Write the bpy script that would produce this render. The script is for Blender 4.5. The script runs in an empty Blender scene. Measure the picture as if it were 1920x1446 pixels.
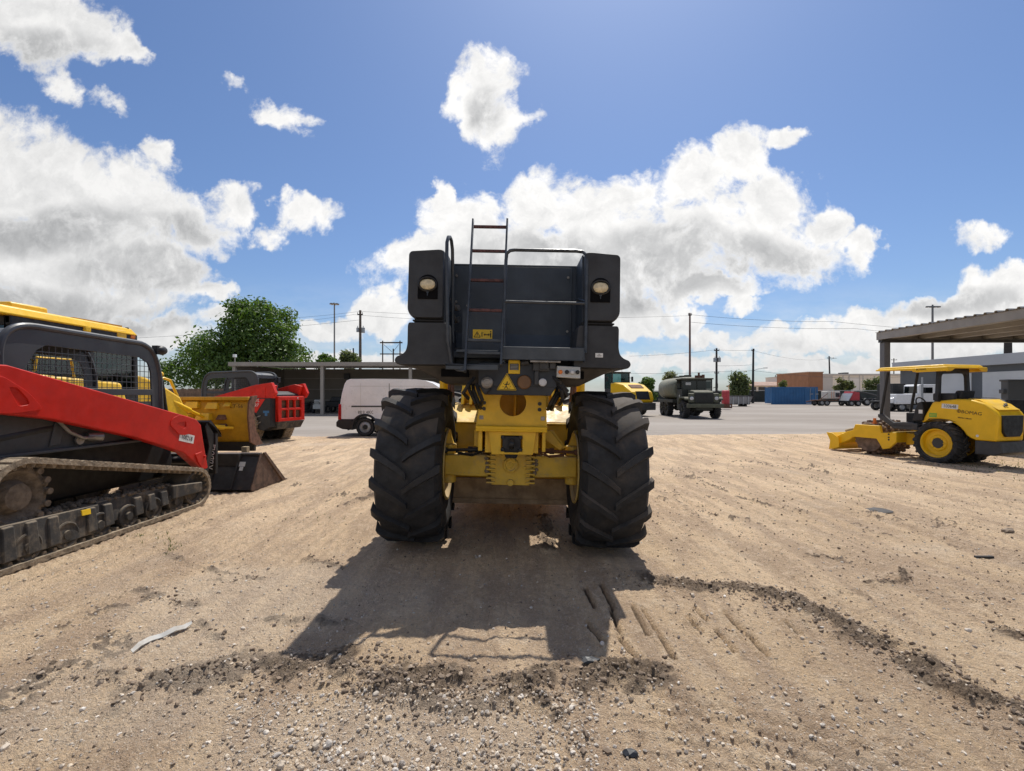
import bpy, bmesh, math, random
import numpy as np
from mathutils import Vector, Matrix, Euler, noise as mnoise

R = math.radians
random.seed(7)
scene = bpy.context.scene
col = scene.collection

# ---------------------------------------------------------------- camera
F_PX, CAM_H, HZ = 910.0, 1.6, 739.0
cd = bpy.data.cameras.new('camera')
cd.sensor_width = 36.0
cd.lens = 36.0 * F_PX / 1920.0
cd.shift_y = (HZ - 723.0) / 1920.0
cd.clip_start, cd.clip_end = 0.05, 5000
cam = bpy.data.objects.new('camera', cd)
cam.location = (0, 0, CAM_H)
cam.rotation_euler = (R(90), 0, 0)
col.objects.link(cam)
scene.camera = cam

# ---------------------------------------------------------------- light
SUN = Vector((0.45, 1.65, 2.94)).normalized()
sd = bpy.data.lights.new('sun', 'SUN')
sd.energy = 4.2
sd.angle = R(0.53)
sd.color = (1.0, 0.955, 0.88)
sun = bpy.data.objects.new('sun', sd)
sun.rotation_euler = SUN.to_track_quat('Z', 'Y').to_euler()
sun.location = SUN * 60
col.objects.link(sun)

scene.view_settings.view_transform = 'Standard'
scene.view_settings.look = 'None'
scene.view_settings.exposure = 0.25
scene.view_settings.gamma = 1.0
scene.cycles.max_bounces = 6
scene.cycles.diffuse_bounces = 3
scene.cycles.glossy_bounces = 3
scene.cycles.transmission_bounces = 4
scene.cycles.transparent_max_bounces = 6
scene.cycles.use_denoising = True

# ---------------------------------------------------------------- sky with cumulus clouds
SKY_STRENGTH = 0.10
w = bpy.data.worlds.new("World")
scene.world = w
w.use_nodes = True
wt = w.node_tree
wt.nodes.clear()


class NT:
    """small node-tree builder"""
    def __init__(s, t):
        s.t = t

    def n(s, typ, **kw):
        nd = s.t.nodes.new(typ)
        for k, v in kw.items():
            if k == 'ins':
                for i, val in v.items():
                    s.put(nd.inputs[i], val)
            else:
                setattr(nd, k, v)
        return nd

    def put(s, inp, val):
        if isinstance(val, bpy.types.NodeSocket):
            s.t.links.new(val, inp)
        elif val is not None:
            if hasattr(inp.default_value, '__len__') and not hasattr(val, '__len__'):
                val = (val,) * len(inp.default_value)
            if hasattr(val, '__len__') and len(val) == 3 and len(inp.default_value) == 4:
                val = (*val, 1)
            inp.default_value = val

    def math(s, op, a, b=None, c=None, clamp=False):
        nd = s.n('ShaderNodeMath', operation=op, use_clamp=clamp)
        for i, x in enumerate((a, b, c)):
            if x is not None:
                s.put(nd.inputs[i], x)
        return nd.outputs[0]

    def vmath(s, op, a, b=None, scale=None):
        nd = s.n('ShaderNodeVectorMath', operation=op)
        s.put(nd.inputs[0], a)
        if b is not None:
            s.put(nd.inputs[1], b)
        if scale is not None:
            s.put(nd.inputs['Scale'], scale)
        return nd.outputs['Value'] if op in ('DOT_PRODUCT', 'LENGTH') else nd.outputs[0]

    def mix(s, f, a, b, blend='MIX'):
        nd = s.n('ShaderNodeMix', data_type='RGBA', blend_type=blend)
        s.put(nd.inputs[0], f)
        s.put(nd.inputs[6], a)
        s.put(nd.inputs[7], b)
        return nd.outputs[2]

    def noise(s, vec, scale, detail=4, rough=0.55, lac=2.0, out=0, dist=0.0):
        nd = s.n('ShaderNodeTexNoise')
        if vec is not None:
            s.put(nd.inputs['Vector'], vec)
        nd.inputs['Scale'].default_value = scale
        nd.inputs['Detail'].default_value = detail
        nd.inputs['Roughness'].default_value = rough
        nd.inputs['Lacunarity'].default_value = lac
        nd.inputs['Distortion'].default_value = dist
        return nd.outputs[out]

    def ramp(s, f, lo, hi, a=0.0, b=1.0, smooth=True):
        nd = s.n('ShaderNodeMapRange', interpolation_type='SMOOTHSTEP' if smooth else 'LINEAR')
        s.put(nd.inputs[0], f)
        for i, x in enumerate((lo, hi, a, b)):
            s.put(nd.inputs[i + 1], x)
        return nd.outputs[0]


N = NT(wt)
sky = N.n('ShaderNodeTexSky', sky_type='NISHITA')
sky.sun_disc = False
sky.sun_elevation = math.asin(SUN.z)
sky.sun_rotation = math.atan2(SUN.x, SUN.y)
sky.air_density = 1.0
sky.dust_density = 0.9
sky.ozone_density = 1.6
tc = N.n('ShaderNodeTexCoord')
sep = N.n('ShaderNodeSeparateXYZ', ins={0: tc.outputs['Generated']})
yc = N.math('MAXIMUM', sep.outputs[1], 0.03)
ca = N.math('DIVIDE', sep.outputs[0], yc)
cb = N.math('DIVIDE', sep.outputs[2], yc)
P0 = N.n('ShaderNodeCombineXYZ', ins={0: ca, 1: cb, 2: 0.0}).outputs[0]


def sp(u, v):
    return ((u - 960) / 910.0, (739 - v) / 910.0)


# domain warp for ragged, cauliflower outlines
wn1 = N.noise(P0, 3.2, 3, 0.5, out=1)
wn2 = N.noise(P0, 13.0, 4, 0.6, out=1)
w1 = N.vmath('SCALE', N.vmath('SUBTRACT', wn1, (0.5, 0.5, 0.5)), scale=0.13)
w2 = N.vmath('SCALE', N.vmath('SUBTRACT', wn2, (0.5, 0.5, 0.5)), scale=0.10)
PW = N.vmath('ADD', P0, N.vmath('ADD', w1, w2))
PS = N.vmath('ADD', P0, w1)
PWf = N.n('ShaderNodeMapping', vector_type='TEXTURE', ins={'Vector': PW, 'Scale': (1, 1, 1e9)}).outputs[0]


def field(vec, blobs, k=0.28):
    """smooth minimum of squared elliptical distances"""
    acc = None
    for b in blobs:
        u, v, ru, rv = b[:4]
        ang = b[4] if len(b) > 4 else 0
        bias = b[5] if len(b) > 5 else 0
        cx, cy = sp(u, v)
        mp = N.n('ShaderNodeMapping', vector_type='TEXTURE')
        N.put(mp.inputs['Vector'], vec)
        mp.inputs['Location'].default_value = (cx, cy, 0)
        mp.inputs['Rotation'].default_value = (0, 0, R(-ang))
        mp.inputs['Scale'].default_value = (ru / 910.0, rv / 910.0, 1e6)
        d = N.vmath('DOT_PRODUCT', mp.outputs[0], mp.outputs[0])
        if bias:
            d = N.math('ADD', d, bias)
        acc = d if acc is None else N.math('SMOOTH_MIN', acc, d, k)
    return acc


CLOUDS = [
    # upper left
    (40, 20, 190, 85, 10), (170, 40, 110, 60, 25), (235, 70, 70, 34, 35), (130, 150, 95, 42, 35, .5), (215, 182, 70, 32, 25, .5),
    # big left bank
    (-40, 320, 190, 150), (90, 360, 190, 120, 15), (230, 390, 160, 100, 20), (350, 420, 110, 62, 15), (440, 395, 52, 50), (60, 470, 300, 110),
    (270, 500, 160, 66, 10), (385, 535, 70, 26, 10), (60, 560, 330, 52), (320, 300, 50, 40, 30, .4),
    # little ones
    (530, 218, 86, 38, 18, .42), (560, 262, 60, 30, 30, .78), (580, 410, 76, 40, 8, .36), (505, 446, 56, 28, 0, .45), (522, 380, 26, 22, 0, .55), (425, 160, 50, 24, 20, .75),
    # single puff above the machine
    (908, 165, 82, 78, 0, .2), (925, 215, 90, 66, 0, .2), (880, 215, 62, 68, 0, .2), (985, 228, 40, 34, 0, .45), (935, 290, 60, 44, 0, .72),
    # big centre bank
    (1010, 385, 80, 76), (870, 425, 90, 66), (765, 485, 62, 46, -15), (832, 385, 26, 56, -12), (1100, 405, 90, 70), (1190, 370, 80, 60),
    (1290, 345, 95, 66, -30), (1390, 290, 92, 66, -30), (1475, 250, 56, 30, -15), (1440, 380, 110, 70, -10), (1420, 470, 190, 78),
    (1200, 470, 210, 105), (1540, 420, 62, 60), (1618, 460, 44, 38), (1310, 545, 150, 26), (960, 500, 260, 90),
    # along the horizon
    (730, 590, 70, 44), (640, 612, 62, 32), (592, 606, 34, 24), (1180, 590, 120, 50), (1270, 590, 60, 36), (1398, 575, 54, 24, 0, .4),
    (430, 592, 66, 34, 0, .2), (1852, 452, 78, 38, -6, .34), (1890, 545, 130, 50, -8), (1740, 570, 120, 36, -6), (1630, 592, 90, 34), (1560, 620, 70, 26),
    (1330, 632, 70, 26, 0, .1), (1480, 640, 150, 30, 0, .1), (1760, 630, 240, 46), (200, 625, 330, 46), (640, 672, 300, 24, 0, .1), (1250, 680, 420, 26, 0, .25),
    (1700, 690, 460, 30, 0, .1),
]
SHADES = [  # grey flat undersides
    (1430, 500, 170, 56), (1250, 470, 110, 50), (1180, 540, 140, 36), (1000, 500, 180, 60), (915, 210, 44, 34), (300, 500, 200, 44), (80, 430, 210, 44),
    (-20, 560, 240, 36), (330, 440, 110, 30), (60, 80, 150, 40), (1800, 560, 150, 22), (1250, 520, 160, 40), (200, 590, 260, 26),
]
dmin = field(PWf, CLOUDS)
fb = N.noise(PS, 9.0, 9, 0.62)
fb_hi = N.noise(PS, 30.0, 7, 0.66)
body = N.math('SUBTRACT', 1.0, dmin)
dens = N.math('ADD', body, N.math('MULTIPLY', N.math('SUBTRACT', fb, 0.5), 2.0))
dens = N.math('ADD', dens, N.math('MULTIPLY', N.math('SUBTRACT', fb_hi, 0.5), 1.15))
alpha = N.ramp(dens, -0.06, 0.62)
# thin hazy veil near the horizon
veil = N.math('MULTIPLY', N.ramp(cb, 0.02, 0.26, 1.0, 0.0), N.ramp(N.noise(N.vmath('MULTIPLY', P0, (1, 3.0, 1)), 5.0, 7, 0.62), 0.34, 0.66))
alpha = N.math('MAXIMUM', alpha, N.math('MULTIPLY', veil, 0.62))
# billows: brighter on the side towards the sun
rl = N.noise(PW, 7.0, 8, 0.60)
rl_o = N.noise(N.vmath('ADD', PW, (0.006, 0.022, 0.0)), 7.0, 8, 0.60)
relief = N.math('MULTIPLY', N.math('SUBTRACT', rl, rl_o), 0.85)
sh = N.math('SUBTRACT', 1.0, field(PS, SHADES, 0.5))
sh = N.math('ADD', sh, N.math('MULTIPLY', N.math('SUBTRACT', rl, 0.5), 1.3))
sh = N.math('MULTIPLY', N.ramp(sh, -0.7, 0.9), N.ramp(dens, 0.15, 1.0))
core = N.ramp(dens, 0.4, 1.9, 0.0, 0.13)
lum = N.math('SUBTRACT', N.math('SUBTRACT', 1.0, N.math('MULTIPLY', sh, 0.36)), core)
lum = N.math('ADD', lum, relief)
lum = N.math('MINIMUM', N.math('MAXIMUM', lum, 0.30), 1.06)
side = N.ramp(ca, -1.1, -0.2, 0.86, 1.0)
lum = N.math('MULTIPLY', lum, side)
lum = N.math('MULTIPLY', lum, N.ramp(cb, 0.0, 0.25, 0.80, 1.0))
CLOUD = 0.84
ccol = N.vmath('SCALE', N.mix(lum, (0.90, 0.93, 0.97), (1.0, 0.99, 0.975)), scale=N.math('MULTIPLY', lum, CLOUD / SKY_STRENGTH))
front = N.ramp(sep.outputs[1], 0.03, 0.12)
alpha = N.math('MULTIPLY', alpha, front)
# unseen noise clouds added behind the camera as warm fill for the shade
fill_n = N.noise(N.vmath('MULTIPLY', tc.outputs['Generated'], (1, 1, 1.6)), 2.4, 7, 0.6)
fill_a = N.math('MULTIPLY', N.ramp(fill_n, 0.46, 0.60), N.ramp(sep.outputs[1], 0.02, -0.12))
fill_a = N.math('MULTIPLY', fill_a, N.ramp(sep.outputs[2], -0.02, 0.05))
fill_c = N.vmath('SCALE', N.mix(fill_n, (1.0, 0.97, 0.93), (0.94, 0.95, 0.97)), scale=0.62 / SKY_STRENGTH)
SKY_TINT = (0.62, 0.74, 0.92)
skyc = N.mix(1.0, sky.outputs[0], SKY_TINT, 'MULTIPLY')
bgc = N.mix(fill_a, N.mix(alpha, skyc, ccol), fill_c)
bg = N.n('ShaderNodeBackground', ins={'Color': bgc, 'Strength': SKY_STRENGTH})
wo = N.n('ShaderNodeOutputWorld')
wt.links.new(bg.outputs[0], wo.inputs[0])
w.cycles.sampling_method = 'MANUAL'
w.cycles.sample_map_resolution = 512

# ---------------------------------------------------------------- materials
MATS = {}


def pmat(name, c, rough=0.5, metal=0.0, var=0.12, vscale=5.0, dust=0.0, dcol=(0.34, 0.27, 0.19), dscale=3.0, bump=0.0, bscale=40.0,
         spec=0.5, coat=0.0, streak=0.0, scol=None):
    """general weathered surface: base colour with mottling, patches and top layers of dust, fine bump"""
    m = bpy.data.materials.new(name)
    m.use_nodes = True
    t = m.node_tree
    t.nodes.clear()
    q = NT(t)
    co = q.n('ShaderNodeTexCoord').outputs['Object']
    n1 = q.noise(co, vscale, 5, 0.6)
    lo = tuple(max(0, x * (1 - var)) for x in c)
    hi = tuple(min(1, x * (1 + var)) for x in c)
    base = q.mix(q.ramp(n1, 0.3, 0.7), lo, hi)
    rg = q.ramp(q.noise(co, vscale * 2.3, 3, 0.6), 0.25, 0.75, max(0.03, rough - 0.12), min(1, rough + 0.12))
    if streak:
        st = q.noise(q.vmath('MULTIPLY', co, (9, 9, 0.7)), 1.6, 5, 0.7)
        base = q.mix(q.math('MULTIPLY', q.ramp(st, 0.5, 0.78), streak), base, scol or dcol)
    if dust:
        geo = q.n('ShaderNodeNewGeometry')
        nz = q.n('ShaderNodeSeparateXYZ', ins={0: geo.outputs['Normal']}).outputs[2]
        up = q.ramp(nz, 0.2, 1.0, 0.0, 0.35)
        pt = q.math('ADD', q.noise(co, dscale, 7, 0.68), up)
        f = q.math('MULTIPLY', q.ramp(pt, 0.72 - 0.42 * dust, 1.02 - 0.42 * dust), min(1.0, 0.35 + dust * 0.65))
        base = q.mix(f, base, dcol)
        rg = q.mix(f, rg, 0.9)
    b = q.n('ShaderNodeBsdfPrincipled')
    q.put(b.inputs['Base Color'], base)
    q.put(b.inputs['Roughness'], rg)
    b.inputs['Metallic'].default_value = metal
    b.inputs['Specular IOR Level'].default_value = spec
    b.inputs['Coat Weight'].default_value = coat
    b.inputs['Coat Roughness'].default_value = 0.08
    if bump:
        bn = q.n('ShaderNodeBump', ins={'Height': q.noise(co, bscale, 6, 0.65)})
        bn.inputs['Strength'].default_value = min(1, bump)
        bn.inputs['Distance'].default_value = 0.02 * bump
        t.links.new(bn.outputs[0], b.inputs['Normal'])
    o = q.n('ShaderNodeOutputMaterial')
    t.links.new(b.outputs[0], o.inputs[0])
    MATS[name] = m
    return m


def glass_mat(name, c, rough=0.03, alpha=0.35):
    m = bpy.data.materials.new(name)
    m.use_nodes = True
    t = m.node_tree
    t.nodes.clear()
    q = NT(t)
    gl = q.n('ShaderNodeBsdfGlossy', ins={'Roughness': rough})
    tr = q.n('ShaderNodeBsdfTransparent', ins={'Color': c})
    fr = q.n('ShaderNodeFresnel', ins={'IOR': 1.5})
    mx = q.n('ShaderNodeMixShader', ins={0: q.math('ADD', q.math('MULTIPLY', fr.outputs[0], 0.9), 0.03), 1: tr.outputs[0], 2: gl.outputs[0]})
    o = q.n('ShaderNodeOutputMaterial')
    t.links.new(mx.outputs[0], o.inputs[0])
    MATS[name] = m
    return m


MUD = (0.23, 0.175, 0.12)
TAN = (0.40, 0.31, 0.21)
pmat('paint_yellow', (0.78, 0.47, 0.02), 0.42, dust=0.24, dcol=(0.42, 0.32, 0.15), dscale=2.4, bump=0.05, streak=0.12)
pmat('paint_yellow_clean', (0.83, 0.49, 0.012), 0.4, dust=0.06, dcol=(0.55, 0.40, 0.16), var=0.05, spec=0.4)
pmat('paint_yellow_dirty', (0.70, 0.45, 0.05), 0.6, dust=0.62, dcol=(0.42, 0.31, 0.15), dscale=6.0, bump=0.5, bscale=30)
pmat('rim_tan', (0.52, 0.36, 0.10), 0.8, var=0.3, vscale=8, dust=0.6, dcol=(0.42, 0.32, 0.20), bump=0.2)
pmat('paint_ochre', (0.50, 0.27, 0.012), 0.5, dust=0.25, dcol=(0.12, 0.07, 0.03), dscale=3.0, streak=0.35, scol=(0.10, 0.055, 0.02), bump=0.1)
pmat('paint_yellow_sunlit', (0.74, 0.53, 0.19), 0.45, dust=0.15)  # machine yellow lightened so the colour itself carries sunlight
pmat('paint_red', (0.52, 0.015, 0.007), 0.45, var=0.10, dust=0.06, dcol=(0.36, 0.12, 0.07), spec=0.3)
pmat('paint_red_far', (0.62, 0.022, 0.011), 0.48, var=0.12, dust=0.10, dcol=(0.38, 0.15, 0.09), spec=0.3)
pmat('hood_grey', (0.028, 0.030, 0.034), 0.62, var=0.18, vscale=3, dust=0.16, dcol=(0.10, 0.09, 0.08), bump=0.10, bscale=180, streak=0.3, scol=(0.048, 0.048, 0.049))
pmat('panel_grey', (0.030, 0.041, 0.056), 0.5, var=0.15, vscale=2.5, dust=0.16, dcol=(0.09, 0.085, 0.08), streak=0.25, scol=(0.075, 0.08, 0.085))
pmat('plate_navy', (0.016, 0.021, 0.030), 0.5, var=0.2, dust=0.2, dcol=(0.06, 0.055, 0.05))
pmat('step_grey', (0.050, 0.062, 0.076), 0.5, var=0.2, dust=0.22, dcol=(0.13, 0.115, 0.10))
pmat('rail_grey', (0.045, 0.052, 0.062), 0.38, var=0.25, vscale=9, metal=0.2)
pmat('rung_red', (0.085, 0.030, 0.026), 0.6, var=0.5, vscale=30)
pmat('belly_grey', (0.060, 0.055, 0.050), 0.75, var=0.25, dust=0.4, dcol=(0.13, 0.11, 0.09))
pmat('black_steel', (0.014, 0.014, 0.015), 0.55, var=0.25, dust=0.22, dcol=(0.10, 0.085, 0.07))
pmat('dark_grey', (0.045, 0.046, 0.048), 0.55, var=0.2, dust=0.25, dcol=(0.15, 0.125, 0.1))
pmat('rops_grey', (0.050, 0.053, 0.058), 0.42, var=0.12, vscale=2.5, dust=0.14, dcol=(0.13, 0.12, 0.11))
pmat('black_void', (0.006, 0.006, 0.007), 0.9, var=0.1, spec=0.1)
pmat('rubber', (0.017, 0.017, 0.018), 0.62, var=0.3, vscale=7, dust=0.26, dcol=(0.060, 0.050, 0.042), dscale=4, bump=0.25, bscale=60)
pmat('rubber_dusty', (0.022, 0.022, 0.023), 0.8, var=0.3, vscale=7, dust=0.52, dcol=(0.125, 0.10, 0.078), dscale=4, bump=0.25, bscale=60)
pmat('mud_caked', (0.25, 0.195, 0.135), 0.95, var=0.35, vscale=14, bump=1.0, bscale=28, dust=0.3, dcol=(0.36, 0.29, 0.2))
pmat('mud_dark', (0.155, 0.12, 0.086), 0.95, var=0.4, vscale=14, bump=1.0, bscale=24, dust=0.3, dcol=(0.22, 0.17, 0.12))
pmat('scraper_tan', (0.32, 0.23, 0.145), 0.8, var=0.3, vscale=6, dust=0.6, dcol=(0.42, 0.32, 0.21), bump=0.2)
pmat('track_frame', (0.030, 0.029, 0.028), 0.75, var=0.3, dust=0.66, dcol=(0.21, 0.165, 0.115), streak=0.6, scol=(0.19, 0.15, 0.105), dscale=6, bump=0.4, bscale=30)
pmat('bucket_steel', (0.030, 0.027, 0.026), 0.62, var=0.35, dust=0.22, dcol=(0.12, 0.075, 0.05), bump=0.15, bscale=25)
pmat('bucket_worn', (0.105, 0.060, 0.040), 0.72, var=0.45, vscale=9, dust=0.4, dcol=(0.22, 0.17, 0.125), bump=0.3, bscale=25)
pmat('bare_steel', (0.26, 0.24, 0.22), 0.42, metal=0.6, var=0.25, vscale=12)
pmat('bright_steel', (0.55, 0.55, 0.55), 0.28, metal=0.9, var=0.1)
pmat('rust_brown', (0.14, 0.065, 0.038), 0.85, var=0.4, vscale=10, dust=0.3, dcol=(0.25, 0.16, 0.10))
pmat('drum_rust', (0.18, 0.12, 0.085), 0.75, var=0.4, vscale=8, dust=0.4, dcol=(0.30, 0.22, 0.15))
pmat('white_paint', (0.78, 0.78, 0.78), 0.35, var=0.05, dust=0.10, dcol=(0.50, 0.46, 0.42), coat=0.3)
pmat('van_white', (0.76, 0.76, 0.78), 0.35, var=0.05, vscale=2, dust=0.20, dcol=(0.52, 0.45, 0.42), dscale=4.5, coat=0.3)
pmat('sticker_white', (0.72, 0.72, 0.70), 0.5, var=0.06)
pmat('sticker_grey', (0.50, 0.50, 0.47), 0.55, var=0.08)
pmat('ink_black', (0.012, 0.012, 0.013), 0.5, var=0.1)
pmat('ink_brown', (0.10, 0.05, 0.012), 0.6, var=0.2)
pmat('ink_green', (0.22, 0.42, 0.05), 0.5)
pmat('sign_yellow', (0.78, 0.50, 0.015), 0.45, var=0.06)
pmat('lens_cream', (0.62, 0.52, 0.33), 0.18, var=0.18, vscale=30, coat=0.5)
pmat('lens_brown', (0.16, 0.075, 0.025), 0.5, var=0.2)
pmat('lens_red', (0.35, 0.012, 0.012), 0.2, coat=0.5)
pmat('lens_white', (0.55, 0.55, 0.56), 0.25, var=0.15)
pmat('orange', (0.72, 0.20, 0.03), 0.5)
pmat('olive', (0.085, 0.088, 0.060), 0.75, var=0.2, dust=0.25, dcol=(0.20, 0.18, 0.13))
pmat('olive_dark', (0.030, 0.032, 0.024), 0.7, var=0.25, dust=0.25, dcol=(0.10, 0.09, 0.065))
pmat('tank_olive', (0.15, 0.155, 0.115), 0.65, var=0.18, dust=0.3, dcol=(0.24, 0.22, 0.17))
pmat('container_blue', (0.030, 0.13, 0.30), 0.5, var=0.12, vscale=0.8, dust=0.12, dcol=(0.16, 0.18, 0.2))
pmat('shed_wall', (0.205, 0.180, 0.150), 0.7, var=0.08, vscale=0.6, streak=0.15, scol=(0.20, 0.17, 0.14))
pmat('shed_trim', (0.33, 0.295, 0.255), 0.6, var=0.08, vscale=1.0)
pmat('shed_roof', (0.36, 0.37, 0.38), 0.45, metal=0.3, var=0.1, vscale=0.7)
pmat('warehouse_white', (0.66, 0.63, 0.57), 0.8, var=0.06, vscale=0.15, streak=0.2, scol=(0.48, 0.45, 0.4))
pmat('warehouse_grey', (0.44, 0.44, 0.44), 0.8, var=0.06, vscale=0.15)  # plain grey for the parapet, end bay and downpipes
pmat('brick_brown', (0.24, 0.125, 0.075), 0.9, var=0.1, vscale=0.5)
pmat('roof_brown', (0.32, 0.215, 0.165), 0.9, var=0.1, vscale=0.5)
pmat('grey_fascia', (0.47, 0.48, 0.49), 0.6, var=0.05, vscale=0.4)
pmat('grey_dark_wall', (0.115, 0.122, 0.130), 0.7, var=0.08, vscale=0.4)
pmat('door_pale', (0.62, 0.62, 0.61), 0.6, var=0.05, vscale=0.6)
pmat('canopy_steel', (0.30, 0.285, 0.265), 0.55, var=0.12, vscale=1.5, dust=0.15, dcol=(0.28, 0.24, 0.2))
pmat('canopy_post', (0.13, 0.13, 0.135), 0.55, var=0.12, vscale=1.5)
pmat('pole_wood', (0.135, 0.105, 0.085), 0.9, var=0.25, vscale=2)
pmat('pole_dark', (0.040, 0.036, 0.034), 0.9, var=0.25, vscale=2)
pmat('pole_red', (0.16, 0.085, 0.070), 0.8, var=0.2, vscale=2)
pmat('mast_steel', (0.16, 0.17, 0.18), 0.5, metal=0.4, var=0.1)
pmat('wire', (0.045, 0.047, 0.052), 0.6)
pmat('fence_wood', (0.195, 0.125, 0.082), 0.9, var=0.3, vscale=3, streak=0.4, scol=(0.11, 0.07, 0.05))
pmat('screen_green', (0.030, 0.036, 0.034), 0.85, var=0.25, vscale=0.4)
pmat('galvanised', (0.36, 0.37, 0.38), 0.45, metal=0.5, var=0.12)
pmat('dumpster_grey', (0.26, 0.25, 0.25), 0.65, var=0.25, vscale=1.2, streak=0.3, scol=(0.14, 0.11, 0.1))
pmat('skid_red', (0.42, 0.045, 0.055), 0.55, var=0.15)
pmat('tank_white', (0.62, 0.60, 0.54), 0.5, var=0.1, dust=0.2, dcol=(0.45, 0.38, 0.3))
pmat('timber', (0.36, 0.27, 0.16), 0.85, var=0.2, vscale=12)
pmat('plastic_strip', (0.42, 0.42, 0.40), 0.5, var=0.2, vscale=9, dust=0.25)
pmat('plastic_black', (0.020, 0.022, 0.026), 0.45, var=0.3)
pmat('seat_black', (0.016, 0.016, 0.018), 0.6, var=0.2)
glass_mat('cab_glass', (0.30, 0.46, 0.46))
glass_mat('windscreen', (0.10, 0.13, 0.13))


def leaf_mat(name, a, b):
    m = bpy.data.materials.new(name)
    m.use_nodes = True
    t = m.node_tree
    t.nodes.clear()
    q = NT(t)
    rnd = q.n('ShaderNodeNewGeometry').outputs['Random Per Island']
    c = q.mix(rnd, a, b)
    co = q.n('ShaderNodeTexCoord').outputs['Object']
    c = q.mix(q.ramp(q.noise(co, 0.9, 3, 0.6), 0.35, 0.65), q.vmath('SCALE', c, scale=0.72), c)
    d = q.n('ShaderNodeBsdfPrincipled', ins={'Base Color': c, 'Roughness': 0.55})
    tr = q.n('ShaderNodeBsdfTranslucent', ins={'Color': q.mix(1.0, c, (1.5, 1.6, 0.6), 'MULTIPLY')})
    mx = q.n('ShaderNodeMixShader', ins={0: 0.30, 1: d.outputs[0], 2: tr.outputs[0]})
    o = q.n('ShaderNodeOutputMaterial')
    t.links.new(mx.outputs[0], o.inputs[0])
    MATS[name] = m


leaf_mat('leaf_green', (0.050, 0.105, 0.018), (0.150, 0.240, 0.045))
leaf_mat('leaf_olive', (0.075, 0.105, 0.035), (0.180, 0.210, 0.080))
leaf_mat('leaf_dry', (0.10, 0.12, 0.04), (0.20, 0.20, 0.08))
pmat('bark', (0.10, 0.075, 0.055), 0.95, var=0.3, vscale=4, bump=0.6, bscale=12)


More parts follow.
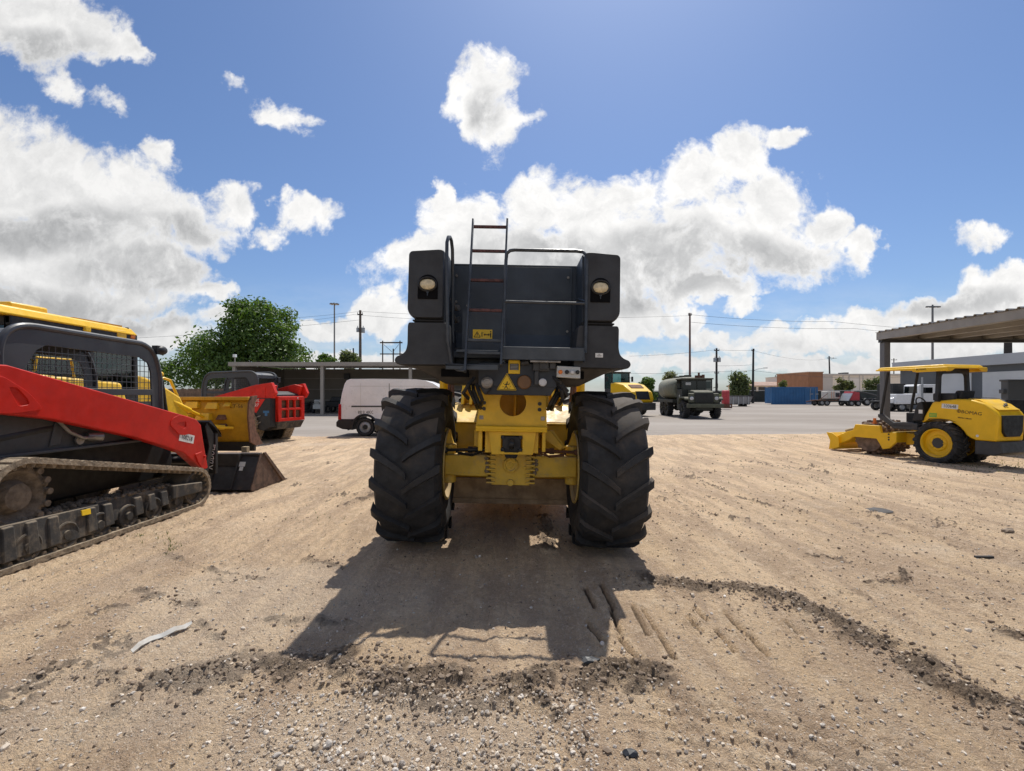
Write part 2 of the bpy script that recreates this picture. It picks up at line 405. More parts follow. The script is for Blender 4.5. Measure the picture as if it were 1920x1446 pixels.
# ---------------------------------------------------------------- mesh building
class MB:
    def __init__(s):
        s.v, s.f, s.mi = [], [], []
        s.k = 0
        s.M = None

    def add(s, vs, fs):
        o = len(s.v)
        if s.M is not None:
            vs = [s.M @ Vector(p) for p in vs]
        s.v += [tuple(p) for p in vs]
        s.f += [tuple(i + o for i in f) for f in fs]
        s.mi += [s.k] * len(fs)
        return s

    def box(s, x0, x1, y0, y1, z0, z1):
        return s.add([(x0, y0, z0), (x1, y0, z0), (x1, y1, z0), (x0, y1, z0), (x0, y0, z1), (x1, y0, z1), (x1, y1, z1), (x0, y1, z1)],
                     [(0, 3, 2, 1), (4, 5, 6, 7), (0, 1, 5, 4), (1, 2, 6, 5), (2, 3, 7, 6), (3, 0, 4, 7)])

    def hexa(s, p):
        """eight corners: bottom ring then top ring"""
        return s.add(p, [(0, 3, 2, 1), (4, 5, 6, 7), (0, 1, 5, 4), (1, 2, 6, 5), (2, 3, 7, 6), (3, 0, 4, 7)])

    def prism(s, poly, axis, a, b):
        """extrude a 2D polygon along an axis; coordinates are the remaining two axes in x,y,z order"""
        n = len(poly)

        def mk(p, t):
            return {'x': (t, p[0], p[1]), 'y': (p[0], t, p[1]), 'z': (p[0], p[1], t)}[axis]
        vs = [mk(p, a) for p in poly] + [mk(p, b) for p in poly]
        fs = [tuple(range(n))[::-1], tuple(range(n, 2 * n))] + [(i, (i + 1) % n, n + (i + 1) % n, n + i) for i in range(n)]
        return s.add(vs, fs)

    def cyl(s, p0, p1, r0, r1=None, n=16, caps=True):
        r1 = r0 if r1 is None else r1
        p0, p1 = Vector(p0), Vector(p1)
        d = (p1 - p0).normalized()
        a = d.orthogonal().normalized()
        b = d.cross(a)
        vs = []
        for p, r in ((p0, r0), (p1, r1)):
            for i in range(n):
                t = 2 * math.pi * i / n
                vs.append(p + (a * math.cos(t) + b * math.sin(t)) * r)
        fs = [(i, (i + 1) % n, n + (i + 1) % n, n + i) for i in range(n)]
        if caps:
            fs += [tuple(range(n))[::-1], tuple(range(n, 2 * n))]
        return s.add(vs, fs)

    def tube(s, pts, r, n=8, closed=False):
        pts = [Vector(p) for p in pts]
        rings, m = [], len(pts)
        ref = None
        for i, p in enumerate(pts):
            if closed:
                d = (pts[(i + 1) % m] - pts[i - 1]).normalized()
            elif i == 0:
                d = (pts[1] - p).normalized()
            elif i == m - 1:
                d = (p - pts[i - 1]).normalized()
            else:
                d = ((pts[i + 1] - p).normalized() + (p - pts[i - 1]).normalized()).normalized()
            if ref is None:
                ref = d.orthogonal().normalized()
            ref = (ref - d * ref.dot(d)).normalized()
            b = d.cross(ref)
            rr = r[i] if hasattr(r, '__len__') else r
            rings.append([p + (ref * math.cos(2 * math.pi * j / n) + b * math.sin(2 * math.pi * j / n)) * rr for j in range(n)])
        vs = [p for g in rings for p in g]
        fs = []
        for i in range(m if closed else m - 1):
            i2 = (i + 1) % m
            fs += [(i * n + j, i * n + (j + 1) % n, i2 * n + (j + 1) % n, i2 * n + j) for j in range(n)]
        if not closed:
            fs += [tuple(range(n))[::-1], tuple(range((m - 1) * n, m * n))]
        return s.add(vs, fs)

    def lathe(s, prof, axis='x', c=(0, 0, 0), n=32):
        """profile of (t along axis, radius)"""
        vs, fs = [], []
        for t, r in prof:
            for i in range(n):
                a = 2 * math.pi * i / n
                ca_, sa = r * math.cos(a), r * math.sin(a)
                p = {'x': (t, ca_, sa), 'y': (sa, t, ca_), 'z': (ca_, sa, t)}[axis]
                vs.append((p[0] + c[0], p[1] + c[1], p[2] + c[2]))
        for k in range(len(prof) - 1):
            fs += [(k * n + i, k * n + (i + 1) % n, (k + 1) * n + (i + 1) % n, (k + 1) * n + i) for i in range(n)]
        return s.add(vs, fs)

    def disc(s, c, r, axis='y', n=20, flip=False):
        return s.lathe([(0, 0.0005), (0, r)], axis, c, n)

    def ell(s, c, rx, ry, rz, nu=14, nv=8):
        vs, fs = [], []
        for j in range(nv + 1):
            ph = math.pi * j / nv
            for i in range(nu):
                th = 2 * math.pi * i / nu
                vs.append((c[0] + rx * math.sin(ph) * math.cos(th), c[1] + ry * math.sin(ph) * math.sin(th), c[2] + rz * math.cos(ph)))
        for j in range(nv):
            fs += [(j * nu + i, (j + 1) * nu + i, (j + 1) * nu + (i + 1) % nu, j * nu + (i + 1) % nu) for i in range(nu)]
        return s.add(vs, fs)

    def build(s, name, mat, parent=None, bevel=0.0, smooth=35, seg=2, loc=None):
        if any(s.mi) and not isinstance(mat, (list, tuple)):
            mat = [mat, 'rubber_dusty']
        me = bpy.data.meshes.new(name)
        me.from_pydata(s.v, [], s.f)
        for mm in (mat if isinstance(mat, (list, tuple)) else [mat]):
            me.materials.append(MATS[mm])
        if any(s.mi):
            me.polygons.foreach_set('material_index', s.mi)
        bm = bmesh.new()
        bm.from_mesh(me)
        bmesh.ops.remove_doubles(bm, verts=bm.verts, dist=1e-5)
        bmesh.ops.recalc_face_normals(bm, faces=bm.faces)
        bm.to_mesh(me)
        bm.free()
        if smooth:
            me.polygons.foreach_set('use_smooth', [True] * len(me.polygons))
            me.set_sharp_from_angle(angle=R(smooth))
        o = bpy.data.objects.new(name, me)
        col.objects.link(o)
        if parent:
            o.parent = parent
        if loc:
            o.location = loc
        if bevel:
            b = o.modifiers.new('bevel', 'BEVEL')
            b.width = bevel
            b.segments = seg
            b.limit_method = 'ANGLE'
            b.angle_limit = R(40)
            b.harden_normals = False
        return o


def tag(o, label, cat, group=None, kind=None):
    if label:
        o['label'] = label
    if cat:
        o['category'] = cat
    if group:
        o['group'] = group
    if kind:
        o['kind'] = kind
    return o


def thing(name, label, cat, loc=(0, 0, 0), rz=0.0, group=None, rot=None):
    o = bpy.data.objects.new(name, None)
    o.empty_display_size = 0.3
    col.objects.link(o)
    o.location = loc
    o.rotation_euler = rot or (0, 0, rz)
    return tag(o, label, cat, group)


def kids(o):
    return [c for c in bpy.data.objects if c.parent == o]


def copy_tree(o, parent=None):
    ch = kids(o)
    c = o.copy()
    col.objects.link(c)
    c.parent = parent
    for k in ch:
        copy_tree(k, c)
    return c


def text(name, body, size, mat, parent, M, ext=0.001, align='CENTER', sx=1.0, shear=0.0):
    """lettering as a thin mesh; M places the text plane (x right, y up, z outwards)"""
    cu = bpy.data.curves.new(name, 'FONT')
    cu.body = body
    cu.size = size
    cu.extrude = ext
    cu.align_x = align
    cu.align_y = 'CENTER'
    cu.shear = shear
    cu.resolution_u = 2
    t = bpy.data.objects.new(name, cu)
    col.objects.link(t)
    dg = bpy.context.evaluated_depsgraph_get()
    me = bpy.data.meshes.new_from_object(t.evaluated_get(dg))
    bpy.data.objects.remove(t)
    me.transform(M @ Matrix.Diagonal((sx, 1, 1, 1)))
    me.materials.clear()
    me.materials.append(MATS[mat])
    o = bpy.data.objects.new(name, me)
    col.objects.link(o)
    o.parent = parent
    return o


def face(origin, xdir, ydir):
    x, y = Vector(xdir).normalized(), Vector(ydir).normalized()
    y = (y - x * x.dot(y)).normalized()
    z = x.cross(y)
    M = Matrix((x, y, z)).transposed().to_4x4()
    M.translation = Vector(origin)
    return M


def arc(cx, cy, r, a0, a1, n):
    return [(cx + r * math.cos(R(a0 + (a1 - a0) * i / n)), cy + r * math.sin(R(a0 + (a1 - a0) * i / n))) for i in range(n + 1)]


def rpoly(pts, r, n=4):
    """round the corners of a polygon (r one value or one per corner)"""
    out = []
    m = len(pts)
    for i in range(m):
        p, a, b = Vector(pts[i]), Vector(pts[i - 1]), Vector(pts[(i + 1) % m])
        rr = r[i] if hasattr(r, '__len__') else r
        if rr <= 0:
            out.append(tuple(p))
            continue
        da, db = (a - p), (b - p)
        rr2 = min(rr, da.length * 0.49, db.length * 0.49)
        pa, pb = p + da.normalized() * rr2, p + db.normalized() * rr2
        for k in range(n + 1):
            t = k / n
            out.append(tuple(pa * (1 - t) ** 2 + p * 2 * t * (1 - t) + pb * t * t))
    return out


def ray_poly(c, ang, poly):
    d = (math.cos(ang), math.sin(ang))
    best = None
    for i in range(len(poly)):
        a, b = poly[i], poly[(i + 1) % len(poly)]
        ex, ey = b[0] - a[0], b[1] - a[1]
        den = d[0] * ey - d[1] * ex
        if abs(den) < 1e-9:
            continue
        t = ((a[0] - c[0]) * ey - (a[1] - c[1]) * ex) / den
        s_ = ((a[0] - c[0]) * d[1] - (a[1] - c[1]) * d[0]) / den
        if t > 0 and -1e-6 <= s_ <= 1 + 1e-6 and (best is None or t < best):
            best = t
    return (c[0] + d[0] * best, c[1] + d[1] * best)


def plate_hole(mb, outer, inner, axis, a, b, c=None, n=64):
    """plate with an opening; outer and inner polygons, both star-shaped about c"""
    c = c or (sum(p[0] for p in inner) / len(inner), sum(p[1] for p in inner) / len(inner))
    angs = sorted({round(math.atan2(p[1] - c[1], p[0] - c[0]), 5) for p in list(outer) + list(inner)} | {round(-math.pi + 2 * math.pi * i / n, 5) for i in range(n)})
    O = [ray_poly(c, t, outer) for t in angs]
    I = [ray_poly(c, t, inner) for t in angs]
    m = len(angs)

    def mk(p, t):
        return {'x': (t, p[0], p[1]), 'y': (p[0], t, p[1]), 'z': (p[0], p[1], t)}[axis]
    vs = [mk(p, a) for p in O] + [mk(p, a) for p in I] + [mk(p, b) for p in O] + [mk(p, b) for p in I]
    fs = []
    for i in range(m):
        j = (i + 1) % m
        fs += [(i, j, m + j, m + i), (2 * m + i, 3 * m + i, 3 * m + j, 2 * m + j), (i, 2 * m + i, 2 * m + j, j), (m + i, m + j, 3 * m + j, 3 * m + i)]
    mb.add(vs, fs)


def clip_seg(poly, horizontal, t):
    xs = []
    for i in range(len(poly)):
        a, b = poly[i], poly[(i + 1) % len(poly)]
        k = 1 if horizontal else 0
        if (a[k] - t) * (b[k] - t) < 0:
            s_ = (t - a[k]) / (b[k] - a[k])
            xs.append(a[1 - k] + s_ * (b[1 - k] - a[1 - k]))
    xs.sort()
    return [(xs[i], xs[i + 1]) for i in range(0, len(xs) - 1, 2)]


def grid_bars(mb, poly, axis, t, step, r, off=(0, 0)):
    """welded wire mesh inside a polygon on a plane axis=t"""
    a0, a1 = min(p[0] for p in poly), max(p[0] for p in poly)
    b0, b1 = min(p[1] for p in poly), max(p[1] for p in poly)

    def mk(p, tt):
        return {'x': (tt, p[0], p[1]), 'y': (p[0], tt, p[1]), 'z': (p[0], p[1], tt)}[axis]
    x = a0 + step * 0.5 + off[0]
    while x < a1:
        for lo, hi in clip_seg(poly, False, x):
            mb.cyl(mk((x, lo), t), mk((x, hi), t), r, n=5)
        x += step
    y = b0 + step * 0.5 + off[1]
    while y < b1:
        for lo, hi in clip_seg(poly, True, y):
            mb.cyl(mk((lo, y), t + r), mk((hi, y), t + r), r, n=5)
        y += step


def tyre_mesh(Ro, W, Rr, nlug=0, lug_h=0.04, lug_w=0.07, sweep=20.0, bulge=0.03, n=64, inner_face=True, lean=1):
    """tyre about the x axis centred at 0; lugs form a chevron"""
    mb = MB()
    h = W / 2
    Rb = Ro - (lug_h if nlug else 0)
    prof = [(-h * .70, Rr), (-h * .80, Rr + .02), (-h - bulge * .3, Rr + (Rb - Rr) * .30), (-h - bulge, Rr + (Rb - Rr) * .55), (-h - bulge * .4, Rr + (Rb - Rr) * .82),
            (-h * .93, Rb - .022), (-h * .6, Rb - .004), (0, Rb), (h * .6, Rb - .004), (h * .93, Rb - .022),
            (h + bulge * .4, Rr + (Rb - Rr) * .82), (h + bulge, Rr + (Rb - Rr) * .55), (h + bulge * .3, Rr + (Rb - Rr) * .30), (h * .80, Rr + .02), (h * .70, Rr)]
    mb.k = 1 if nlug else 0
    mb.lathe(prof, 'x', n=n)
    mb.k = 0
    if nlug:
        def base(x):
            ax = abs(x) / h
            return Rb - 0.004 * ax - (0.022 * max(0, (ax - .6) / .4) ** 2)
        for sd_ in (-1, 1):
            for k in range(nlug):
                th0 = 2 * math.pi * (k + (0.5 if sd_ > 0 else 0)) / nlug + random.uniform(-.01, .01)
                vs, fs = [], []
                S = 7
                for i in range(S + 1):
                    s_ = i / S
                    x = sd_ * (-0.06 * W * 0.5 + (h + bulge * .5 + 0.02 + 0.06 * W * 0.5) * s_)
                    th = th0 - lean * R(sweep) * (s_ ** 0.85)
                    rb = base(min(abs(x), h) * 1.0) - 0.012
                    rt = Ro - 0.010 * (s_ ** 3) - (0.028 if i == S else 0) - random.uniform(0, .004)
                    if i == S:
                        rb -= 0.07
                    wd = lug_w * (0.75 + 0.35 * s_)
                    da_t, da_b = wd * .42 / Ro, wd * .62 / Ro
                    for rr, da in ((rb, -da_b), (rt, -da_t), (rt, da_t), (rb, da_b)):
                        vs.append((x, rr * math.sin(th + da), -rr * math.cos(th + da)))
                for i in range(S):
                    for j in range(3):
                        fs.append((i * 4 + j, i * 4 + j + 1, (i + 1) * 4 + j + 1, (i + 1) * 4 + j))
                fs += [(0, 3, 2, 1), (S * 4, S * 4 + 1, S * 4 + 2, S * 4 + 3)]
                mb.add(vs, fs)
    return mb


def rim_mesh(Rr, W, dish, hub_r, hole_r=0.0, bolts=8, sgn=1):
    """rim about x; sgn gives the outer side, dish is the depth of the disc below the outer flange"""
    mb = MB()
    h = W * .36 * sgn
    d = h - dish * sgn
    mb.lathe([(-h, Rr * .97), (-h, Rr + .015), (-h + .015 * sgn, Rr * .97), (d - .02 * sgn, Rr * .90), (d, Rr * .90), (h - .03 * sgn, Rr * .955), (h - .012 * sgn, Rr * .97), (h, Rr + .018), (h + .014 * sgn, Rr + .012), (h + .012 * sgn, Rr * .985), (h - .02 * sgn, Rr * .93)], 'x', n=40)
    mb.lathe([(d, Rr * .91), (d + .004 * sgn, Rr * .60), (d + .03 * sgn, Rr * .52), (d + .032 * sgn, hub_r), (d + .032 * sgn, .001)], 'x', n=40)
    for i in range(bolts):
        a = 2 * math.pi * i / bolts
        p = (d + .03 * sgn, math.cos(a) * hub_r * 1.25, math.sin(a) * hub_r * 1.25)
        mb.cyl(p, (p[0] + .025 * sgn, p[1], p[2]), .013, n=6)
    return mb

# ---------------------------------------------------------------- ground
rng = np.random.default_rng(11)
_perm = rng.permutation(4096)
_grad = rng.random(4096)


def vnoise(x, y, s=0):
    xi, yi = np.floor(x).astype(np.int64), np.floor(y).astype(np.int64)
    fx, fy = x - xi, y - yi
    fx, fy = fx * fx * fx * (fx * (fx * 6 - 15) + 10), fy * fy * fy * (fy * (fy * 6 - 15) + 10)

    def g(i, j):
        return _grad[_perm[(_perm[(i + s * 131) & 4095] + j) & 4095]]
    a, b, c, d = g(xi, yi), g(xi + 1, yi), g(xi, yi + 1), g(xi + 1, yi + 1)
    return (a + (b - a) * fx) * (1 - fy) + (c + (d - c) * fx) * fy


def fbm(x, y, o=4, gain=0.5, s=0):
    t, amp, tot = 0, 1.0, 0
    for i in range(o):
        t = t + amp * (vnoise(x * 2 ** i + 17.3 * i, y * 2 ** i - 9.1 * i, s + i) - 0.5)
        tot += amp
        amp *= gain
    return t / tot


def billow(x, y, o=4, gain=0.55, s=0):
    t, amp, tot = 0, 1.0, 0
    for i in range(o):
        t = t + amp * np.abs(vnoise(x * 2 ** i + 7.7 * i, y * 2 ** i + 3.1 * i, s + i) * 2 - 1)
        tot += amp
        amp *= gain
    return t / tot


def sstep(a, b, x):
    t = np.clip((x - a) / (b - a), 0, 1)
    return t * t * (3 - 2 * t)


def gpx(u, v):
    y = F_PX * CAM_H / (v - HZ)
    return ((u - 960) / F_PX * y, y)


def seg_dist(x, y, pts):
    """distance to a polyline and position along it, far points left at 9"""
    d = np.full(x.shape, 9.0)
    xs, ys = [p[0] for p in pts], [p[1] for p in pts]
    m = (x > min(xs) - .8) & (x < max(xs) + .8) & (y > min(ys) - .8) & (y < max(ys) + .8)
    if not m.any():
        return d
    X, Y = x[m], y[m]
    best = np.full(X.shape, 9.0)
    for (ax, ay), (bx, by) in zip(pts[:-1], pts[1:]):
        ex, ey = bx - ax, by - ay
        t = np.clip(((X - ax) * ex + (Y - ay) * ey) / (ex * ex + ey * ey), 0, 1)
        best = np.minimum(best, np.hypot(X - ax - t * ex, Y - ay - t * ey))
    d[m] = best
    return d


RIDGES = [  # polyline, half width, height
    ([(-1.98, 2.66), (-1.6, 2.80), (-1.2, 2.80), (-.85, 2.86), (-.6, 2.68), (-.3, 2.62), (.1, 2.62), (.45, 2.72), (.78, 2.74)], .150, .050),
    ([(-.95, 2.78), (-.72, 2.58), (-.42, 2.50), (.0, 2.56)], .10, .045),
    ([(.05, 2.62), (.22, 2.42), (.31, 2.25), (.34, 2.12)], .060, .030),
    ([(-2.75, 2.80), (-2.45, 2.78), (-2.15, 2.72)], .07, .030),
    ([(1.05, 4.25), (1.5, 4.02), (1.95, 3.95), (2.15, 3.70), (2.28, 3.46), (2.33, 3.1), (2.40, 2.85), (2.45, 2.5), (2.50, 2.2), (2.55, 1.8)], .125, .050),
    ([(.36, 5.0), (.42, 5.5), (.40, 6.3)], .10, .05),
    ([(2.95, 4.85), (3.2, 4.75), (3.35, 4.5)], .06, .03),
    ([(3.0, 4.1), (3.35, 4.15), (3.55, 4.4)], .05, .03),
    ([(4.1, 3.75), (4.4, 3.55), (4.6, 3.2)], .06, .03),
    ([(3.3, 3.4), (3.45, 3.1), (3.6, 2.7)], .07, .025),
    ([(3.3, 9.6), (3.5, 8.6), (3.55, 8.0)], .08, .03), ([(3.5, 7.6), (3.75, 6.9), (4.0, 6.5)], .08, .03),
    ([(-2.4, 6.9), (-2.2, 7.5), (-2.05, 8.1)], .08, .035),
    ([(-3.5, 4.9), (-2.7, 4.4), (-2.2, 4.25)], .05, .02), ([(-2.9, 3.9), (-2.4, 3.7)], .06, .025), ([(-2.0, 4.7), (-1.6, 4.5)], .08, .02),
    ([(-1.7, 3.45), (-1.1, 3.35)], .06, .018), ([(-2.2, 3.4), (-1.95, 3.2)], .06, .02),
]
GRV = [((1145, 1140), (1162, 1188)), ((1160, 1195), (1195, 1240)), ((1185, 1135), (1215, 1195)), ((1203, 1142), (1265, 1240)), ((1290, 1160), (1315, 1185)),
       ((1345, 1185), (1378, 1222)), ((1360, 1148), (1400, 1190)), ((1405, 1190), (1442, 1230)), ((1100, 1170), (1130, 1206)), ((1125, 1095), (1150, 1140)), ((1095, 1100), (1115, 1140)),
       ((1300, 1140), (1325, 1165)), ((1470, 1165), (1500, 1190))]
GROOVES = [[gpx(*a), gpx(*b)] for a, b in GRV]


def edge_y(x):
    return 18.6 + 0.055 * np.clip(x, -12, 25) + 1.6 * fbm(x * .16, x * 0 + 3.3, 3, s=40) + .5 * fbm(x * 1.1, x * 0 + 1.3, 3, s=41)


def ground_height(x, y, fine=True):
    near = 1 - sstep(30, 60, np.abs(y) + np.abs(x) * .3)
    h = 0.035 * fbm(x * .33, y * .33, 3, s=1) * near
    out = sstep(1.4, 2.6, np.abs(x - .1)) * (1 - sstep(16, 20, y))
    wob = 0.25 * fbm(x * .3, y * .22, 2, s=5)
    xs = x + wob * 1.3
    lanes = fbm(xs * 2.6, y * .25, 5, .6, s=8)
    h = h + 0.075 * lanes * out * near + .030 * fbm(xs * 7, y * .9, 4, .6, s=58) * near * (1 - sstep(14, 18, y))
    cle = (0.5 + 0.5 * np.sin((y + .15 * np.sin(xs * 9)) * 2 * np.pi / .145)) ** 2
    lane_m = sstep(.54, .62, vnoise(xs * 1.35, y * .13 + 4, 61)) * sstep(2.6, 3.2, np.abs(x)) * sstep(3.0, 4.5, y)
    h = h - 0.016 * cle * lane_m * near
    h = h + 0.020 * fbm(x * 2.2, y * 1.9, 4, .55, s=14) * near
    clod = np.zeros_like(x)
    for i, (pts, wd, ht) in enumerate(RIDGES):
        d = seg_dist(x, y, pts)
        k = np.exp(-(d / (wd * 1.15)) ** 2 * (0.35 + 1.5 * vnoise(x * 5, y * 5, 70 + i))) * (.35 + .65 * sstep(.25, .55, vnoise(x * 7, y * 7, 110 + i))) * min(1.0, .45 + ht * 11)
        k = np.where(d > .75, 0, k)
        clod = np.maximum(clod, k)
        h = h + ht * k * .55
    patchy = sstep(.60, .72, vnoise(x * 1.1, y * .8, 33)) * sstep(.45, .65, vnoise(x * 3.1, y * 2.3, 34)) * (1 - sstep(12, 18, y)) * .7
    grain = sstep(.30, .62, vnoise(x * 13, y * 9, 140)) * sstep(.28, .55, vnoise(x * 31, y * 24, 141))
    clod = np.maximum(clod * (.62 + .38 * sstep(.2, .6, vnoise(x * 23, y * 19, 142))), patchy * out * grain)
    lump = billow(x * 11, y * 11, 3, .6, s=90)
    h = h + clod * (0.072 * (lump - .25) + .048 * (billow(x * 33, y * 33, 3, .6, s=95) - .3))
    for g in GROOVES:
        d = seg_dist(x, y, g)
        clod = np.maximum(clod, .8 * np.exp(-(d / .013) ** 2))
        h = h - .050 * np.exp(-(d / .013) ** 2) + .010 * np.exp(-((d - .040) / .018) ** 2)
    # swept arcs left by a turning tyre
    rr = np.hypot(x - .35, y - .55)
    aa = np.arctan2(y - .55, x - .35)
    am = sstep(1.15, 1.35, rr) * (1 - sstep(2.0, 2.3, rr)) * sstep(.35, .55, aa) * (1 - sstep(1.3, 1.55, aa))
    h = h + am * .013 * np.sin(rr * 2 * np.pi / .115 + .6 * np.sin(aa * 7))
    gravel = sstep(.0, .28, fbm(x * .9, y * 1.0, 3, s=51) + .55 * np.exp(-((x + .35) / .75) ** 2 - ((y - 2.25) / .33) ** 2) + .35 * np.exp(-((x + 2.2) / 1.2) ** 2 - ((y - 3.6) / 1.2) ** 2) - .12)
    if fine:
        h = h + (.034 * fbm(x * 15, y * 15, 5, .66, s=21) + .008 * (billow(x * 40, y * 40, 2, s=26) - .4) + gravel * .012 * (billow(x * 45, y * 45, 2, s=25) - .4)) * (1 - sstep(7, 12, y))
    # settle under the big wheels
    for (wx, wy) in ((-1.0, 5.4), (1.0, 5.34)):
        k = np.exp(-((x - wx) / .5) ** 4 - ((y - wy) / .5) ** 4)
        h = h * (1 - k) + k * (-.02 if wx < 0 else -.065)
    # build-up of dirt towards the paved yard, then the paving shows
    e = edge_y(x)
    h = h + .05 * sstep(13.5, 16.0, y)
    dr = sstep(-.25, .25, y - e)
    h = h * (1 - dr) + dr * (-.07)
    return h, clod, gravel


def make_ground():
    ys = [-60, -20, -6, -2, .2, .6, .9]
    y = .95
    while y < 600:
        ys.append(y)
        y += min(.0021 * y * y, .0115 * y) if y < 24 else .05 * y
    ys = np.array(ys)
    nc = 1100
    s_ = np.linspace(-1, 1, nc)
    a = np.sign(s_) * (np.abs(s_) * .75 + .25 * np.abs(s_) ** 3)
    wv = 2.8 + 1.32 * np.maximum(np.abs(ys), 0)
    wv[0:4] = 90
    X = a[None, :] * wv[:, None]
    Y = np.repeat(ys[:, None], nc, 1)
    H_, C_, G_ = ground_height(X.ravel(), Y.ravel())
    co = np.stack([X.ravel(), Y.ravel(), H_], 1)
    nr = len(ys)
    i = np.arange(nr - 1)[:, None] * nc + np.arange(nc - 1)[None, :]
    q = np.stack([i, i + 1, i + nc + 1, i + nc], -1).reshape(-1, 4)
    me = bpy.data.meshes.new('ground')
    me.vertices.add(len(co))
    me.vertices.foreach_set('co', co.astype(np.float32).ravel())
    me.loops.add(q.size)
    me.loops.foreach_set('vertex_index', q.astype(np.int32).ravel())
    me.polygons.add(len(q))
    me.polygons.foreach_set('loop_start', np.arange(0, q.size, 4, dtype=np.int32))
    me.polygons.foreach_set('use_smooth', np.ones(len(q), dtype=bool))
    for nm, arr in (('clod', C_), ('gravel', G_)):
        at = me.attributes.new(nm, 'FLOAT', 'POINT')
        at.data.foreach_set('value', arr.astype(np.float32))
    me.update(calc_edges=True)
    o = bpy.data.objects.new('ground', me)
    col.objects.link(o)
    tag(o, 'bare tan dirt lot with tyre ruts, clods and gravel', 'ground', kind='structure')
    return o


def dirt_material():
    m = bpy.data.materials.new('dirt')
    m.use_nodes = True
    t = m.node_tree
    t.nodes.clear()
    q = NT(t)
    co = q.n('ShaderNodeTexCoord').outputs['Object']
    clod = q.n('ShaderNodeAttribute', attribute_name='clod').outputs['Fac']
    grav = q.n('ShaderNodeAttribute', attribute_name='gravel').outputs['Fac']
    n1 = q.noise(co, 0.55, 6, 0.62)
    n2 = q.noise(q.vmath('MULTIPLY', co, (3.2, .55, 1)), 1.0, 7, 0.66)
    n3 = q.noise(co, 26.0, 5, 0.7)
    n4 = q.noise(co, 5.0, 5, 0.6)
    c = q.mix(q.ramp(n1, 0.3, 0.72), (0.50, 0.370, 0.240), (0.62, 0.475, 0.325))
    c = q.mix(q.ramp(n2, 0.40, 0.60), q.mix(0.8, c, (0.36, 0.262, 0.185)), c)
    c = q.mix(q.math('MULTIPLY', q.ramp(n4, 0.52, 0.75), 0.5), c, (0.66, 0.55, 0.42))
    c = q.mix(q.math('MULTIPLY', q.ramp(n3, 0.55, 0.80), 0.7), c, (0.33, 0.25, 0.185))
    c = q.mix(q.math('MULTIPLY', q.ramp(n3, 0.45, 0.22), 0.6), c, (0.72, 0.60, 0.46))
    n5 = q.noise(q.vmath('MULTIPLY', co, (1.5, 1.0, 1.0)), 10.0, 7, 0.78)
    c = q.mix(q.math('MULTIPLY', q.ramp(n5, 0.50, 0.66), 0.62), c, (0.315, 0.235, 0.172))
    c = q.mix(q.math('MULTIPLY', q.ramp(n5, 0.46, 0.34), 0.40), c, (0.70, 0.575, 0.435))
    # small grit: pale and dark grains
    for sc, thr, amt in ((150.0, 0.30, 0.9), (70.0, 0.22, 0.9), (34.0, 0.15, 0.8)):
        vo = q.n('ShaderNodeTexVoronoi', ins={'Vector': co})
        vo.inputs['Scale'].default_value = sc
        wh = q.n('ShaderNodeSeparateColor', ins={0: vo.outputs['Color']})
        isg = q.math('MULTIPLY', q.ramp(vo.outputs['Distance'], thr + .10, thr), q.ramp(wh.outputs[0], 0.56, 0.60))
        isg = q.math('MULTIPLY', isg, q.math('ADD', 0.55, q.math('MULTIPLY', grav, 0.45)))
        gc = q.mix(wh.outputs[1], (0.22, 0.175, 0.14), (0.82, 0.74, 0.63))
        c = q.mix(q.math('MULTIPLY', isg, amt), c, gc)
    soil = q.mix(q.ramp(n3, 0.3, 0.7), (0.088, 0.066, 0.049), (0.22, 0.170, 0.128))
    ck = q.ramp(q.math('ADD', clod, q.math('MULTIPLY', q.math('SUBTRACT', n4, 0.5), 0.7)), 0.22, 0.62)
    c = q.mix(q.math('MULTIPLY', ck, 0.9), c, soil)
    gk = q.mix(q.math('MULTIPLY', grav, 0.30), c, (0.56, 0.475, 0.385))
    b = q.n('ShaderNodeBsdfPrincipled', ins={'Base Color': q.vmath('MULTIPLY', gk, (1.37, 1.335, 1.275)), 'Roughness': 0.95})
    b.inputs['Specular IOR Level'].default_value = 0.15
    hb = q.math('ADD', q.math('ADD', q.math('MULTIPLY', q.noise(co, 60.0, 6, 0.7), 1.0), q.math('MULTIPLY', n3, 1.3)), q.math('MULTIPLY', n5, -1.6))
    bn = q.n('ShaderNodeBump', ins={'Height': hb})
    bn.inputs['Strength'].default_value = 1.0
    bn.inputs['Distance'].default_value = 0.034
    t.links.new(bn.outputs[0], b.inputs['Normal'])
    o = q.n('ShaderNodeOutputMaterial')
    t.links.new(b.outputs[0], o.inputs[0])
    MATS['dirt'] = m
    return m


ground = make_ground()
ground.data.materials.append(dirt_material())


def stone_mat(name, cols, rough=0.9):
    m = bpy.data.materials.new(name)
    m.use_nodes = True
    t = m.node_tree
    t.nodes.clear()
    q = NT(t)
    rnd = q.n('ShaderNodeNewGeometry').outputs['Random Per Island']
    r = q.n('ShaderNodeValToRGB', ins={0: rnd})
    el = r.color_ramp.elements
    el[0].color, el[1].color = (*cols[0], 1), (*cols[-1], 1)
    for i, cc in enumerate(cols[1:-1]):
        e = el.new((i + 1) / (len(cols) - 1))
        e.color = (*cc, 1)
    co = q.n('ShaderNodeTexCoord').outputs['Object']
    n = q.noise(co, 60, 4, .65)
    c = q.mix(q.ramp(n, .3, .7, 0, .5), r.outputs[0], q.vmath('SCALE', r.outputs[0], scale=.6))
    b = q.n('ShaderNodeBsdfPrincipled', ins={'Base Color': c, 'Roughness': rough})
    b.inputs['Specular IOR Level'].default_value = 0.2
    o = q.n('ShaderNodeOutputMaterial')
    t.links.new(b.outputs[0], o.inputs[0])
    MATS[name] = m


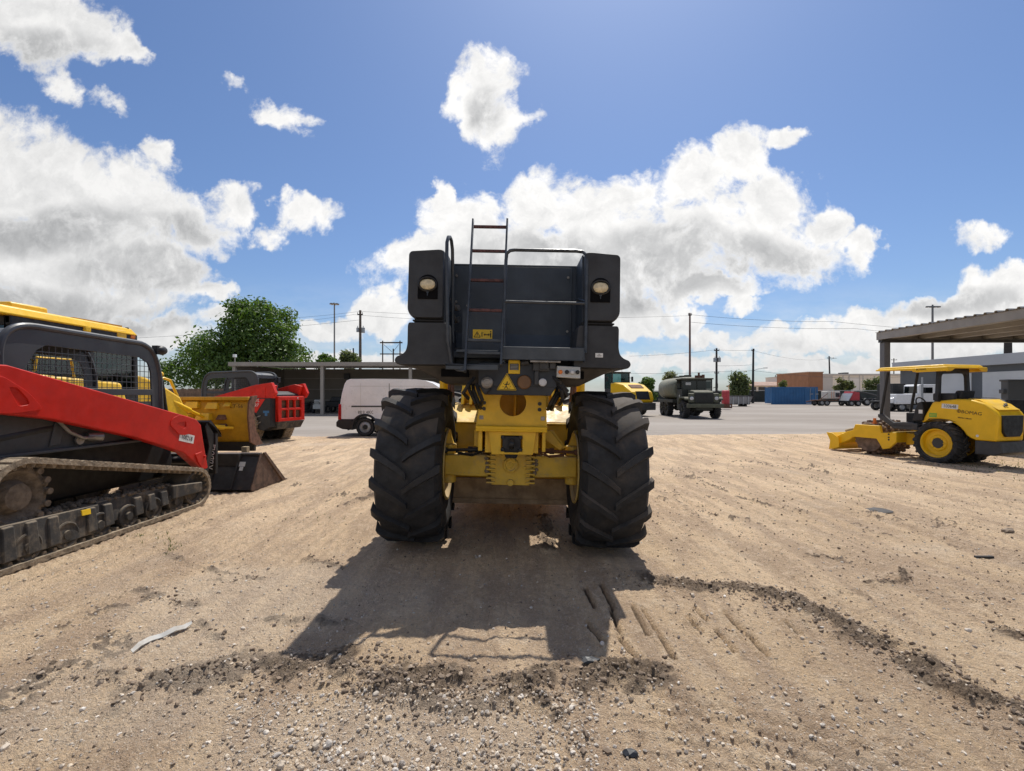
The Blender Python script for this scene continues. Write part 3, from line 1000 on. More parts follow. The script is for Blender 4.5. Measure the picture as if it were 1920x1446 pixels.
stone_mat('pebble', [(0.28, 0.22, 0.17), (0.50, 0.41, 0.31), (0.58, 0.49, 0.39), (0.74, 0.66, 0.56), (0.42, 0.38, 0.34), (0.64, 0.53, 0.40), (0.20, 0.16, 0.13), (0.82, 0.76, 0.68)])
stone_mat('soil_clod', [(0.16, 0.12, 0.088), (0.24, 0.18, 0.132), (0.33, 0.255, 0.19), (0.20, 0.155, 0.115), (0.44, 0.35, 0.265)], 0.98)


def ico(sub):
    bm = bmesh.new()
    bmesh.ops.create_icosphere(bm, subdivisions=sub, radius=1)
    v = np.array([p.co[:] for p in bm.verts])
    f = np.array([[x.index for x in p.verts] for p in bm.faces])
    bm.free()
    return v, f


def scatter_stones(name, pts, sizes, mat, sub, label, rough=.28, flat=(.55, .95)):
    v0, f0 = ico(sub)
    vs, fs = [], []
    o = 0
    z, _, _ = ground_height(pts[:, 0], pts[:, 1])
    for (x, y), zz, s_ in zip(pts, z, sizes):
        d = 1 + rough * (rng.random(len(v0)) * 2 - 1)
        v = v0 * d[:, None] * np.array([rng.uniform(.8, 1.35), rng.uniform(.65, 1.0), rng.uniform(*flat)]) * s_
        a, b = rng.uniform(0, 6.28), rng.uniform(-.5, .5)
        Rm = np.array(Matrix.Rotation(a, 3, 'Z') @ Matrix.Rotation(b, 3, 'X'))
        v = v @ Rm.T + np.array([x, y, zz + s_ * .28])
        vs.append(v)
        fs.append(f0 + o)
        o += len(v0)
    vs, fs = np.concatenate(vs), np.concatenate(fs)
    me = bpy.data.meshes.new(name)
    me.from_pydata(vs.tolist(), [], fs.tolist())
    me.materials.append(MATS[mat])
    ob = bpy.data.objects.new(name, me)
    col.objects.link(ob)
    tag(ob, label, name.replace('_', ' '), kind='stuff')
    return ob


def pix_pts(n, u0, u1, v0, v1):
    u, v = rng.uniform(u0, u1, n), rng.uniform(v0, v1, n)
    y = F_PX * CAM_H / (v - HZ)
    return np.stack([(u - 960) / F_PX * y, y], 1)


pts = np.concatenate([pix_pts(5600, -350, 2270, 960, 1560), pix_pts(3000, 420, 1120, 1300, 1500), pix_pts(900, -100, 700, 1050, 1330), pix_pts(700, 950, 1700, 1280, 1460)])
sz = .0028 + .0095 * rng.random(len(pts)) ** 3.2
scatter_stones('loose_gravel', pts, sz, 'pebble', 1, 'small pale and brown pebbles scattered over the dirt in the foreground')
big = np.concatenate([pix_pts(70, 480, 1080, 1290, 1446), pix_pts(60, 0, 1920, 1040, 1446), pix_pts(30, 1250, 1560, 1090, 1250)])
scatter_stones('stones', big, .007 + .012 * rng.random(len(big)) ** 2, 'pebble', 2, 'larger pale stones lying on the dirt in the foreground', .16)
cl = [tuple(p) for p in pix_pts(1500, -50, 2000, 880, 1446)] + [tuple(p) for p in pix_pts(1500, 1230, 2000, 850, 1200)]
cs = [.003 + .009 * rng.random() ** 4 + .0012 * max(0, p[1] - 3) for p in cl]
for pts_, wd, ht in RIDGES:
    L = sum(math.dist(a, b) for a, b in zip(pts_[:-1], pts_[1:]))
    n = int(L * wd * (8000 if pts_[0][1] < 5 else 2500) * min(1, (ht / .05) ** 1.5))
    for _ in range(n):
        k = rng.integers(0, len(pts_) - 1)
        t = rng.random()
        a, b = pts_[k], pts_[k + 1]
        cl.append((a[0] + (b[0] - a[0]) * t + rng.normal() * wd * .92, a[1] + (b[1] - a[1]) * t + rng.normal() * wd * .75))
        cs.append(.0024 + .015 * rng.random() ** 6)
scatter_stones('dirt_clods', np.array(cl), np.array(cs), 'soil_clod', 1, 'dark crumbly clods turned up along the tyre berms', .42, (.5, .9))


def yard():
    m = bpy.data.materials.new('yard_paving')
    m.use_nodes = True
    t = m.node_tree
    t.nodes.clear()
    q = NT(t)
    co = q.n('ShaderNodeTexCoord').outputs['Object']
    n1 = q.noise(q.vmath('MULTIPLY', co, (.35, 1, 1)), .22, 6, .62)
    n2 = q.noise(co, 3.0, 6, .65)
    c = q.mix(q.ramp(n1, .35, .68), (0.255, 0.222, 0.190), (0.335, 0.30, 0.264))
    c = q.mix(q.math('MULTIPLY', q.ramp(n2, .5, .75), .4), c, (0.24, 0.195, 0.16))
    st = q.noise(q.vmath('MULTIPLY', co, (.12, .8, 1)), .5, 5, .7)
    c = q.mix(q.math('MULTIPLY', q.ramp(st, .56, .74), .45), c, (0.195, 0.17, 0.15))
    br = q.n('ShaderNodeTexBrick', ins={'Vector': co, 'Color1': (0, 0, 0), 'Color2': (0, 0, 0), 'Mortar': (1, 1, 1), 'Scale': 1.0})
    br.offset = 0
    br.inputs['Mortar Size'].default_value = .025
    br.inputs['Brick Width'].default_value = 6.0
    br.inputs['Row Height'].default_value = 5.0
    c = q.mix(q.math('MULTIPLY', br.outputs['Color'], .5), c, (0.20, 0.17, 0.15))
    b = q.n('ShaderNodeBsdfPrincipled', ins={'Base Color': c, 'Roughness': .9})
    b.inputs['Specular IOR Level'].default_value = .2
    bn = q.n('ShaderNodeBump', ins={'Height': q.noise(co, 9, 6, .7)})
    bn.inputs['Strength'].default_value = .4
    bn.inputs['Distance'].default_value = .02
    t.links.new(bn.outputs[0], b.inputs['Normal'])
    o = q.n('ShaderNodeOutputMaterial')
    t.links.new(b.outputs[0], o.inputs[0])
    MATS['yard_paving'] = m
    mb = MB()
    mb.add([(-70, 15.6, 0), (95, 15.6, 0), (120, 100, 0), (-90, 100, 0)], [(0, 1, 2, 3)])
    o = mb.build('paved_yard', 'yard_paving', smooth=0)
    tag(o, 'pale dusty concrete yard behind the dirt', 'yard', kind='structure')


yard()

# ---------------------------------------------------------------- big soil stabilizer seen from behind
def make_stabilizer():
    root = thing('soil_stabilizer', 'huge yellow and black soil stabilizer seen from behind, ladder up its rear between two lights', 'soil stabilizer',
                 (-0.03, 5.40, -0.01), rot=(0, R(1.1), 0))
    y0 = -0.90          # rear face of the engine hood
    # --- hood corner pods
    for s in (-1, 1):
        o = MB()
        up = [(0.655, 2.30), (0.655, 2.94), (0.70, 2.945), (0.965, 2.925), (0.985, 2.90), (0.990, 2.36), (0.94, 2.30)]
        n = 9
        # rounded pod: rings shrink towards the rear corner so that the outer edge is soft
        rings = []
        for yy, ins in ((y0 + 0.0, .035), (y0 + .012, .012), (y0 + .045, .0), (y0 + 1.0, .0), (y0 + 1.25, 0.0)):
            cx, cz = .82, 2.62
            P = rpoly(up, [.02, .05, .02, .06, .05, .06, .04], 3)
            rings.append([(s * (cx + (p[0] - cx) * (1 - ins * 1.2)), yy, cz + (p[1] - cz) * (1 - ins * .8) + (yy - y0) * -.012) for p in P])
        m = len(rings[0])
        vs = [p for r_ in rings for p in r_]
        fs = [(i * m + j, i * m + (j + 1) % m, (i + 1) * m + (j + 1) % m, (i + 1) * m + j) for i in range(len(rings) - 1) for j in range(m)]
        fs += [tuple(range(m)), tuple(range((len(rings) - 1) * m, len(rings) * m))]
        o.add(vs, fs)
        pod = o.build('hood_pod', 'hood_grey', root, smooth=50)
        g = MB()
        g.box(*sorted((s * .64, s * .93)), y0 + .06, y0 + 1.25, 2.262, 2.302)
        g.box(*sorted((s * .66, s * .945)), y0 + .035, y0 + 1.25, 2.274, 2.290)
        g.build('seal_strip', 'black_steel', pod, bevel=.006)
        lo = [(.56, 1.868), (.60, 2.262), (.975, 2.262), (.985, 2.235), (.985, 2.05), (1.0, 1.99), (1.035, 1.955), (1.09, 1.935), (1.105, 1.905), (1.09, 1.872), (1.05, 1.862)]
        o = MB()
        rings = []
        for yy, ins in ((y0 + .005, .03), (y0 + .018, .01), (y0 + .05, .0), (y0 + 1.25, .0)):
            cx, cz = .80, 2.06
            P = rpoly(lo, [.0, .03, .02, .02, .03, .06, .05, .03, .02, .02, .03], 3)
            rings.append([(s * (cx + (p[0] - cx) * (1 - ins)), yy, cz + (p[1] - cz) * (1 - ins)) for p in P])
        m = len(rings[0])
        vs = [p for r_ in rings for p in r_]
        fs = [(i * m + j, i * m + (j + 1) % m, (i + 1) * m + (j + 1) % m, (i + 1) * m + j) for i in range(len(rings) - 1) for j in range(m)]
        fs += [tuple(range(m)), tuple(range((len(rings) - 1) * m, len(rings) * m))]
        o.add(vs, fs)
        lg = o.build('lower_guard', 'hood_grey', root, smooth=50)
        # tail lamp in a dark recess
        lx, lz = s * .80, 2.590
        r = MB()
        pts = [(-.092, -.115), (.092, -.115), (.092, .02)] + arc(0, .02, .092, 0, 180, 12)[1:-1] + [(-.092, .02)]
        r.prism([(lx + p[0], lz + p[1]) for p in pts], 'y', y0 - .012, y0 + .03)
        lamp = r.build('lamp_housing', 'black_void', root, bevel=.006)
        r = MB()
        r.lathe([(-.008, .070), (-.020, .080), (-.012, .090)], 'y', (lx, y0 - .01, lz + .02), 28)
        ring = r.build('lamp_ring', 'black_steel', lamp)
        for v in ring.data.vertices:
            v.co.z = (lz + .02) + (v.co.z - lz - .02) * .78
        r = MB()
        r.ell((lx, y0 - .010, lz + .02), .076, .022, .050, 24, 10)
        r.build('lens', 'lens_cream', lamp)
        r = MB()
        r.cyl((lx, y0 - .013, lz - .05), (lx, y0 - .022, lz - .05), .012, n=8)
        r.box(lx - .004, lx + .004, y0 - .018, y0 - .012, lz - .085, lz - .05)
        r.build('lamp_bolt', 'rail_grey', lamp)
        # skirt below the guards
        k = MB()
        k.hexa([(s * .10, y0 + .30, 1.70), (s * .66, y0 + .28, 1.70), (s * .66, y0 + 1.25, 1.70), (s * .10, y0 + 1.25, 1.70),
                (s * .10, y0 + .12, 1.87), (s * .97, y0 + .10, 1.866), (s * .97, y0 + 1.25, 1.866), (s * .10, y0 + 1.25, 1.87)])
        k.build('belly_skirt', 'belly_grey', root, bevel=.02)
        k = MB()
        k.box(*sorted((s * .42, s * .68)), y0 + .12, y0 + .20, 1.765, 1.835)
        k.build('vent_slot', 'black_void', root)
        # pod inner cheek plates
        k = MB()
        k.hexa([(s * .648, y0 + .06, 2.02), (s * .662, y0 + .06, 2.02), (s * .662, y0 + .60, 2.02), (s * .648, y0 + .60, 2.02),
                (s * .640, y0 + .10, 2.938), (s * .654, y0 + .10, 2.938), (s * .654, y0 + .60, 2.938), (s * .640, y0 + .60, 2.938)])
        k.build('cheek_plate', 'panel_grey', root)
    # --- recessed rear panel
    b = MB()
    b.box(-.66, .66, y0 + .55, y0 + .60, 2.23, 2.935)
    b.hexa([(-.66, y0 + .46, 2.02), (.66, y0 + .46, 2.02), (.66, y0 + .60, 2.02), (-.66, y0 + .60, 2.02),
            (-.66, y0 + .55, 2.23), (.66, y0 + .55, 2.23), (.66, y0 + .60, 2.23), (-.66, y0 + .60, 2.23)])
    b.box(-.66, .66, y0 + .545, y0 + .62, 2.935, 2.955)
    b.box(.585, .602, y0 + .535, y0 + .55, 2.1, 2.935)
    pan = b.build('rear_panel', 'panel_grey', root, bevel=.004)
    b = MB()
    b.box(-.655, .655, y0 + .62, y0 + 1.25, 2.86, 2.905)
    b.build('hood_top', 'hood_grey', root, bevel=.01)
    for x, z in ((.56, 2.83), (.56, 2.56), (-.60, 2.83), (-.60, 2.56), (.56, 2.27), (-.48, 2.52)):
        MB().cyl((x, y0 + .55, z), (x, y0 + .535, z), .013, n=8).build('panel_bolt', 'bare_steel', pan)
    b = MB()
    b.box(-.10, .64, y0 + .24, y0 + .47, 2.045, 2.075)
    b.build('dark_shelf', 'black_steel', root)
    b = MB()
    b.box(-.655, -.09, y0 + .20, y0 + .50, 1.95, 2.02)
    b.build('ladder_well', 'panel_grey', root, bevel=.01)
    # catch and handle on the left cheek
    b = MB()
    for z in (2.47, 2.35):
        b.cyl((-.60, y0 + .42, z), (-.555, y0 + .40, z), .030, n=12)
        b.tube([(-.59, y0 + .42, z), (-.60, y0 + .38, z + .05), (-.63, y0 + .34, z + .08)], .010, 6)
    b.build('door_latch', 'bare_steel', root)
    # --- step plate / rear bumper
    b = MB()
    b.box(-.115, .655, y0 - .06, y0 + .20, 2.03, 2.045)
    b.box(-.115, .655, y0 - .06, y0 - .045, 1.925, 2.03)
    b.box(.640, .655, y0 - .06, y0 + .20, 1.925, 2.045)
    b.box(-.60, -.13, y0 - .16, y0 - .02, 1.848, 1.868)
    b.box(-.60, -.13, y0 - .16, y0 - .145, 1.82, 1.868)
    b.box(-.53, -.13, y0 + .02, y0 + .16, 1.99, 2.015)
    b.build('step_plate', 'step_grey', root, bevel=.006)
    b = MB()
    b.box(.16, .44, y0 - .055, y0 - .03, 1.905, 1.924)
    b.build('scuffed_edge', 'bare_steel', root, bevel=.004)
    MB().box(-.62, .62, y0 + .34, y0 + .38, 1.70, 2.06).build('backing_plate', 'plate_navy', root)
    # --- ladder
    lb, lt = (-.42, y0 - .21, 1.80), (-.445, y0 + .60, 3.43)
    rb, rt = (-.105, y0 - .16, 1.86), (-.085, y0 + .60, 3.44)
    b = MB()
    for p, q_ in ((lb, lt), (rb, rt)):
        pv, qv = Vector(p), Vector(q_)
        d = (qv - pv)
        wv = Vector((.010, 0, 0))
        tv = Vector((0, .024, -.012))
        c0 = [pv - wv - tv, pv + wv - tv, pv + wv + tv, pv - wv + tv]
        c1 = [v + d for v in c0]
        b.hexa(c0 + c1)
    lad = b.build('ladder_rails', 'rail_grey', root, bevel=.004)
    for z, mt in ((3.35, 'rung_red'), (3.055, 'rung_red'), (2.72, 'rung_red'), (2.40, 'rung_red'), (2.10, 'rail_grey'), (1.98, 'rail_grey')):
        tl = (z - lb[2]) / (lt[2] - lb[2])
        tr = (z - rb[2]) / (rt[2] - rb[2])
        a = Vector(lb).lerp(Vector(lt), tl)
        c = Vector(rb).lerp(Vector(rt), tr)
        b = MB()
        b.hexa([a + Vector((0, -.018, -.016)), c + Vector((0, -.018, -.016)), c + Vector((0, .018, -.016)), a + Vector((0, .018, -.016)),
                a + Vector((0, -.018, .010)), c + Vector((0, -.018, .010)), c + Vector((0, .018, .010)), a + Vector((0, .018, .010))])
        b.build('rung', mt, lad, bevel=.003)
    # --- handrails
    b = MB()
    yr = y0 - .03
    P = [(-.085, yr + .02, 1.90), (-.085, yr + .12, 2.70), (-.082, yr + .14, 2.88), (-.075, yr + .14, 2.945), (-.045, yr + .14, 2.972), (.0, yr + .14, 2.980), (.58, yr + .10, 2.968), (.64, yr + .08, 2.955),
         (.67, yr + .05, 2.91), (.672, yr + .04, 2.84), (.668, yr, 2.0)]
    b.tube(P, .0165, 10)
    b.tube([(-.085, yr + .08, 2.475), (.3, yr + .07, 2.470), (.668, yr + .03, 2.462)], .0145, 8)
    b.tube([(.668, yr + .03, 2.48), (.62, yr + .18, 2.53), (.60, yr + .45, 2.53)], .012, 6)
    b.tube([(.668, yr + .02, 2.15), (.62, yr + .2, 2.12)], .012, 6)
    b.build('handrail', 'rail_grey', root)
    b = MB()
    P = [(-.56, yr + .02, 1.86), (-.60, yr - .02, 2.10), (-.625, yr - .01, 2.9), (-.628, yr + .01, 3.00), (-.622, yr + .05, 3.06), (-.615, yr + .11, 3.08), (-.610, yr + .18, 3.07), (-.606, yr + .24, 3.0), (-.60, yr + .28, 2.7), (-.59, yr + .28, 2.1)]
    b.tube(P, .0165, 10)
    b.tube([(-.56, yr + .02, 1.86), (-.50, yr - .10, 1.82), (-.42, yr - .14, 1.81)], .014, 8)
    b.build('handrail', 'rail_grey', root)
    # --- decals
    dy = y0 + .02
    b = MB()
    b.box(-.50, -.12, y0 + .255, y0 + .27, 2.035, 2.42)
    b.build('ladder_backing', 'panel_grey', root)
    b = MB()
    b.box(-.395, -.205, y0 + .245, y0 + .252, 2.14, 2.235)
    dec = b.build('warning_decal', 'sign_yellow', root)
    b = MB()
    fy = y0 + .2425
    b.k = 0
    def seg(x0, z0, x1, z1, r=.0028):
        b.cyl((x0, fy, z0), (x1, fy, z1), r, n=5)
    seg(-.382, 2.160, -.352, 2.215); seg(-.352, 2.215, -.322, 2.160); seg(-.382, 2.160, -.322, 2.160)
    seg(-.352, 2.175, -.352, 2.198, .004); seg(-.352, 2.166, -.352, 2.169, .004)
    for x in (-.312, -.300):
        seg(x, 2.162, x + .004, 2.212, .002)
    seg(-.285, 2.186, -.235, 2.186, .004); seg(-.285, 2.186, -.275, 2.196); seg(-.285, 2.186, -.275, 2.176); seg(-.235, 2.186, -.245, 2.196); seg(-.235, 2.186, -.245, 2.176)
    seg(-.220, 2.158, -.220, 2.205, .005); seg(-.220, 2.198, -.231, 2.180); b.ell((-.220, fy, 2.216), .006, .002, .007, 8, 5)
    b.build('decal_symbols', 'ink_black', dec)
    b = MB()
    b.box(.765, .835, y0 - .004, y0 + .012, 1.965, 2.005)
    st = b.build('sticker', 'sticker_white', root)
    text('sticker_print', '101\n100220', .014, 'ink_black', st, face((.80, y0 - .005, 1.986), (1, 0, 0), (0, 0, 1)), ext=.0008)
    # --- utility plate under the step with tags, gauges and switches
    yp = y0 + .06
    b = MB()
    b.box(-.32, .42, yp, yp + .03, 1.68, 1.90)
    b.hexa([(-.26, yp + .01, 1.60), (.36, yp + .01, 1.60), (.36, yp + .6, 1.60), (-.26, yp + .6, 1.60), (-.32, yp + .005, 1.69), (.42, yp + .005, 1.69), (.42, yp + .6, 1.69), (-.32, yp + .6, 1.69)])
    pl = b.build('rear_plate', 'plate_navy', root, bevel=.006)
    b = MB()
    b.box(-.040, .070, yp - .016, yp - .002, 1.800, 1.930)
    tg = b.build('yellow_tag', 'sign_yellow', root, bevel=.008)
    b = MB()
    b.box(-.027, .057, yp - .020, yp - .012, 1.835, 1.895)
    b.build('tag_plate', 'dark_grey', tg)
    b = MB()
    for i in range(4):
        b.box(-.020, .050, yp - .022, yp - .019, 1.842 + i * .013, 1.846 + i * .013)
    b.build('tag_lines', 'sticker_grey', tg)

    def tri(c, r, yy, name, mt, par, th=.004):
        k = MB()
        pts = rpoly([(c[0] + r * math.cos(R(a)), c[1] + r * math.sin(R(a))) for a in (90, 210, 330)], r * .10, 3)
        k.prism(pts, 'y', yy - th, yy)
        return k.build(name, mt, par)
    tc_ = (-.052, 1.700)
    ts = tri(tc_, .110, yp - .004, 'warning_triangle', 'sign_yellow', root)
    k = MB()
    pts = [(tc_[0] + 0.097 * math.cos(R(a)), yp - .009, tc_[1] + .097 * math.sin(R(a))) for a in (90, 210, 330)]
    k.tube(pts, .0045, 6, closed=True)
    # figure struck by flying stones
    fz, fx = 1.692, -.052
    k.ell((fx + .004, yp - .009, fz + .028), .007, .002, .008, 10, 6)
    for a, c in (((fx, fz + .018), (fx - .006, fz - .008)), ((fx - .006, fz - .008), (fx - .022, fz - .034)), ((fx - .006, fz - .008), (fx + .012, fz - .034)), ((fx, fz + .014), (fx + .022, fz + .004)), ((fx, fz + .014), (fx - .020, fz + .002))):
        k.cyl((a[0], yp - .009, a[1]), (c[0], yp - .009, c[1]), .004, n=6)
    for dx, dz in ((.026, .018), (.034, -.012), (-.030, .016), (.024, -.028), (-.034, -.014)):
        k.ell((fx + dx, yp - .009, fz + dz), .004, .002, .004, 8, 5)
    k.build('triangle_symbol', 'ink_black', ts)
    b = MB()
    b.lathe([(-.055, .001), (-.055, .020), (-.050, .024), (-.050, .034), (-.045, .040), (-.038, .052), (-.02, .056), (.02, .056)], 'y', (-.235, yp - .01, 1.712), 28)
    b.build('beeper_horn', 'bare_steel', root)
    b = MB()
    b.lathe([(-.018, .001), (-.018, .058), (-.008, .066), (.01, .066)], 'y', (.112, yp - .01, 1.724), 28)
    b.build('reflector', 'lens_brown', root)
    b = MB()
    b.lathe([(-.05, .001), (-.05, .030), (-.042, .037), (.02, .037)], 'y', (.282, yp - .02, 1.724), 20)
    b.build('filter_cap', 'lens_white', root)
    b = MB()
    b.box(.205, .245, yp - .05, yp, 1.70, 1.83)
    b.box(.19, .34, yp - .06, yp + .02, 1.83, 1.93)
    b.box(.25, .33, yp - .075, yp - .05, 1.845, 1.92)
    b.box(.345, .40, yp - .070, yp - .05, 1.85, 1.915)
    b.cyl((.08, yp - .03, 1.90), (.15, yp - .06, 1.91), .022)
    b.build('valve_block', 'dark_grey', root, bevel=.006)
    b = MB()
    b.hexa([(.410, yp - .10, 1.775), (.625, yp - .10, 1.765), (.625, yp + .10, 1.765), (.410, yp + .10, 1.775),
            (.410, yp - .08, 1.880), (.625, yp - .08, 1.872), (.625, yp + .10, 1.872), (.410, yp + .10, 1.880)])
    cp = b.build('control_panel', 'sticker_grey', root, bevel=.006)
    for x, mt in ((.440, 'orange'), (.500, 'ink_black'), (.548, 'lens_white'), (.598, 'ink_black')):
        b = MB()
        b.lathe([(-.025, .001), (-.025, .014), (-.018, .019), (0, .019)], 'y', (x, yp - .092, 1.822), 16)
        b.build('button', mt, cp)
    # hoses
    HP = [[(x, yp + .03, zz), (x + dx, yp - .03, zz - .07), (x + dx * 2, yp + .02, zz - .15), (x + dx * 1.4, yp + .2, zz - .2)]
          for x, zz, dx in ((-.36, 1.76, -.05), (-.34, 1.70, .03), (.40, 1.76, .06), (.44, 1.72, .02), (.36, 1.80, .08))]
    HP += [[(x, yp + .3, 1.74), (x * .95, yp + .2, 1.64), (x * .82, yp + .22, 1.52), (x * .8, yp + .4, 1.46)] for x in (-.40, -.44, .50, .46)]
    for P in HP:
        MB().tube(P, .018, 8).build('hydraulic_hose', 'black_steel', root)
    MB().tube([(-.22, yp - .02, 1.69), (-.20, yp - .05, 1.645), (-.24, yp, 1.61)], .008, 6).build('horn_cable', 'black_steel', root)
    # --- yellow rear frame
    yf = -.42
    b = MB()
    plate_hole(b, [(-.365, 1.28), (.365, 1.28), (.345, 1.63), (-.310, 1.63)], [(p[0], p[1]) for p in arc(.01, 1.52, .137, 0, 352, 44)], 'y', yf, yf + .04)
    b.box(-.36, .36, yf + .04, yf + .9, 1.285, 1.33)
    b.box(-.345, -.30, yf + .04, yf + .9, 1.30, 1.63)
    b.box(.30, .345, yf + .04, yf + .9, 1.30, 1.63)
    fr = b.build('rear_frame', 'paint_yellow', root, bevel=.005)
    b = MB()
    b.box(-.30, .30, yf + .45, yf + .47, 1.33, 1.63)
    b.cyl((.04, yf + .25, 1.36), (.04, yf + .25, 1.64), .018)
    b.build('frame_bulkhead', 'paint_ochre', fr)
    for x, z in ((-.285, 1.515), (-.285, 1.455), (.285, 1.515), (.285, 1.455)):
        MB().lathe([(-.012, .001), (-.012, .018), (0, .020)], 'y', (x, yf, z), 12).build('frame_bolt', 'dark_grey', fr)
    for x in (-.31, .32):
        MB().box(x - .020, x + .020, yf - .008, yf, 1.345, 1.385).build('frame_pad', 'bare_steel', fr)
    b = MB()
    b.box(-.365, .365, yf - .05, yf + .9, 1.225, 1.275)
    b.box(-.365, .365, yf - .055, yf - .02, 1.245, 1.282)
    b.build('frame_flange', 'paint_yellow_clean', fr, bevel=.008)
    b = MB()
    plate_hole(b, [(-.20, .99), (.225, .99), (.255, 1.225), (-.235, 1.225)], [(-.105, 1.02), (.115, 1.02), (.115, 1.185), (-.105, 1.185)], 'y', yf, yf + .05)
    b.box(-.27, -.20, yf + .05, yf + .6, 1.0, 1.225)
    b.box(.21, .28, yf + .05, yf + .6, 1.0, 1.225)
    b.box(-.34, -.30, yf + .02, yf + .6, 1.02, 1.225)
    b.box(.32, .355, yf + .02, yf + .6, 1.02, 1.225)
    b.build('hitch_frame', 'paint_yellow', fr, bevel=.008)
    b = MB()
    b.box(-.09, .10, yf + .0, yf + .3, 1.03, 1.175)
    b.cyl((-.02, yf - .02, 1.10), (.03, yf - .02, 1.10), .05)
    for x in (-.085, .095):
        for z in (1.04, 1.165):
            b.cyl((x, yf - .02, z), (x, yf + .05, z), .022, n=8)
    b.hexa([(-.055, yf + .02, .95), (.06, yf + .02, .95), (.06, yf + .25, .95), (-.055, yf + .25, .95), (-.08, yf - .01, 1.04), (.09, yf - .01, 1.04), (.09, yf + .25, 1.04), (-.08, yf + .25, 1.04)])
    b.build('tow_coupling', 'black_steel', root, bevel=.006)
    for s in (-1, 1):
        b = MB()
        if s > 0:
            b.hexa([(.25, yf + .25, 1.22), (.42, yf + .25, 1.22), (.56, yf + .25, 1.06), (.53, yf + .25, 1.01), (.25, yf + .28, 1.22), (.42, yf + .28, 1.22), (.56, yf + .28, 1.06), (.53, yf + .28, 1.01)])
            b.prism([(.36, 1.22), (.46, 1.22), (.60, 1.04), (.52, 1.01)], 'y', yf + .29, yf + .33)
        else:
            b.prism([(-.36, 1.22), (-.40, 1.22), (-.40, 1.05), (-.34, 1.02)], 'y', yf + .25, yf + .30)
        b.build('gusset', 'paint_yellow', root, bevel=.004)
    # --- rear axle
    b = MB()
    for s in (-1, 1):
        b.hexa([(s * .24, -.13, .705), (s * .72, -.13, .715), (s * .72, .12, .715), (s * .24, .12, .705), (s * .24, -.13, .945), (s * .72, -.13, .94), (s * .72, .12, .94), (s * .24, .12, .945)])
        b.box(*sorted((s * .60, s * .80)), -.10, .12, .755, .93)
        b.cyl((s * .68, 0, .62), (s * .68, 0, 1.05), .075, n=16)
        b.hexa([(s * .62, -.03, 1.0), (s * .74, -.03, 1.0), (s * .74, .06, 1.0), (s * .62, .06, 1.0), (s * .70, -.02, 1.22), (s * .76, -.02, 1.22), (s * .76, .06, 1.22), (s * .70, .06, 1.22)])
    b.box(-.30, .30, -.08, .08, .78, .88)
    ax = b.build('rear_axle', 'paint_yellow_dirty', root, bevel=.015)
    b = MB()
    b.lathe([(-.29, .05), (-.27, .10), (-.24, .12), (-.23, .14), (.23, .14), (.24, .12), (.27, .10), (.29, .05)], 'x', (0, .0, .825), 28)
    b.hexa([(-.205, -.15, .625), (.205, -.15, .625), (.215, .15, .60), (-.215, .15, .60), (-.225, -.16, .96), (.225, -.16, .96), (.225, .15, .98), (-.225, .15, .98)])
    for s in (-1, 1):
        for i in range(7):
            b.box(*sorted((s * .165, s * .262)), -.185, -.10, .645 + i * .047, .664 + i * .047)
    b.lathe([(-.185, .001), (-.185, .025), (-.178, .030), (-.178, .050), (-.19, .062), (-.19, .078), (-.175, .082), (-.10, .088)], 'y', (0, -.0, .845), 28)
    for i in range(8):
        a = math.pi * i / 4
        b.cyl((.064 * math.cos(a), -.17, .845 + .064 * math.sin(a)), (.064 * math.cos(a), -.197, .845 + .064 * math.sin(a)), .008, n=6)
    b.cyl((0, -.14, .655), (0, -.19, .655), .035)
    b.cyl((.15, -.15, .82), (.15, -.175, .82), .018, n=6)
    b.cyl((-.055, -.12, .96), (-.055, -.12, 1.06), .018)
    b.cyl((.06, -.12, .96), (.06, -.12, 1.06), .018)
    b.build('differential_housing', 'paint_yellow_dirty', ax, bevel=.01)
    b = MB()
    for s in (-1, 1):
        for k in range(9):
            b.ell((s * (.25 + .03 * random.random()), -.12 - .03 * random.random(), .75 + .16 * random.random()), .022, .018, .02, 8, 6)
        for k in range(14):
            b.ell((s * (.33 + .30 * random.random()), -.115, .742 + .012 * random.random()), .018, .016, .016, 8, 6)
    tag(b.build('mud_lumps', 'mud_caked', ax), None, None, kind='stuff')
    for s in (-1, 1):
        b = MB()
        b.cyl((s * .27, -.10, 1.00), (s * .46, -.10, .995), .026)
        b.cyl((s * .46, -.10, .995), (s * .72, -.10, .985), .016)
        b.cyl((s * .42, -.10, .995), (s * .47, -.10, .995), .034)
        b.ell((s * .72, -.10, .985), .04, .035, .035)
        b.tube([(s * .30, -.12, 1.02), (s * .40, -.17, .95), (s * .50, -.14, .955), (s * .60, -.12, .97)], .011, 6)
        b.tube([(s * .32, -.10, .97), (s * .42, -.15, .935), (s * .58, -.11, .95)], .009, 6)
        b.build('steering_cylinder', 'rust_brown' if s > 0 else 'black_steel', ax)
    # --- wheels
    tm = tyre_mesh(.842, .60, .355, nlug=16, lug_h=.044, lug_w=.085, sweep=16, bulge=.03, n=72)
    for s in (-1, 1):
        ty = (tm if s < 0 else tyre_mesh(.842, .60, .355, nlug=16, lug_h=.040, lug_w=.082, sweep=17, bulge=.035, n=72)).build('tyre', 'rubber' if s < 0 else 'rubber_dusty', root, smooth=38)
        ty.location = (s * 1.01, 0 if s < 0 else -.06, .82)
        ty.rotation_euler = (R(7 if s > 0 else 0), 0, R(0))
        rm = rim_mesh(.375, .86, .12, .10, sgn=-s).build('rim', 'rim_tan', ty, smooth=40)
    # --- rotor box and the front half behind it
    yr_ = .75
    b = MB()
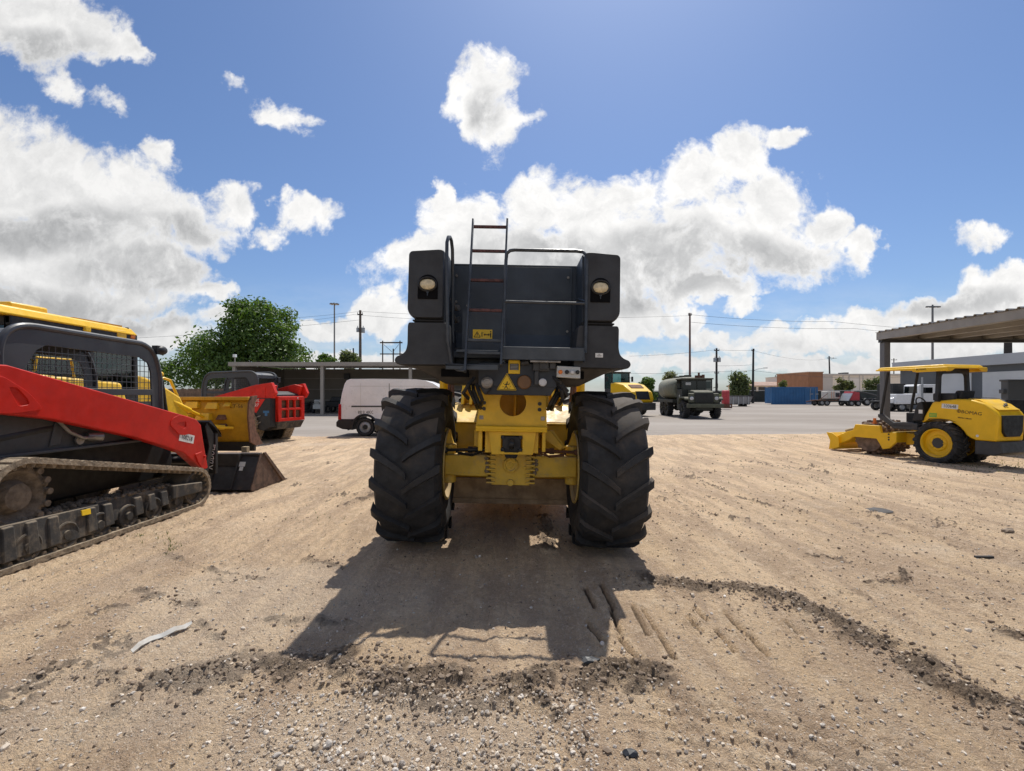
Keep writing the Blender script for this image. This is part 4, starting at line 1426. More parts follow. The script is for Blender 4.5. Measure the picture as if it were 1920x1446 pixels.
    b.prism([(yr_, 1.02), (yr_, 1.23), (yr_ + .42, 1.455), (yr_ + 1.4, 1.46), (yr_ + 1.4, .30), (yr_ + .02, .30), (yr_ - .02, .95)], 'x', -.86, .86)
    b.box(-.87, .87, yr_ - .015, yr_ + .01, 1.225, 1.25)
    b.build('rotor_housing', 'paint_yellow', root, bevel=.012)
    b = MB()
    b.hexa([(.40, yr_ + .02, 1.248), (.86, yr_ + .02, 1.248), (.86, yr_ + .40, 1.452), (.40, yr_ + .40, 1.452), (.40, yr_ + .02, 1.262), (.86, yr_ + .02, 1.262), (.86, yr_ + .40, 1.466), (.40, yr_ + .40, 1.466)])
    b.build('housing_lid', 'paint_yellow_sunlit', root, bevel=.004)  # pale tone puts the sunlight on the right housing top into the colour
    b = MB()
    b.box(-.80, .80, .50, .56, .30, .58)
    b.box(-.82, .82, .47, .53, .28, .34)
    b.box(-.82, -.78, .45, .62, .29, .62)
    b.box(.78, .82, .45, .62, .29, .62)
    b.build('scraper_blade', 'scraper_tan', root, bevel=.006)
    for s in (-1, 1):
        b = MB()
        b.cyl((s * .97, yr_ + .75, .5), (s * .97, yr_ + .75, 2.2), .05, n=18)
        b.cyl((s * .97, yr_ + .75, 1.45), (s * .97, yr_ + .75, 2.2), .062, n=18)
        b.build('lift_cylinder', 'paint_yellow_clean', root)
        b = MB()
        b.cyl((s * .86, yr_ + .6, 1.0), (s * .86, yr_ + .6, 2.0), .035)
        b.tube([(s * .82, yr_ + .5, 1.3), (s * .80, yr_ + .45, 1.55), (s * .84, yr_ + .6, 1.9)], .02, 8)
        b.build('lift_hoses', 'rust_brown', root)
        b = MB()
        b.box(*sorted((s * .42, s * .66)), yr_ + .5, yr_ + .62, 1.47, 1.72)
        b.prism([(yr_ + .3, 1.46), (yr_ + .8, 1.46), (yr_ + .62, 1.80), (yr_ + .52, 1.80)], 'x', s * .55 - .02, s * .55 + .02)
        b.prism([(yr_ + .3, 1.46), (yr_ + .8, 1.46), (yr_ + .62, 1.80), (yr_ + .52, 1.80)], 'x', s * .66 - .02, s * .66 + .02)
        b.cyl((s * .52, yr_ + .56, 1.62), (s * .70, yr_ + .56, 1.62), .03)
        b.cyl((s * .64, yr_ + .9, 1.46), (s * .64, yr_ + .9, 2.3), .018)
        b.build('lift_bracket', 'paint_yellow_clean', root, bevel=.005)
    b = MB()
    b.box(-.42, .42, .2, 5.2, 1.46, 1.72)
    b.box(-.50, .50, 1.4, 2.9, 1.72, 2.05)
    b.build('main_frame', 'paint_yellow', root, bevel=.02)
    b = MB()
    b.prism([(2.0, 2.06), (3.4, 2.06), (3.6, 2.4), (3.3, 3.1), (2.1, 3.1)], 'x', -.60, .60)
    b.build('cab', 'dark_grey', root, bevel=.03)
    b = MB()
    b.box(-.78, .78, 3.3, 5.3, 1.30, 2.0)
    b.build('front_body', 'paint_yellow', root, bevel=.05)
    for s in (-1, 1):
        ty = bpy.data.objects.new('tyre', bpy.data.objects['tyre'].data)
        col.objects.link(ty)
        ty.parent = root
        ty.location = (s * .98, 4.2, .815)
    return root


stab = make_stabilizer()

# ---------------------------------------------------------------- compact track loaders
def loop_path(circs, n=10):
    """outline of a belt running round circles given as (y, z, r), clockwise list"""
    pts = []
    m = len(circs)
    for i in range(m):
        y, z, r = circs[i]
        yp_, zp_, rp = circs[i - 1]
        yn, zn, rn = circs[(i + 1) % m]

        def tang(y1, z1, r1, y2, z2, r2):
            d = math.hypot(y2 - y1, z2 - z1)
            a = math.atan2(z2 - z1, y2 - y1)
            return a + math.acos((r1 - r2) / d)
        a_in = tang(yp_, zp_, rp, y, z, r)
        a_out = tang(y, z, r, yn, zn, rn)
        while a_out > a_in:
            a_out -= 2 * math.pi
        for k in range(n + 1):
            a = a_in + (a_out - a_in) * k / n
            pts.append((y + r * math.cos(a), z + r * math.sin(a)))
    return pts


def resample(pts, step, closed=True):
    P = [Vector(p) for p in pts] + ([Vector(pts[0])] if closed else [])
    out, acc = [P[0].copy()], 0.0
    for a, b in zip(P[:-1], P[1:]):
        L = (b - a).length
        t = step - acc
        while t <= L:
            out.append(a.lerp(b, t / L))
            t += step
        acc = (acc + L) % step
    return out


def track_belt(circs, x0, x1, th, pitch, lug_h, inner=True):
    mb = MB()
    P = resample(loop_path(circs), pitch / 4)
    n = len(P)
    vs, fs = [], []
    nrm = []
    for i in range(n):
        d = (P[(i + 1) % n] - P[i - 1]).normalized()
        nrm.append(Vector((-d.y, d.x)))
    cx = sum((p.x for p in P)) / n
    cz = sum((p.y for p in P)) / n
    sg = 1 if sum((P[i] - Vector((cx, cz))).dot(nrm[i]) for i in range(n)) > 0 else -1
    for i in range(n):
        o = nrm[i] * sg
        a, b = P[i], P[i] - o * th
        jit = random.uniform(-.007, .007)
        a = a + o * jit
        vs += [(x0, a.x, a.y), (x1, a.x, a.y), (x1, b.x, b.y), (x0, b.x, b.y)]
    for i in range(n):
        j = (i + 1) % n
        for k in range(4):
            fs.append((i * 4 + k, i * 4 + (k + 1) % 4, j * 4 + (k + 1) % 4, j * 4 + k))
    mb.add(vs, fs)
    i = 0
    while i < n - 2:
        o = nrm[i] * sg
        t = (P[(i + 1) % n] - P[i]).normalized()
        a, b = P[i], P[(i + 2) % n]
        q = []
        for (pp, hh) in ((a, -.005), (b, -.005)):
            q += [pp + o * hh]
        a2, b2 = a + o * lug_h + t * .012, b + o * lug_h - t * .012
        if a.y + o.y * lug_h > -.02:
            for (xa, xb) in ((x0 + .006, x0 + (x1 - x0) * .47), (x0 + (x1 - x0) * .53, x1 - .006)):
                mb.hexa([(xa, q[0].x, q[0].y), (xb, q[0].x, q[0].y), (xb, q[1].x, q[1].y), (xa, q[1].x, q[1].y), (xa, a2.x, a2.y), (xb, a2.x, a2.y), (xb, b2.x, b2.y), (xa, b2.x, b2.y)])
        if inner:
            c, d = a - o * th, b - o * th
            c2, d2 = c - o * .035 + t * .015, d - o * .035 - t * .015
            xa, xb = x1 - .20, x1 - .03
            mb.hexa([(xa, c.x, c.y), (xb, c.x, c.y), (xb, d.x, d.y), (xa, d.x, d.y), (xa, c2.x, c2.y), (xb, c2.x, c2.y), (xb, d2.x, d2.y), (xa, d2.x, d2.y)])
        i += 4
    return mb


def make_loader(name, label, loc, rz, group, red='paint_red', with_bucket=True, main=True):
    root = thing(name, label, 'track loader', loc, rz, group)
    circs = [(-1.08, .645, .36), (1.28, .275, .275), (-1.50, .23, .23)]
    if not main:
        circs = [(-.90, .645, .36), (1.28, .275, .275), (-.86, .23, .23)]
    for s in (-1, 1):
        xo, xi = s * .975, s * .53
        if s > 0:
            tb = track_belt(circs, xi, xo, (.05 if main else .035), .105, (.010 if main else .022))
        else:
            tb = track_belt(circs, xo, xi, .035, .105, .022)
            if True:
                pass
        trk = tb.build('track', 'mud_caked', root, smooth=30)
        # sprocket
        sy = -1.08 if main else -.90
        b = MB()
        for k in range(15):
            a = 2 * math.pi * k / 15
            c, sn = math.cos(a), math.sin(a)
            b.cyl((s * .72, sy + .285 * c, .645 + .285 * sn), (s * .90, sy + .285 * c, .645 + .285 * sn), .033, n=8)
        b.lathe([(s * .70, .001), (s * .70, .28), (s * .86, .285), (s * .87, .24), (s * .80, .16), (s * .88, .12), (s * .89, .001)], 'x', (0, sy, .645), 28)
        b.build('sprocket', 'mud_dark' if s > 0 else 'black_steel', root, smooth=40)
        # idlers and rollers
        for (yy, zz, rr, nm) in ((1.28, .275, .235, 'front_idler'), (-1.50 if main else -.86, .23, .19, 'rear_idler')):
            b = MB()
            b.lathe([(s * .60, .001), (s * .60, rr), (s * .94, rr), (s * .945, rr * .9), (s * .93, rr * .82), (s * .88, rr * .75), (s * .88, rr * .35), (s * .95, rr * .3), (s * .95, .001)], 'x', (0, yy, zz), 32)
            b.build(nm, 'track_frame', root, smooth=40)
        for k in range(6):
            b = MB()
            yy = -1.05 + k * .385 if main else -.5 + k * .29
            b.lathe([(s * .58, .001), (s * .58, .135), (s * .945, .135), (s * .95, .12), (s * .93, .105), (s * .93, .05), (s * .96, .045), (s * .96, .001)], 'x', (0, yy, .172), 24)
            b.build('track_roller', 'track_frame', root, smooth=40)
        b = MB()
        y9 = -1.55 if main else -.9
        b.hexa([(s * .60, y9, .16), (s * .955, y9, .10), (s * .955, -.28, .10), (s * .60, -.28, .13), (s * .60, y9, .43), (s * .925, y9, .43), (s * .925, -.28, .40), (s * .60, -.28, .40)])
        b.hexa([(s * .60, -.28, .18), (s * .93, -.28, .15), (s * .93, 1.0, .20), (s * .60, 1.0, .20), (s * .60, -.28, .42), (s * .90, -.28, .42), (s * .90, 1.0, .38), (s * .60, 1.0, .38)])
        for k in ((0, 1, 2, 3, 5, 6, 8, 9, 10) if main else (3, 4, 5, 6, 8, 9)):
            yy = -1.50 + k * .21
            b.hexa([(s * .93, yy, .085 + .008 * k), (s * .968, yy, .085 + .008 * k), (s * .968, yy + .125, .09 + .008 * k), (s * .93, yy + .125, .09 + .008 * k), (s * .86, yy + .005, .435 - .006 * k), (s * .945, yy + .01, .41 - .006 * k), (s * .945, yy + .115, .41 - .006 * k), (s * .86, yy + .12, .435 - .006 * k)])
        b.hexa([(s * .88, .78, .22), (s * .975, .78, .22), (s * .975, 1.36, .21), (s * .88, 1.36, .21), (s * .88, .78, .40), (s * .975, .78, .40), (s * .975, 1.36, .345), (s * .88, 1.36, .345)])
        tf = b.build('track_frame', 'track_frame', root, bevel=.012)
        if s > 0 and main:
            b = MB()
            b.hexa([(.953, -.515, .33), (.962, -.515, .33), (.962, -.415, .325), (.953, -.415, .325), (.940, -.515, .385), (.9555, -.515, .385), (.9555, -.415, .38), (.940, -.415, .38)])
            b.build('frame_sticker', 'sign_yellow', tf)
        if main:
            b = MB()
            for k in range(240):
                yy = random.uniform(-1.45, .9)
                rr = random.uniform(.012, .035)
                b.ell((s * random.uniform(.66, .90), yy, .41 - .02 * max(yy, 0) + rr * .3), rr, rr, rr * .8, 7, 5)
            for k in range(40):
                a = random.uniform(0, 6.28)
                b.ell((s * random.uniform(.80, .9), -1.08 + .27 * math.cos(a), .645 + .27 * math.sin(a)), .03, .03, .03, 7, 5)
            tag(b.build('caked_mud', 'mud_dark', root, smooth=60), None, None, kind='stuff')
    # chassis and engine body
    b = MB()
    b.prism([(-1.55, .45), (1.30, .42), (1.42, .62), (1.38, 1.0), (1.05, 1.22), (-.9, 1.30), (-1.60, 1.20)], 'x', -.50, .50)
    b.build('chassis', 'black_steel', root, bevel=.03)
    b = MB()
    for s in (-1, 1):
        b.prism([(-1.55, .98), (.95, 1.06), (1.12, 1.10), (.60, 1.28), (-.55, 1.42), (-1.0, 1.50), (-1.62, 1.50)], 'x', s * .50, s * .70)
        b.prism([(-.62, 1.06), (-.50, 1.07), (-.42, 1.36), (-.54, 1.38)], 'x', s * .70, s * .715)
        b.box(*sorted((s * .50, s * .76)), -1.5, 1.1, 1.0, 1.03)
    b.build('side_cowl', 'dark_grey', root, bevel=.02)
    if main:
        b = MB()
        b.cyl((.72, -.20, 1.13), (.78, -.07, 1.115), .045, n=14)
        b.cyl((.72, -.30, 1.10), (.74, -.30, 1.10), .05, n=14)
        b.tube([(.73, -.62, 1.40), (.76, -.45, 1.20), (.77, -.30, 1.12), (.77, -.05, 1.11)], .018, 8)
        b.build('work_hose', 'bare_steel', root)
        b = MB()
        b.box(.701, .705, .10, .17, 1.15, 1.19)
        b.build('side_sticker', 'sticker_white', root)
    b = MB()
    b.prism([(-1.62, .80), (-.85, .80), (-.85, 1.62), (-1.30, 1.66), (-1.62, 1.56)], 'x', -.62, .62)
    b.build('engine_bay', 'black_steel', root, bevel=.03)
    # rear door with two rows of windows
    b = MB()
    zs, xs = [.70, .80, 1.05, 1.12, 1.37, 1.48], [-.66, -.50, -.20, -.14, .14, .20, .50, .66]
    for i in range(5):
        for j in range(7):
            if i in (1, 3) and j in (1, 3, 5):
                continue
            b.box(xs[j], xs[j + 1], -1.80, -1.72, zs[i], zs[i + 1])
    for s in (-1, 1):
        b.box(*sorted((s * .66, s * .64)), -1.80, -1.66, .70, 1.48)
    b.box(-.66, .66, -1.79, -1.45, 1.46, 1.50)
    door = b.build('rear_door', red, root, bevel=.012)
    b = MB()
    b.box(-.55, .55, -1.70, -1.66, .75, 1.43)
    b.build('radiator_screen', 'rust_brown', door)
    text('rear_badge', 'K', .10, 'sticker_white', door, face((.30, -1.803, 1.43), (1, 0, 0), (0, 0, 1)), ext=.002)
    b = MB()
    b.hexa([(-.60, -1.70, .45), (.60, -1.70, .45), (.60, -1.3, .40), (-.60, -1.3, .40), (-.66, -1.80, .69), (.66, -1.80, .69), (.66, -1.3, .69), (-.66, -1.3, .69)])
    b.build('rear_guard', 'track_frame', root, bevel=.02)
    # lift arms
    arm = [(-2.0 + .3, 1.93), (-1.24, 1.865), (-1.16, 1.865), (1.21, 1.29), (1.40, 1.235), (1.50, 1.15), (1.56, .88), (1.66, .50), (1.53, .50), (1.15, .785), (.75, .93), (.30, 1.08), (-.73, 1.35), (-1.24, 1.43), (-1.75, 1.44), (-1.85, 1.60)]
    for s in (-1, 1):
        b = MB()
        b.prism(arm, 'x', s * .73, s * .86)
        a_ = b.build('lift_arm', red, root, bevel=.012, seg=3)
        # embossed panels on the outer face
        xo = s * .858
        b = MB()
        E1 = rpoly([(-1.5, 1.80), (-1.20, 1.76), (-.98, 1.62), (-.83, 1.45), (-1.10, 1.42), (-1.5, 1.44)], .05, 3)
        plate_hole(b, E1, rpoly([(-1.16, 1.665), (-1.08, 1.66), (-.98, 1.545), (-.97, 1.50), (-1.07, 1.485)], .03, 3), 'x', xo, xo + s * .012, c=(-1.06, 1.585))
        b.build('arm_emboss', red, a_, bevel=.006)
        b = MB()
        plate_hole(b, rpoly([(.86, 1.20), (.92, 1.28), (1.05, 1.315), (1.22, 1.27), (1.30, 1.10), (1.22, 1.03), (1.05, 1.04)], .05, 3),
                   rpoly([(.98, 1.21), (1.18, 1.22), (1.18, 1.14), (1.12, 1.12)], .03, 3), 'x', xo, xo + s * .010, c=(1.12, 1.175))
        b.build('arm_emboss', red, a_, bevel=.006)
        b = MB()
        b.prism([(1.36, .74), (1.50, .76), (1.52, .74), (1.62, .50), (1.52, .50), (1.42, .62)], 'x', xo, xo + s * .016)
        b.cyl((xo, 1.56, .68), (xo + s * .03, 1.56, .68), .022, n=12)
        b.build('pin_boss', red, a_, bevel=.005)
        if s > 0 and main:
            c0, ang = Vector((xo + .001, 1.20, .985)), R(-14)
            yd = Vector((0, math.cos(ang), math.sin(ang)))
            zd = Vector((0, -math.sin(ang), math.cos(ang)))
            b = MB()
            q = [c0 + yd * a + zd * c for a, c in ((-.15, -.058), (.15, -.058), (.15, .058), (-.15, .058))]
            b.hexa([*q[:2], *(p + Vector((.003, 0, 0)) for p in (q[1], q[0])), *[q[3], q[2]], *(p + Vector((.003, 0, 0)) for p in (q[2], q[3]))])
            stn = b.build('stock_number', 'sticker_white', a_)
            text('stock_digits', '100218', .088, 'ink_black', stn, face(c0 + Vector((.0045, 0, 0)), yd, zd), ext=.001, sx=.86)
        # lift cylinder
        b = MB()
        b.cyl((s * .66, -1.35, 1.15), (s * .66, -.2, 1.30), .05, n=14)
        b.build('lift_cylinder', 'black_steel', root)
    b = MB()
    b.cyl((-.80, 1.58, .62), (.80, 1.58, .62), .055, n=16)
    b.box(-.74, .74, 1.40, 1.50, .98, 1.10)
    b.build('arm_crossbar', red if not main else 'black_steel', root)
    # rear towers that carry the arms
    for s in (-1, 1):
        b = MB()
        b.prism([(-1.60, 1.45), (-1.10, 1.45), (-1.25, 1.86), (-1.45, 1.90), (-1.72, 1.84)], 'x', s * .58, s * .70)
        b.build('arm_tower', red, root, bevel=.02)
    # roll-over cab
    rops = [(-.86, 1.22), (-.88, 2.05), (-.83, 2.20), (-.72, 2.28), (-.58, 2.305), (.90, 2.275), (1.06, 2.20), (1.14, 2.08), (1.21, 1.85), (1.235, 1.22)]
    hole = [(-.63, 1.28), (-.63, 1.88), (-.52, 2.06), (-.42, 2.12), (.86, 2.085), (.99, 2.02), (1.04, 1.90), (1.075, 1.28)]
    for s in (-1, 1):
        b = MB()
        plate_hole(b, rops, hole, 'x', s * .455, s * .475, c=(.2, 1.7))
        b.tube([(s * .465, p[0], p[1]) for p in rpoly(rops, [0, .1, .1, .1, .1, .1, .1, .1, .1, 0], 3)], .036, 10)
        cabs = b.build('cab_frame', 'rops_grey', root, bevel=.003)
        b = MB()
        b.box(*sorted((s * .452, s * .476)), .05, 1.07, 1.585, 1.665)
        b.box(*sorted((s * .440, s * .462)), .02, .10, 1.28, 2.10) if s < 0 else None
        b.build('window_rail', 'rops_grey', cabs, bevel=.004)
        b = MB()
        grid_bars(b, [(p[0], p[1]) for p in hole], 'x', s * .462, .073, .0042)
        b.build('wire_mesh', 'rops_grey', cabs, smooth=0)
    b = MB()
    b.prism([(-.80, 2.20), (-.70, 2.26), (-.56, 2.285), (.90, 2.255), (1.04, 2.19), (1.0, 2.17), (.86, 2.22), (-.54, 2.25), (-.66, 2.22), (-.78, 2.16)], 'x', -.455, .455)
    b.box(-.455, .455, -.87, -.84, 1.22, 1.55)
    b.box(-.455, -.38, -.87, -.84, 1.55, 2.16)
    b.box(.38, .455, -.87, -.84, 1.55, 2.16)
    b.box(-.455, .455, -.86, -.83, 2.08, 2.20)
    b.build('cab_roof', 'rops_grey', root, bevel=.008)
    b = MB()
    b.box(-.36, .36, -.55, .05, 1.05, 1.28)
    b.hexa([(-.24, -.62, 1.28), (.24, -.62, 1.28), (.24, -.50, 1.28), (-.24, -.50, 1.28), (-.22, -.76, 1.85), (.22, -.76, 1.85), (.22, -.66, 1.85), (-.22, -.66, 1.85)])
    for s in (-1, 1):
        b.box(*sorted((s * .27, s * .35)), -.45, .10, 1.42, 1.49)
        b.cyl((s * .31, .10, 1.45), (s * .30, .14, 1.66), .022)
    b.build('operator_seat', 'seat_black', root, bevel=.03)
    b = MB()
    b.box(-.45, .45, -.85, 1.1, .98, 1.02)
    b.tube([(-.44, .75, 1.30), (-.44, .72, 1.42), (.44, .72, 1.42), (.44, .75, 1.30)], .02, 8)
    b.build('cab_floor', 'black_steel', root)
    b = MB()
    b.ell((.50, 1.20, 2.21), .05, .10, .065, 14, 8)
    b.box(.44, .52, 1.10, 1.16, 2.15, 2.27)
    b.build('work_light', 'black_steel', root)
    b = MB()
    b.box(.40, .52, -.98, -.92, 1.96, 2.14)
    b.cyl((.47, -.95, 1.98), (.49, -.90, 1.98), .05)
    b.build('rear_light', 'black_steel', root, bevel=.01)
    # coupler and bucket
    if with_bucket:
        b = MB()
        for s in (-1, 1):
            b.prism([(1.70, .34), (1.86, .36), (2.10, .96), (2.06, 1.04), (1.80, 1.16), (1.74, 1.10), (1.80, .62)], 'x', s * .56, s * .60)
            b.prism([(1.70, .34), (1.80, .34), (1.98, .95), (1.80, 1.16), (1.76, 1.10), (1.84, .80)], 'x', s * .74, s * .76)
            b.hexa([(s * .54, 2.10, .92), (s * .79, 2.10, .92), (s * .79, 2.08, 1.0), (s * .54, 2.08, 1.0), (s * .54, 1.82, 1.20), (s * .79, 1.82, 1.20), (s * .79, 1.80, 1.17), (s * .54, 1.80, 1.17)])
            b.box(*sorted((s * .56, s * .78)), 1.96, 2.02, .36, .98)
        b.box(-.70, .70, 1.90, 1.94, .84, .90)
        b.box(-.70, .70, 1.88, 1.94, .62, .68)
        b.box(-.70, .70, 1.86, 1.90, .36, .44)
        cpl = b.build('coupler', 'black_steel', root, bevel=.006)
        if main:
            text('coupler_script', 'Kubota', .135, 'sticker_white', cpl, face((.715, 1.957, .62), (.12, 0, 1), (-1, 0, .12)), ext=.001, shear=.25)
        for x in (-.40, .40):
            MB().cyl((x, 1.60, 1.05), (x, 1.95, .55), .05).build('tilt_cylinder', 'black_steel', root)
        bw = 1.09
        prof = [(2.36, .03), (2.42, .0), (3.52, .0), (3.50, .022), (2.48, .03), (2.72, .55), (2.70, .585), (2.66, .575)]
        b = MB()
        b.prism(prof, 'x', -bw, bw)
        b.box(-bw, bw, 2.62, 2.74, .565, .60)
        for x in (-.78, -.40, .40, .78):
            b.prism([(2.34, .05), (2.40, .02), (2.68, .57), (2.60, .58)], 'x', x - .012, x + .012)
        b.box(-.80, .80, 2.54, 2.62, .40, .60)
        bk = b.build('bucket', 'bucket_steel', root, bevel=.004)
        for s in (-1, 1):
            b = MB()
            b.prism([(2.36, .03), (2.42, .0), (3.50, .0), (3.46, .04), (2.80, .585), (2.66, .59)], 'x', s * bw, s * (bw + .016))
            b.prism([(3.50, .0), (3.46, .05), (2.80, .60), (2.72, .60), (3.40, .0)], 'x', s * (bw + .016), s * (bw + .034))
            b.build('bucket_side', 'bucket_worn', bk, bevel=.003)
        b = MB()
        b.prism([(3.30, -.004), (3.60, -.004), (3.60, .012), (3.30, .03)], 'x', -bw - .01, bw + .01)
        b.build('cutting_edge', 'bucket_worn', bk)
        if main:
            n_ = Vector((0, -.52, .24)).normalized()
            b = MB()
            M = face(Vector((.88, 2.515, .40)) + n_ * .022, (1, 0, 0), (0, .24, .52))
            b.M = M
            b.box(-.05, .05, -.015, .065, -.002, .002)
            b.box(-.03, .03, -.085, -.02, -.002, .002)
            b.build('bucket_decal', 'sticker_grey', bk)
    return root


loader = make_loader('track_loader', 'red and black compact track loader with mesh cab and bucket, nearest machine on the left', (-5.43, 5.60, 0.0), R(-1.3), 'red compact track loaders')
loader2 = make_loader('track_loader', 'red track loader with slotted red rear door, beyond the yellow blade', (-8.98, 16.3, 0.03), R(78), 'red compact track loaders', red='paint_red_far', with_bucket=False, main=False)
# big lettering on the farther one: dark side panel with a red corner patch
b = MB()
b.prism([(-1.70, .55), (-1.45, .42), (-.80, .62), (-.80, 1.44), (-1.70, 1.44)], 'x', -.90, -.60)
cp_ = b.build('side_panel', 'black_steel', loader2, bevel=.006)
b = MB()
b.prism([(-.95, 1.42), (-1.52, 1.42), (-1.20, .98), (-.95, 1.12)], 'x', -.908, -.901)
pt_ = b.build('model_patch', 'paint_red_far', cp_)
text('model_letters', 'SVL\n97', .15, 'sticker_white', pt_, face((-.910, -1.20, 1.29), (0, -1, 0), (0, 0, 1)), ext=.001, shear=.3)
b = MB()
b.box(-.907, -.901, -1.66, -1.45, .98, 1.05)
b.box(-.907, -.901, -1.60, -1.51, .89, .975)
b.build('blue_label', 'container_blue', cp_)
for zz in (.86, .66):
    b = MB()
    b.hexa([(-.901, -1.36, zz + .02), (-.912, -1.36, zz + .02), (-.912, -1.12, zz - .06), (-.901, -1.12, zz - .06), (-.901, -1.36, zz + .05), (-.912, -1.36, zz + .05), (-.912, -1.12, zz - .03), (-.901, -1.12, zz - .03)])
    b.build('grab_slot', 'bare_steel', cp_)

# ---------------------------------------------------------------- bulldozer behind the near loader
def make_dozer():
    root = thing('bulldozer', 'yellow bulldozer with closed cab and wide blade, parked behind the nearest red loader', 'bulldozer', (-7.90, 8.9, 0.0), R(0))
    circs = [(-1.35, .42, .40), (1.35, .42, .40)]
    for s in (-1, 1):
        tb = track_belt(circs, *sorted((s * .58, s * 1.10)), .05, .17, .05, inner=False)
        tb.build('track', 'mud_dark', root, smooth=30)
        b = MB()
        b.box(*sorted((s * .68, s * 1.0)), -1.2, 1.2, .18, .62)
        for k in range(5):
            b.cyl((s * .66, -.95 + k * .47, .20), (s * 1.04, -.95 + k * .47, .20), .13, n=16)
        b.lathe([(s * .7, .001), (s * .7, .33), (s * .98, .33), (s * .99, .2), (s * .92, .15), (s * 1.0, .1), (s * 1.0, .001)], 'x', (0, -1.35, .42), 24)
        b.lathe([(s * .7, .001), (s * .7, .33), (s * .98, .33), (s * .99, .2), (s * .92, .15), (s * 1.0, .1), (s * 1.0, .001)], 'x', (0, 1.35, .42), 24)
        b.build('track_frame', 'paint_ochre', root, bevel=.015)
        b = MB()
        b.box(*sorted((s * .40, s * 1.06)), -2.0, .35, .92, 1.38)
        b.hexa([(s * .40, -2.0, 1.38), (s * 1.04, -2.0, 1.38), (s * 1.04, -.2, 1.38), (s * .40, -.2, 1.38), (s * .40, -1.9, 1.90), (s * .98, -1.9, 1.90), (s * .98, -.3, 1.80), (s * .40, -.3, 1.80)])
        b.build('side_tank', 'paint_yellow', root, bevel=.04)
        b = MB()
        b.tube([(s * .95, -1.85, 1.88), (s * .95, -1.8, 2.14), (s * .95, -1.25, 2.14), (s * .95, -1.2, 1.86)], .018, 8)
        b.build('grab_rail', 'paint_yellow_clean', root)
    b = MB()
    b.box(-.62, .62, -2.1, 2.0, .55, .95)
    b.build('chassis', 'paint_ochre', root, bevel=.03)
    # slanted hood
    b = MB()
    b.prism([(.30, .92), (2.20, .85), (2.26, 1.15), (2.0, 1.54), (1.55, 1.74), (.95, 1.95), (.30, 2.04)], 'x', -.46, .46)
    hd = b.build('hood', 'paint_yellow', root, bevel=.05, seg=3)
    b = MB()
    for x in (.462,):
        b.box(x, x + .006, .6, 1.5, 1.05, 1.45)
        for k in range(8):
            b.box(x + .006, x + .012, .62 + k * .11, .66 + k * .11, 1.08, 1.42)
    b.build('hood_grille', 'dark_grey', hd)
    b = MB()
    b.tube([(.30, 1.55, 1.62), (.30, 1.60, 1.90), (.32, 1.66, 1.95), (.38, 1.78, 1.90), (.42, 1.95, 1.55)], .028, 10)
    b.build('hood_hoop', 'paint_yellow_clean', root)
    b = MB()
    b.cyl((.34, .62, 1.7), (.34, .62, 2.35), .075, n=18)
    b.cyl((.34, .62, 2.3), (.34, .58, 2.62), .05, n=16)
    b.build('exhaust_stack', 'rust_brown', root)
    # cab
    b = MB()
    for (yy, zb) in ((-1.85, 1.6), (-.55, 1.6), (.42, 1.3)):
        for s in (-1, 1):
            b.hexa([(s * .60, yy - .05, zb), (s * .70, yy - .05, zb), (s * .70, yy + .05, zb), (s * .60, yy + .05, zb), (s * .58, yy - .05, 2.74), (s * .67, yy - .05, 2.74), (s * .67, yy + .05, 2.74), (s * .58, yy + .05, 2.74)])
    for s in (-1, 1):
        b.box(*sorted((s * .60, s * .70)), -1.9, .45, 1.28, 1.62)
        b.box(*sorted((s * .58, s * .67)), -1.9, .45, 2.62, 2.74)
    b.box(-.66, .66, -1.9, -1.82, 1.5, 1.62)
    b.box(-.66, .66, -1.9, -1.82, 2.60, 2.74)
    b.box(-.62, .62, .38, .46, 1.3, 1.72)
    cab = b.build('cab', 'black_steel', root, bevel=.015)
    for s in (-1, 1):
        b = MB()
        b.box(*sorted((s * .655, s * .650)), -1.80, -.60, 1.62, 2.62)
        b.build('side_window', 'cab_glass', cab)
        b = MB()
        b.box(*sorted((s * .655, s * .650)), -.50, .38, 1.62, 2.62)
        b.build('door_window', 'cab_glass', cab)
    b = MB()
    b.box(-.60, .60, -1.87, -1.865, 1.62, 2.60)
    b.build('rear_window', 'cab_glass', cab)
    b = MB()
    b.box(-.58, .58, .42, .425, 1.72, 2.62)
    b.build('front_window', 'cab_glass', cab)
    b = MB()
    b.box(-.26, .26, -1.25, -.70, 1.40, 1.66)
    b.hexa([(-.24, -1.32, 1.66), (.24, -1.32, 1.66), (.24, -1.20, 1.66), (-.24, -1.20, 1.66), (-.22, -1.45, 2.35), (.22, -1.45, 2.35), (.22, -1.36, 2.35), (-.22, -1.36, 2.35)])
    b.box(-.5, -.3, -1.2, -.4, 1.5, 1.85)
    b.box(.3, .5, -1.2, -.4, 1.5, 1.85)
    b.build('operator_seat', 'seat_black', root, bevel=.03)
    b = MB()
    b.hexa([(-.72, -2.25, 2.74), (.72, -2.25, 2.74), (.70, .46, 2.72), (-.70, .46, 2.72), (-.66, -2.15, 2.88), (.66, -2.15, 2.88), (.62, .38, 2.85), (-.62, .38, 2.85)])
    b.box(.58, .70, -.72, -.58, 2.64, 2.76)
    rf = b.build('cab_roof', 'paint_yellow_clean', root, bevel=.03, seg=3)
    b = MB()
    b.box(-.25, .45, -1.7, -1.1, 2.86, 2.98)
    b.build('air_unit', 'paint_yellow', rf, bevel=.03)
    b = MB()
    b.box(-.55, .55, -.75, .25, 2.85, 2.89)
    b.build('roof_rail', 'paint_ochre', rf)
    b = MB()
    b.box(.50, .68, -.02, .20, 2.62, 2.78)
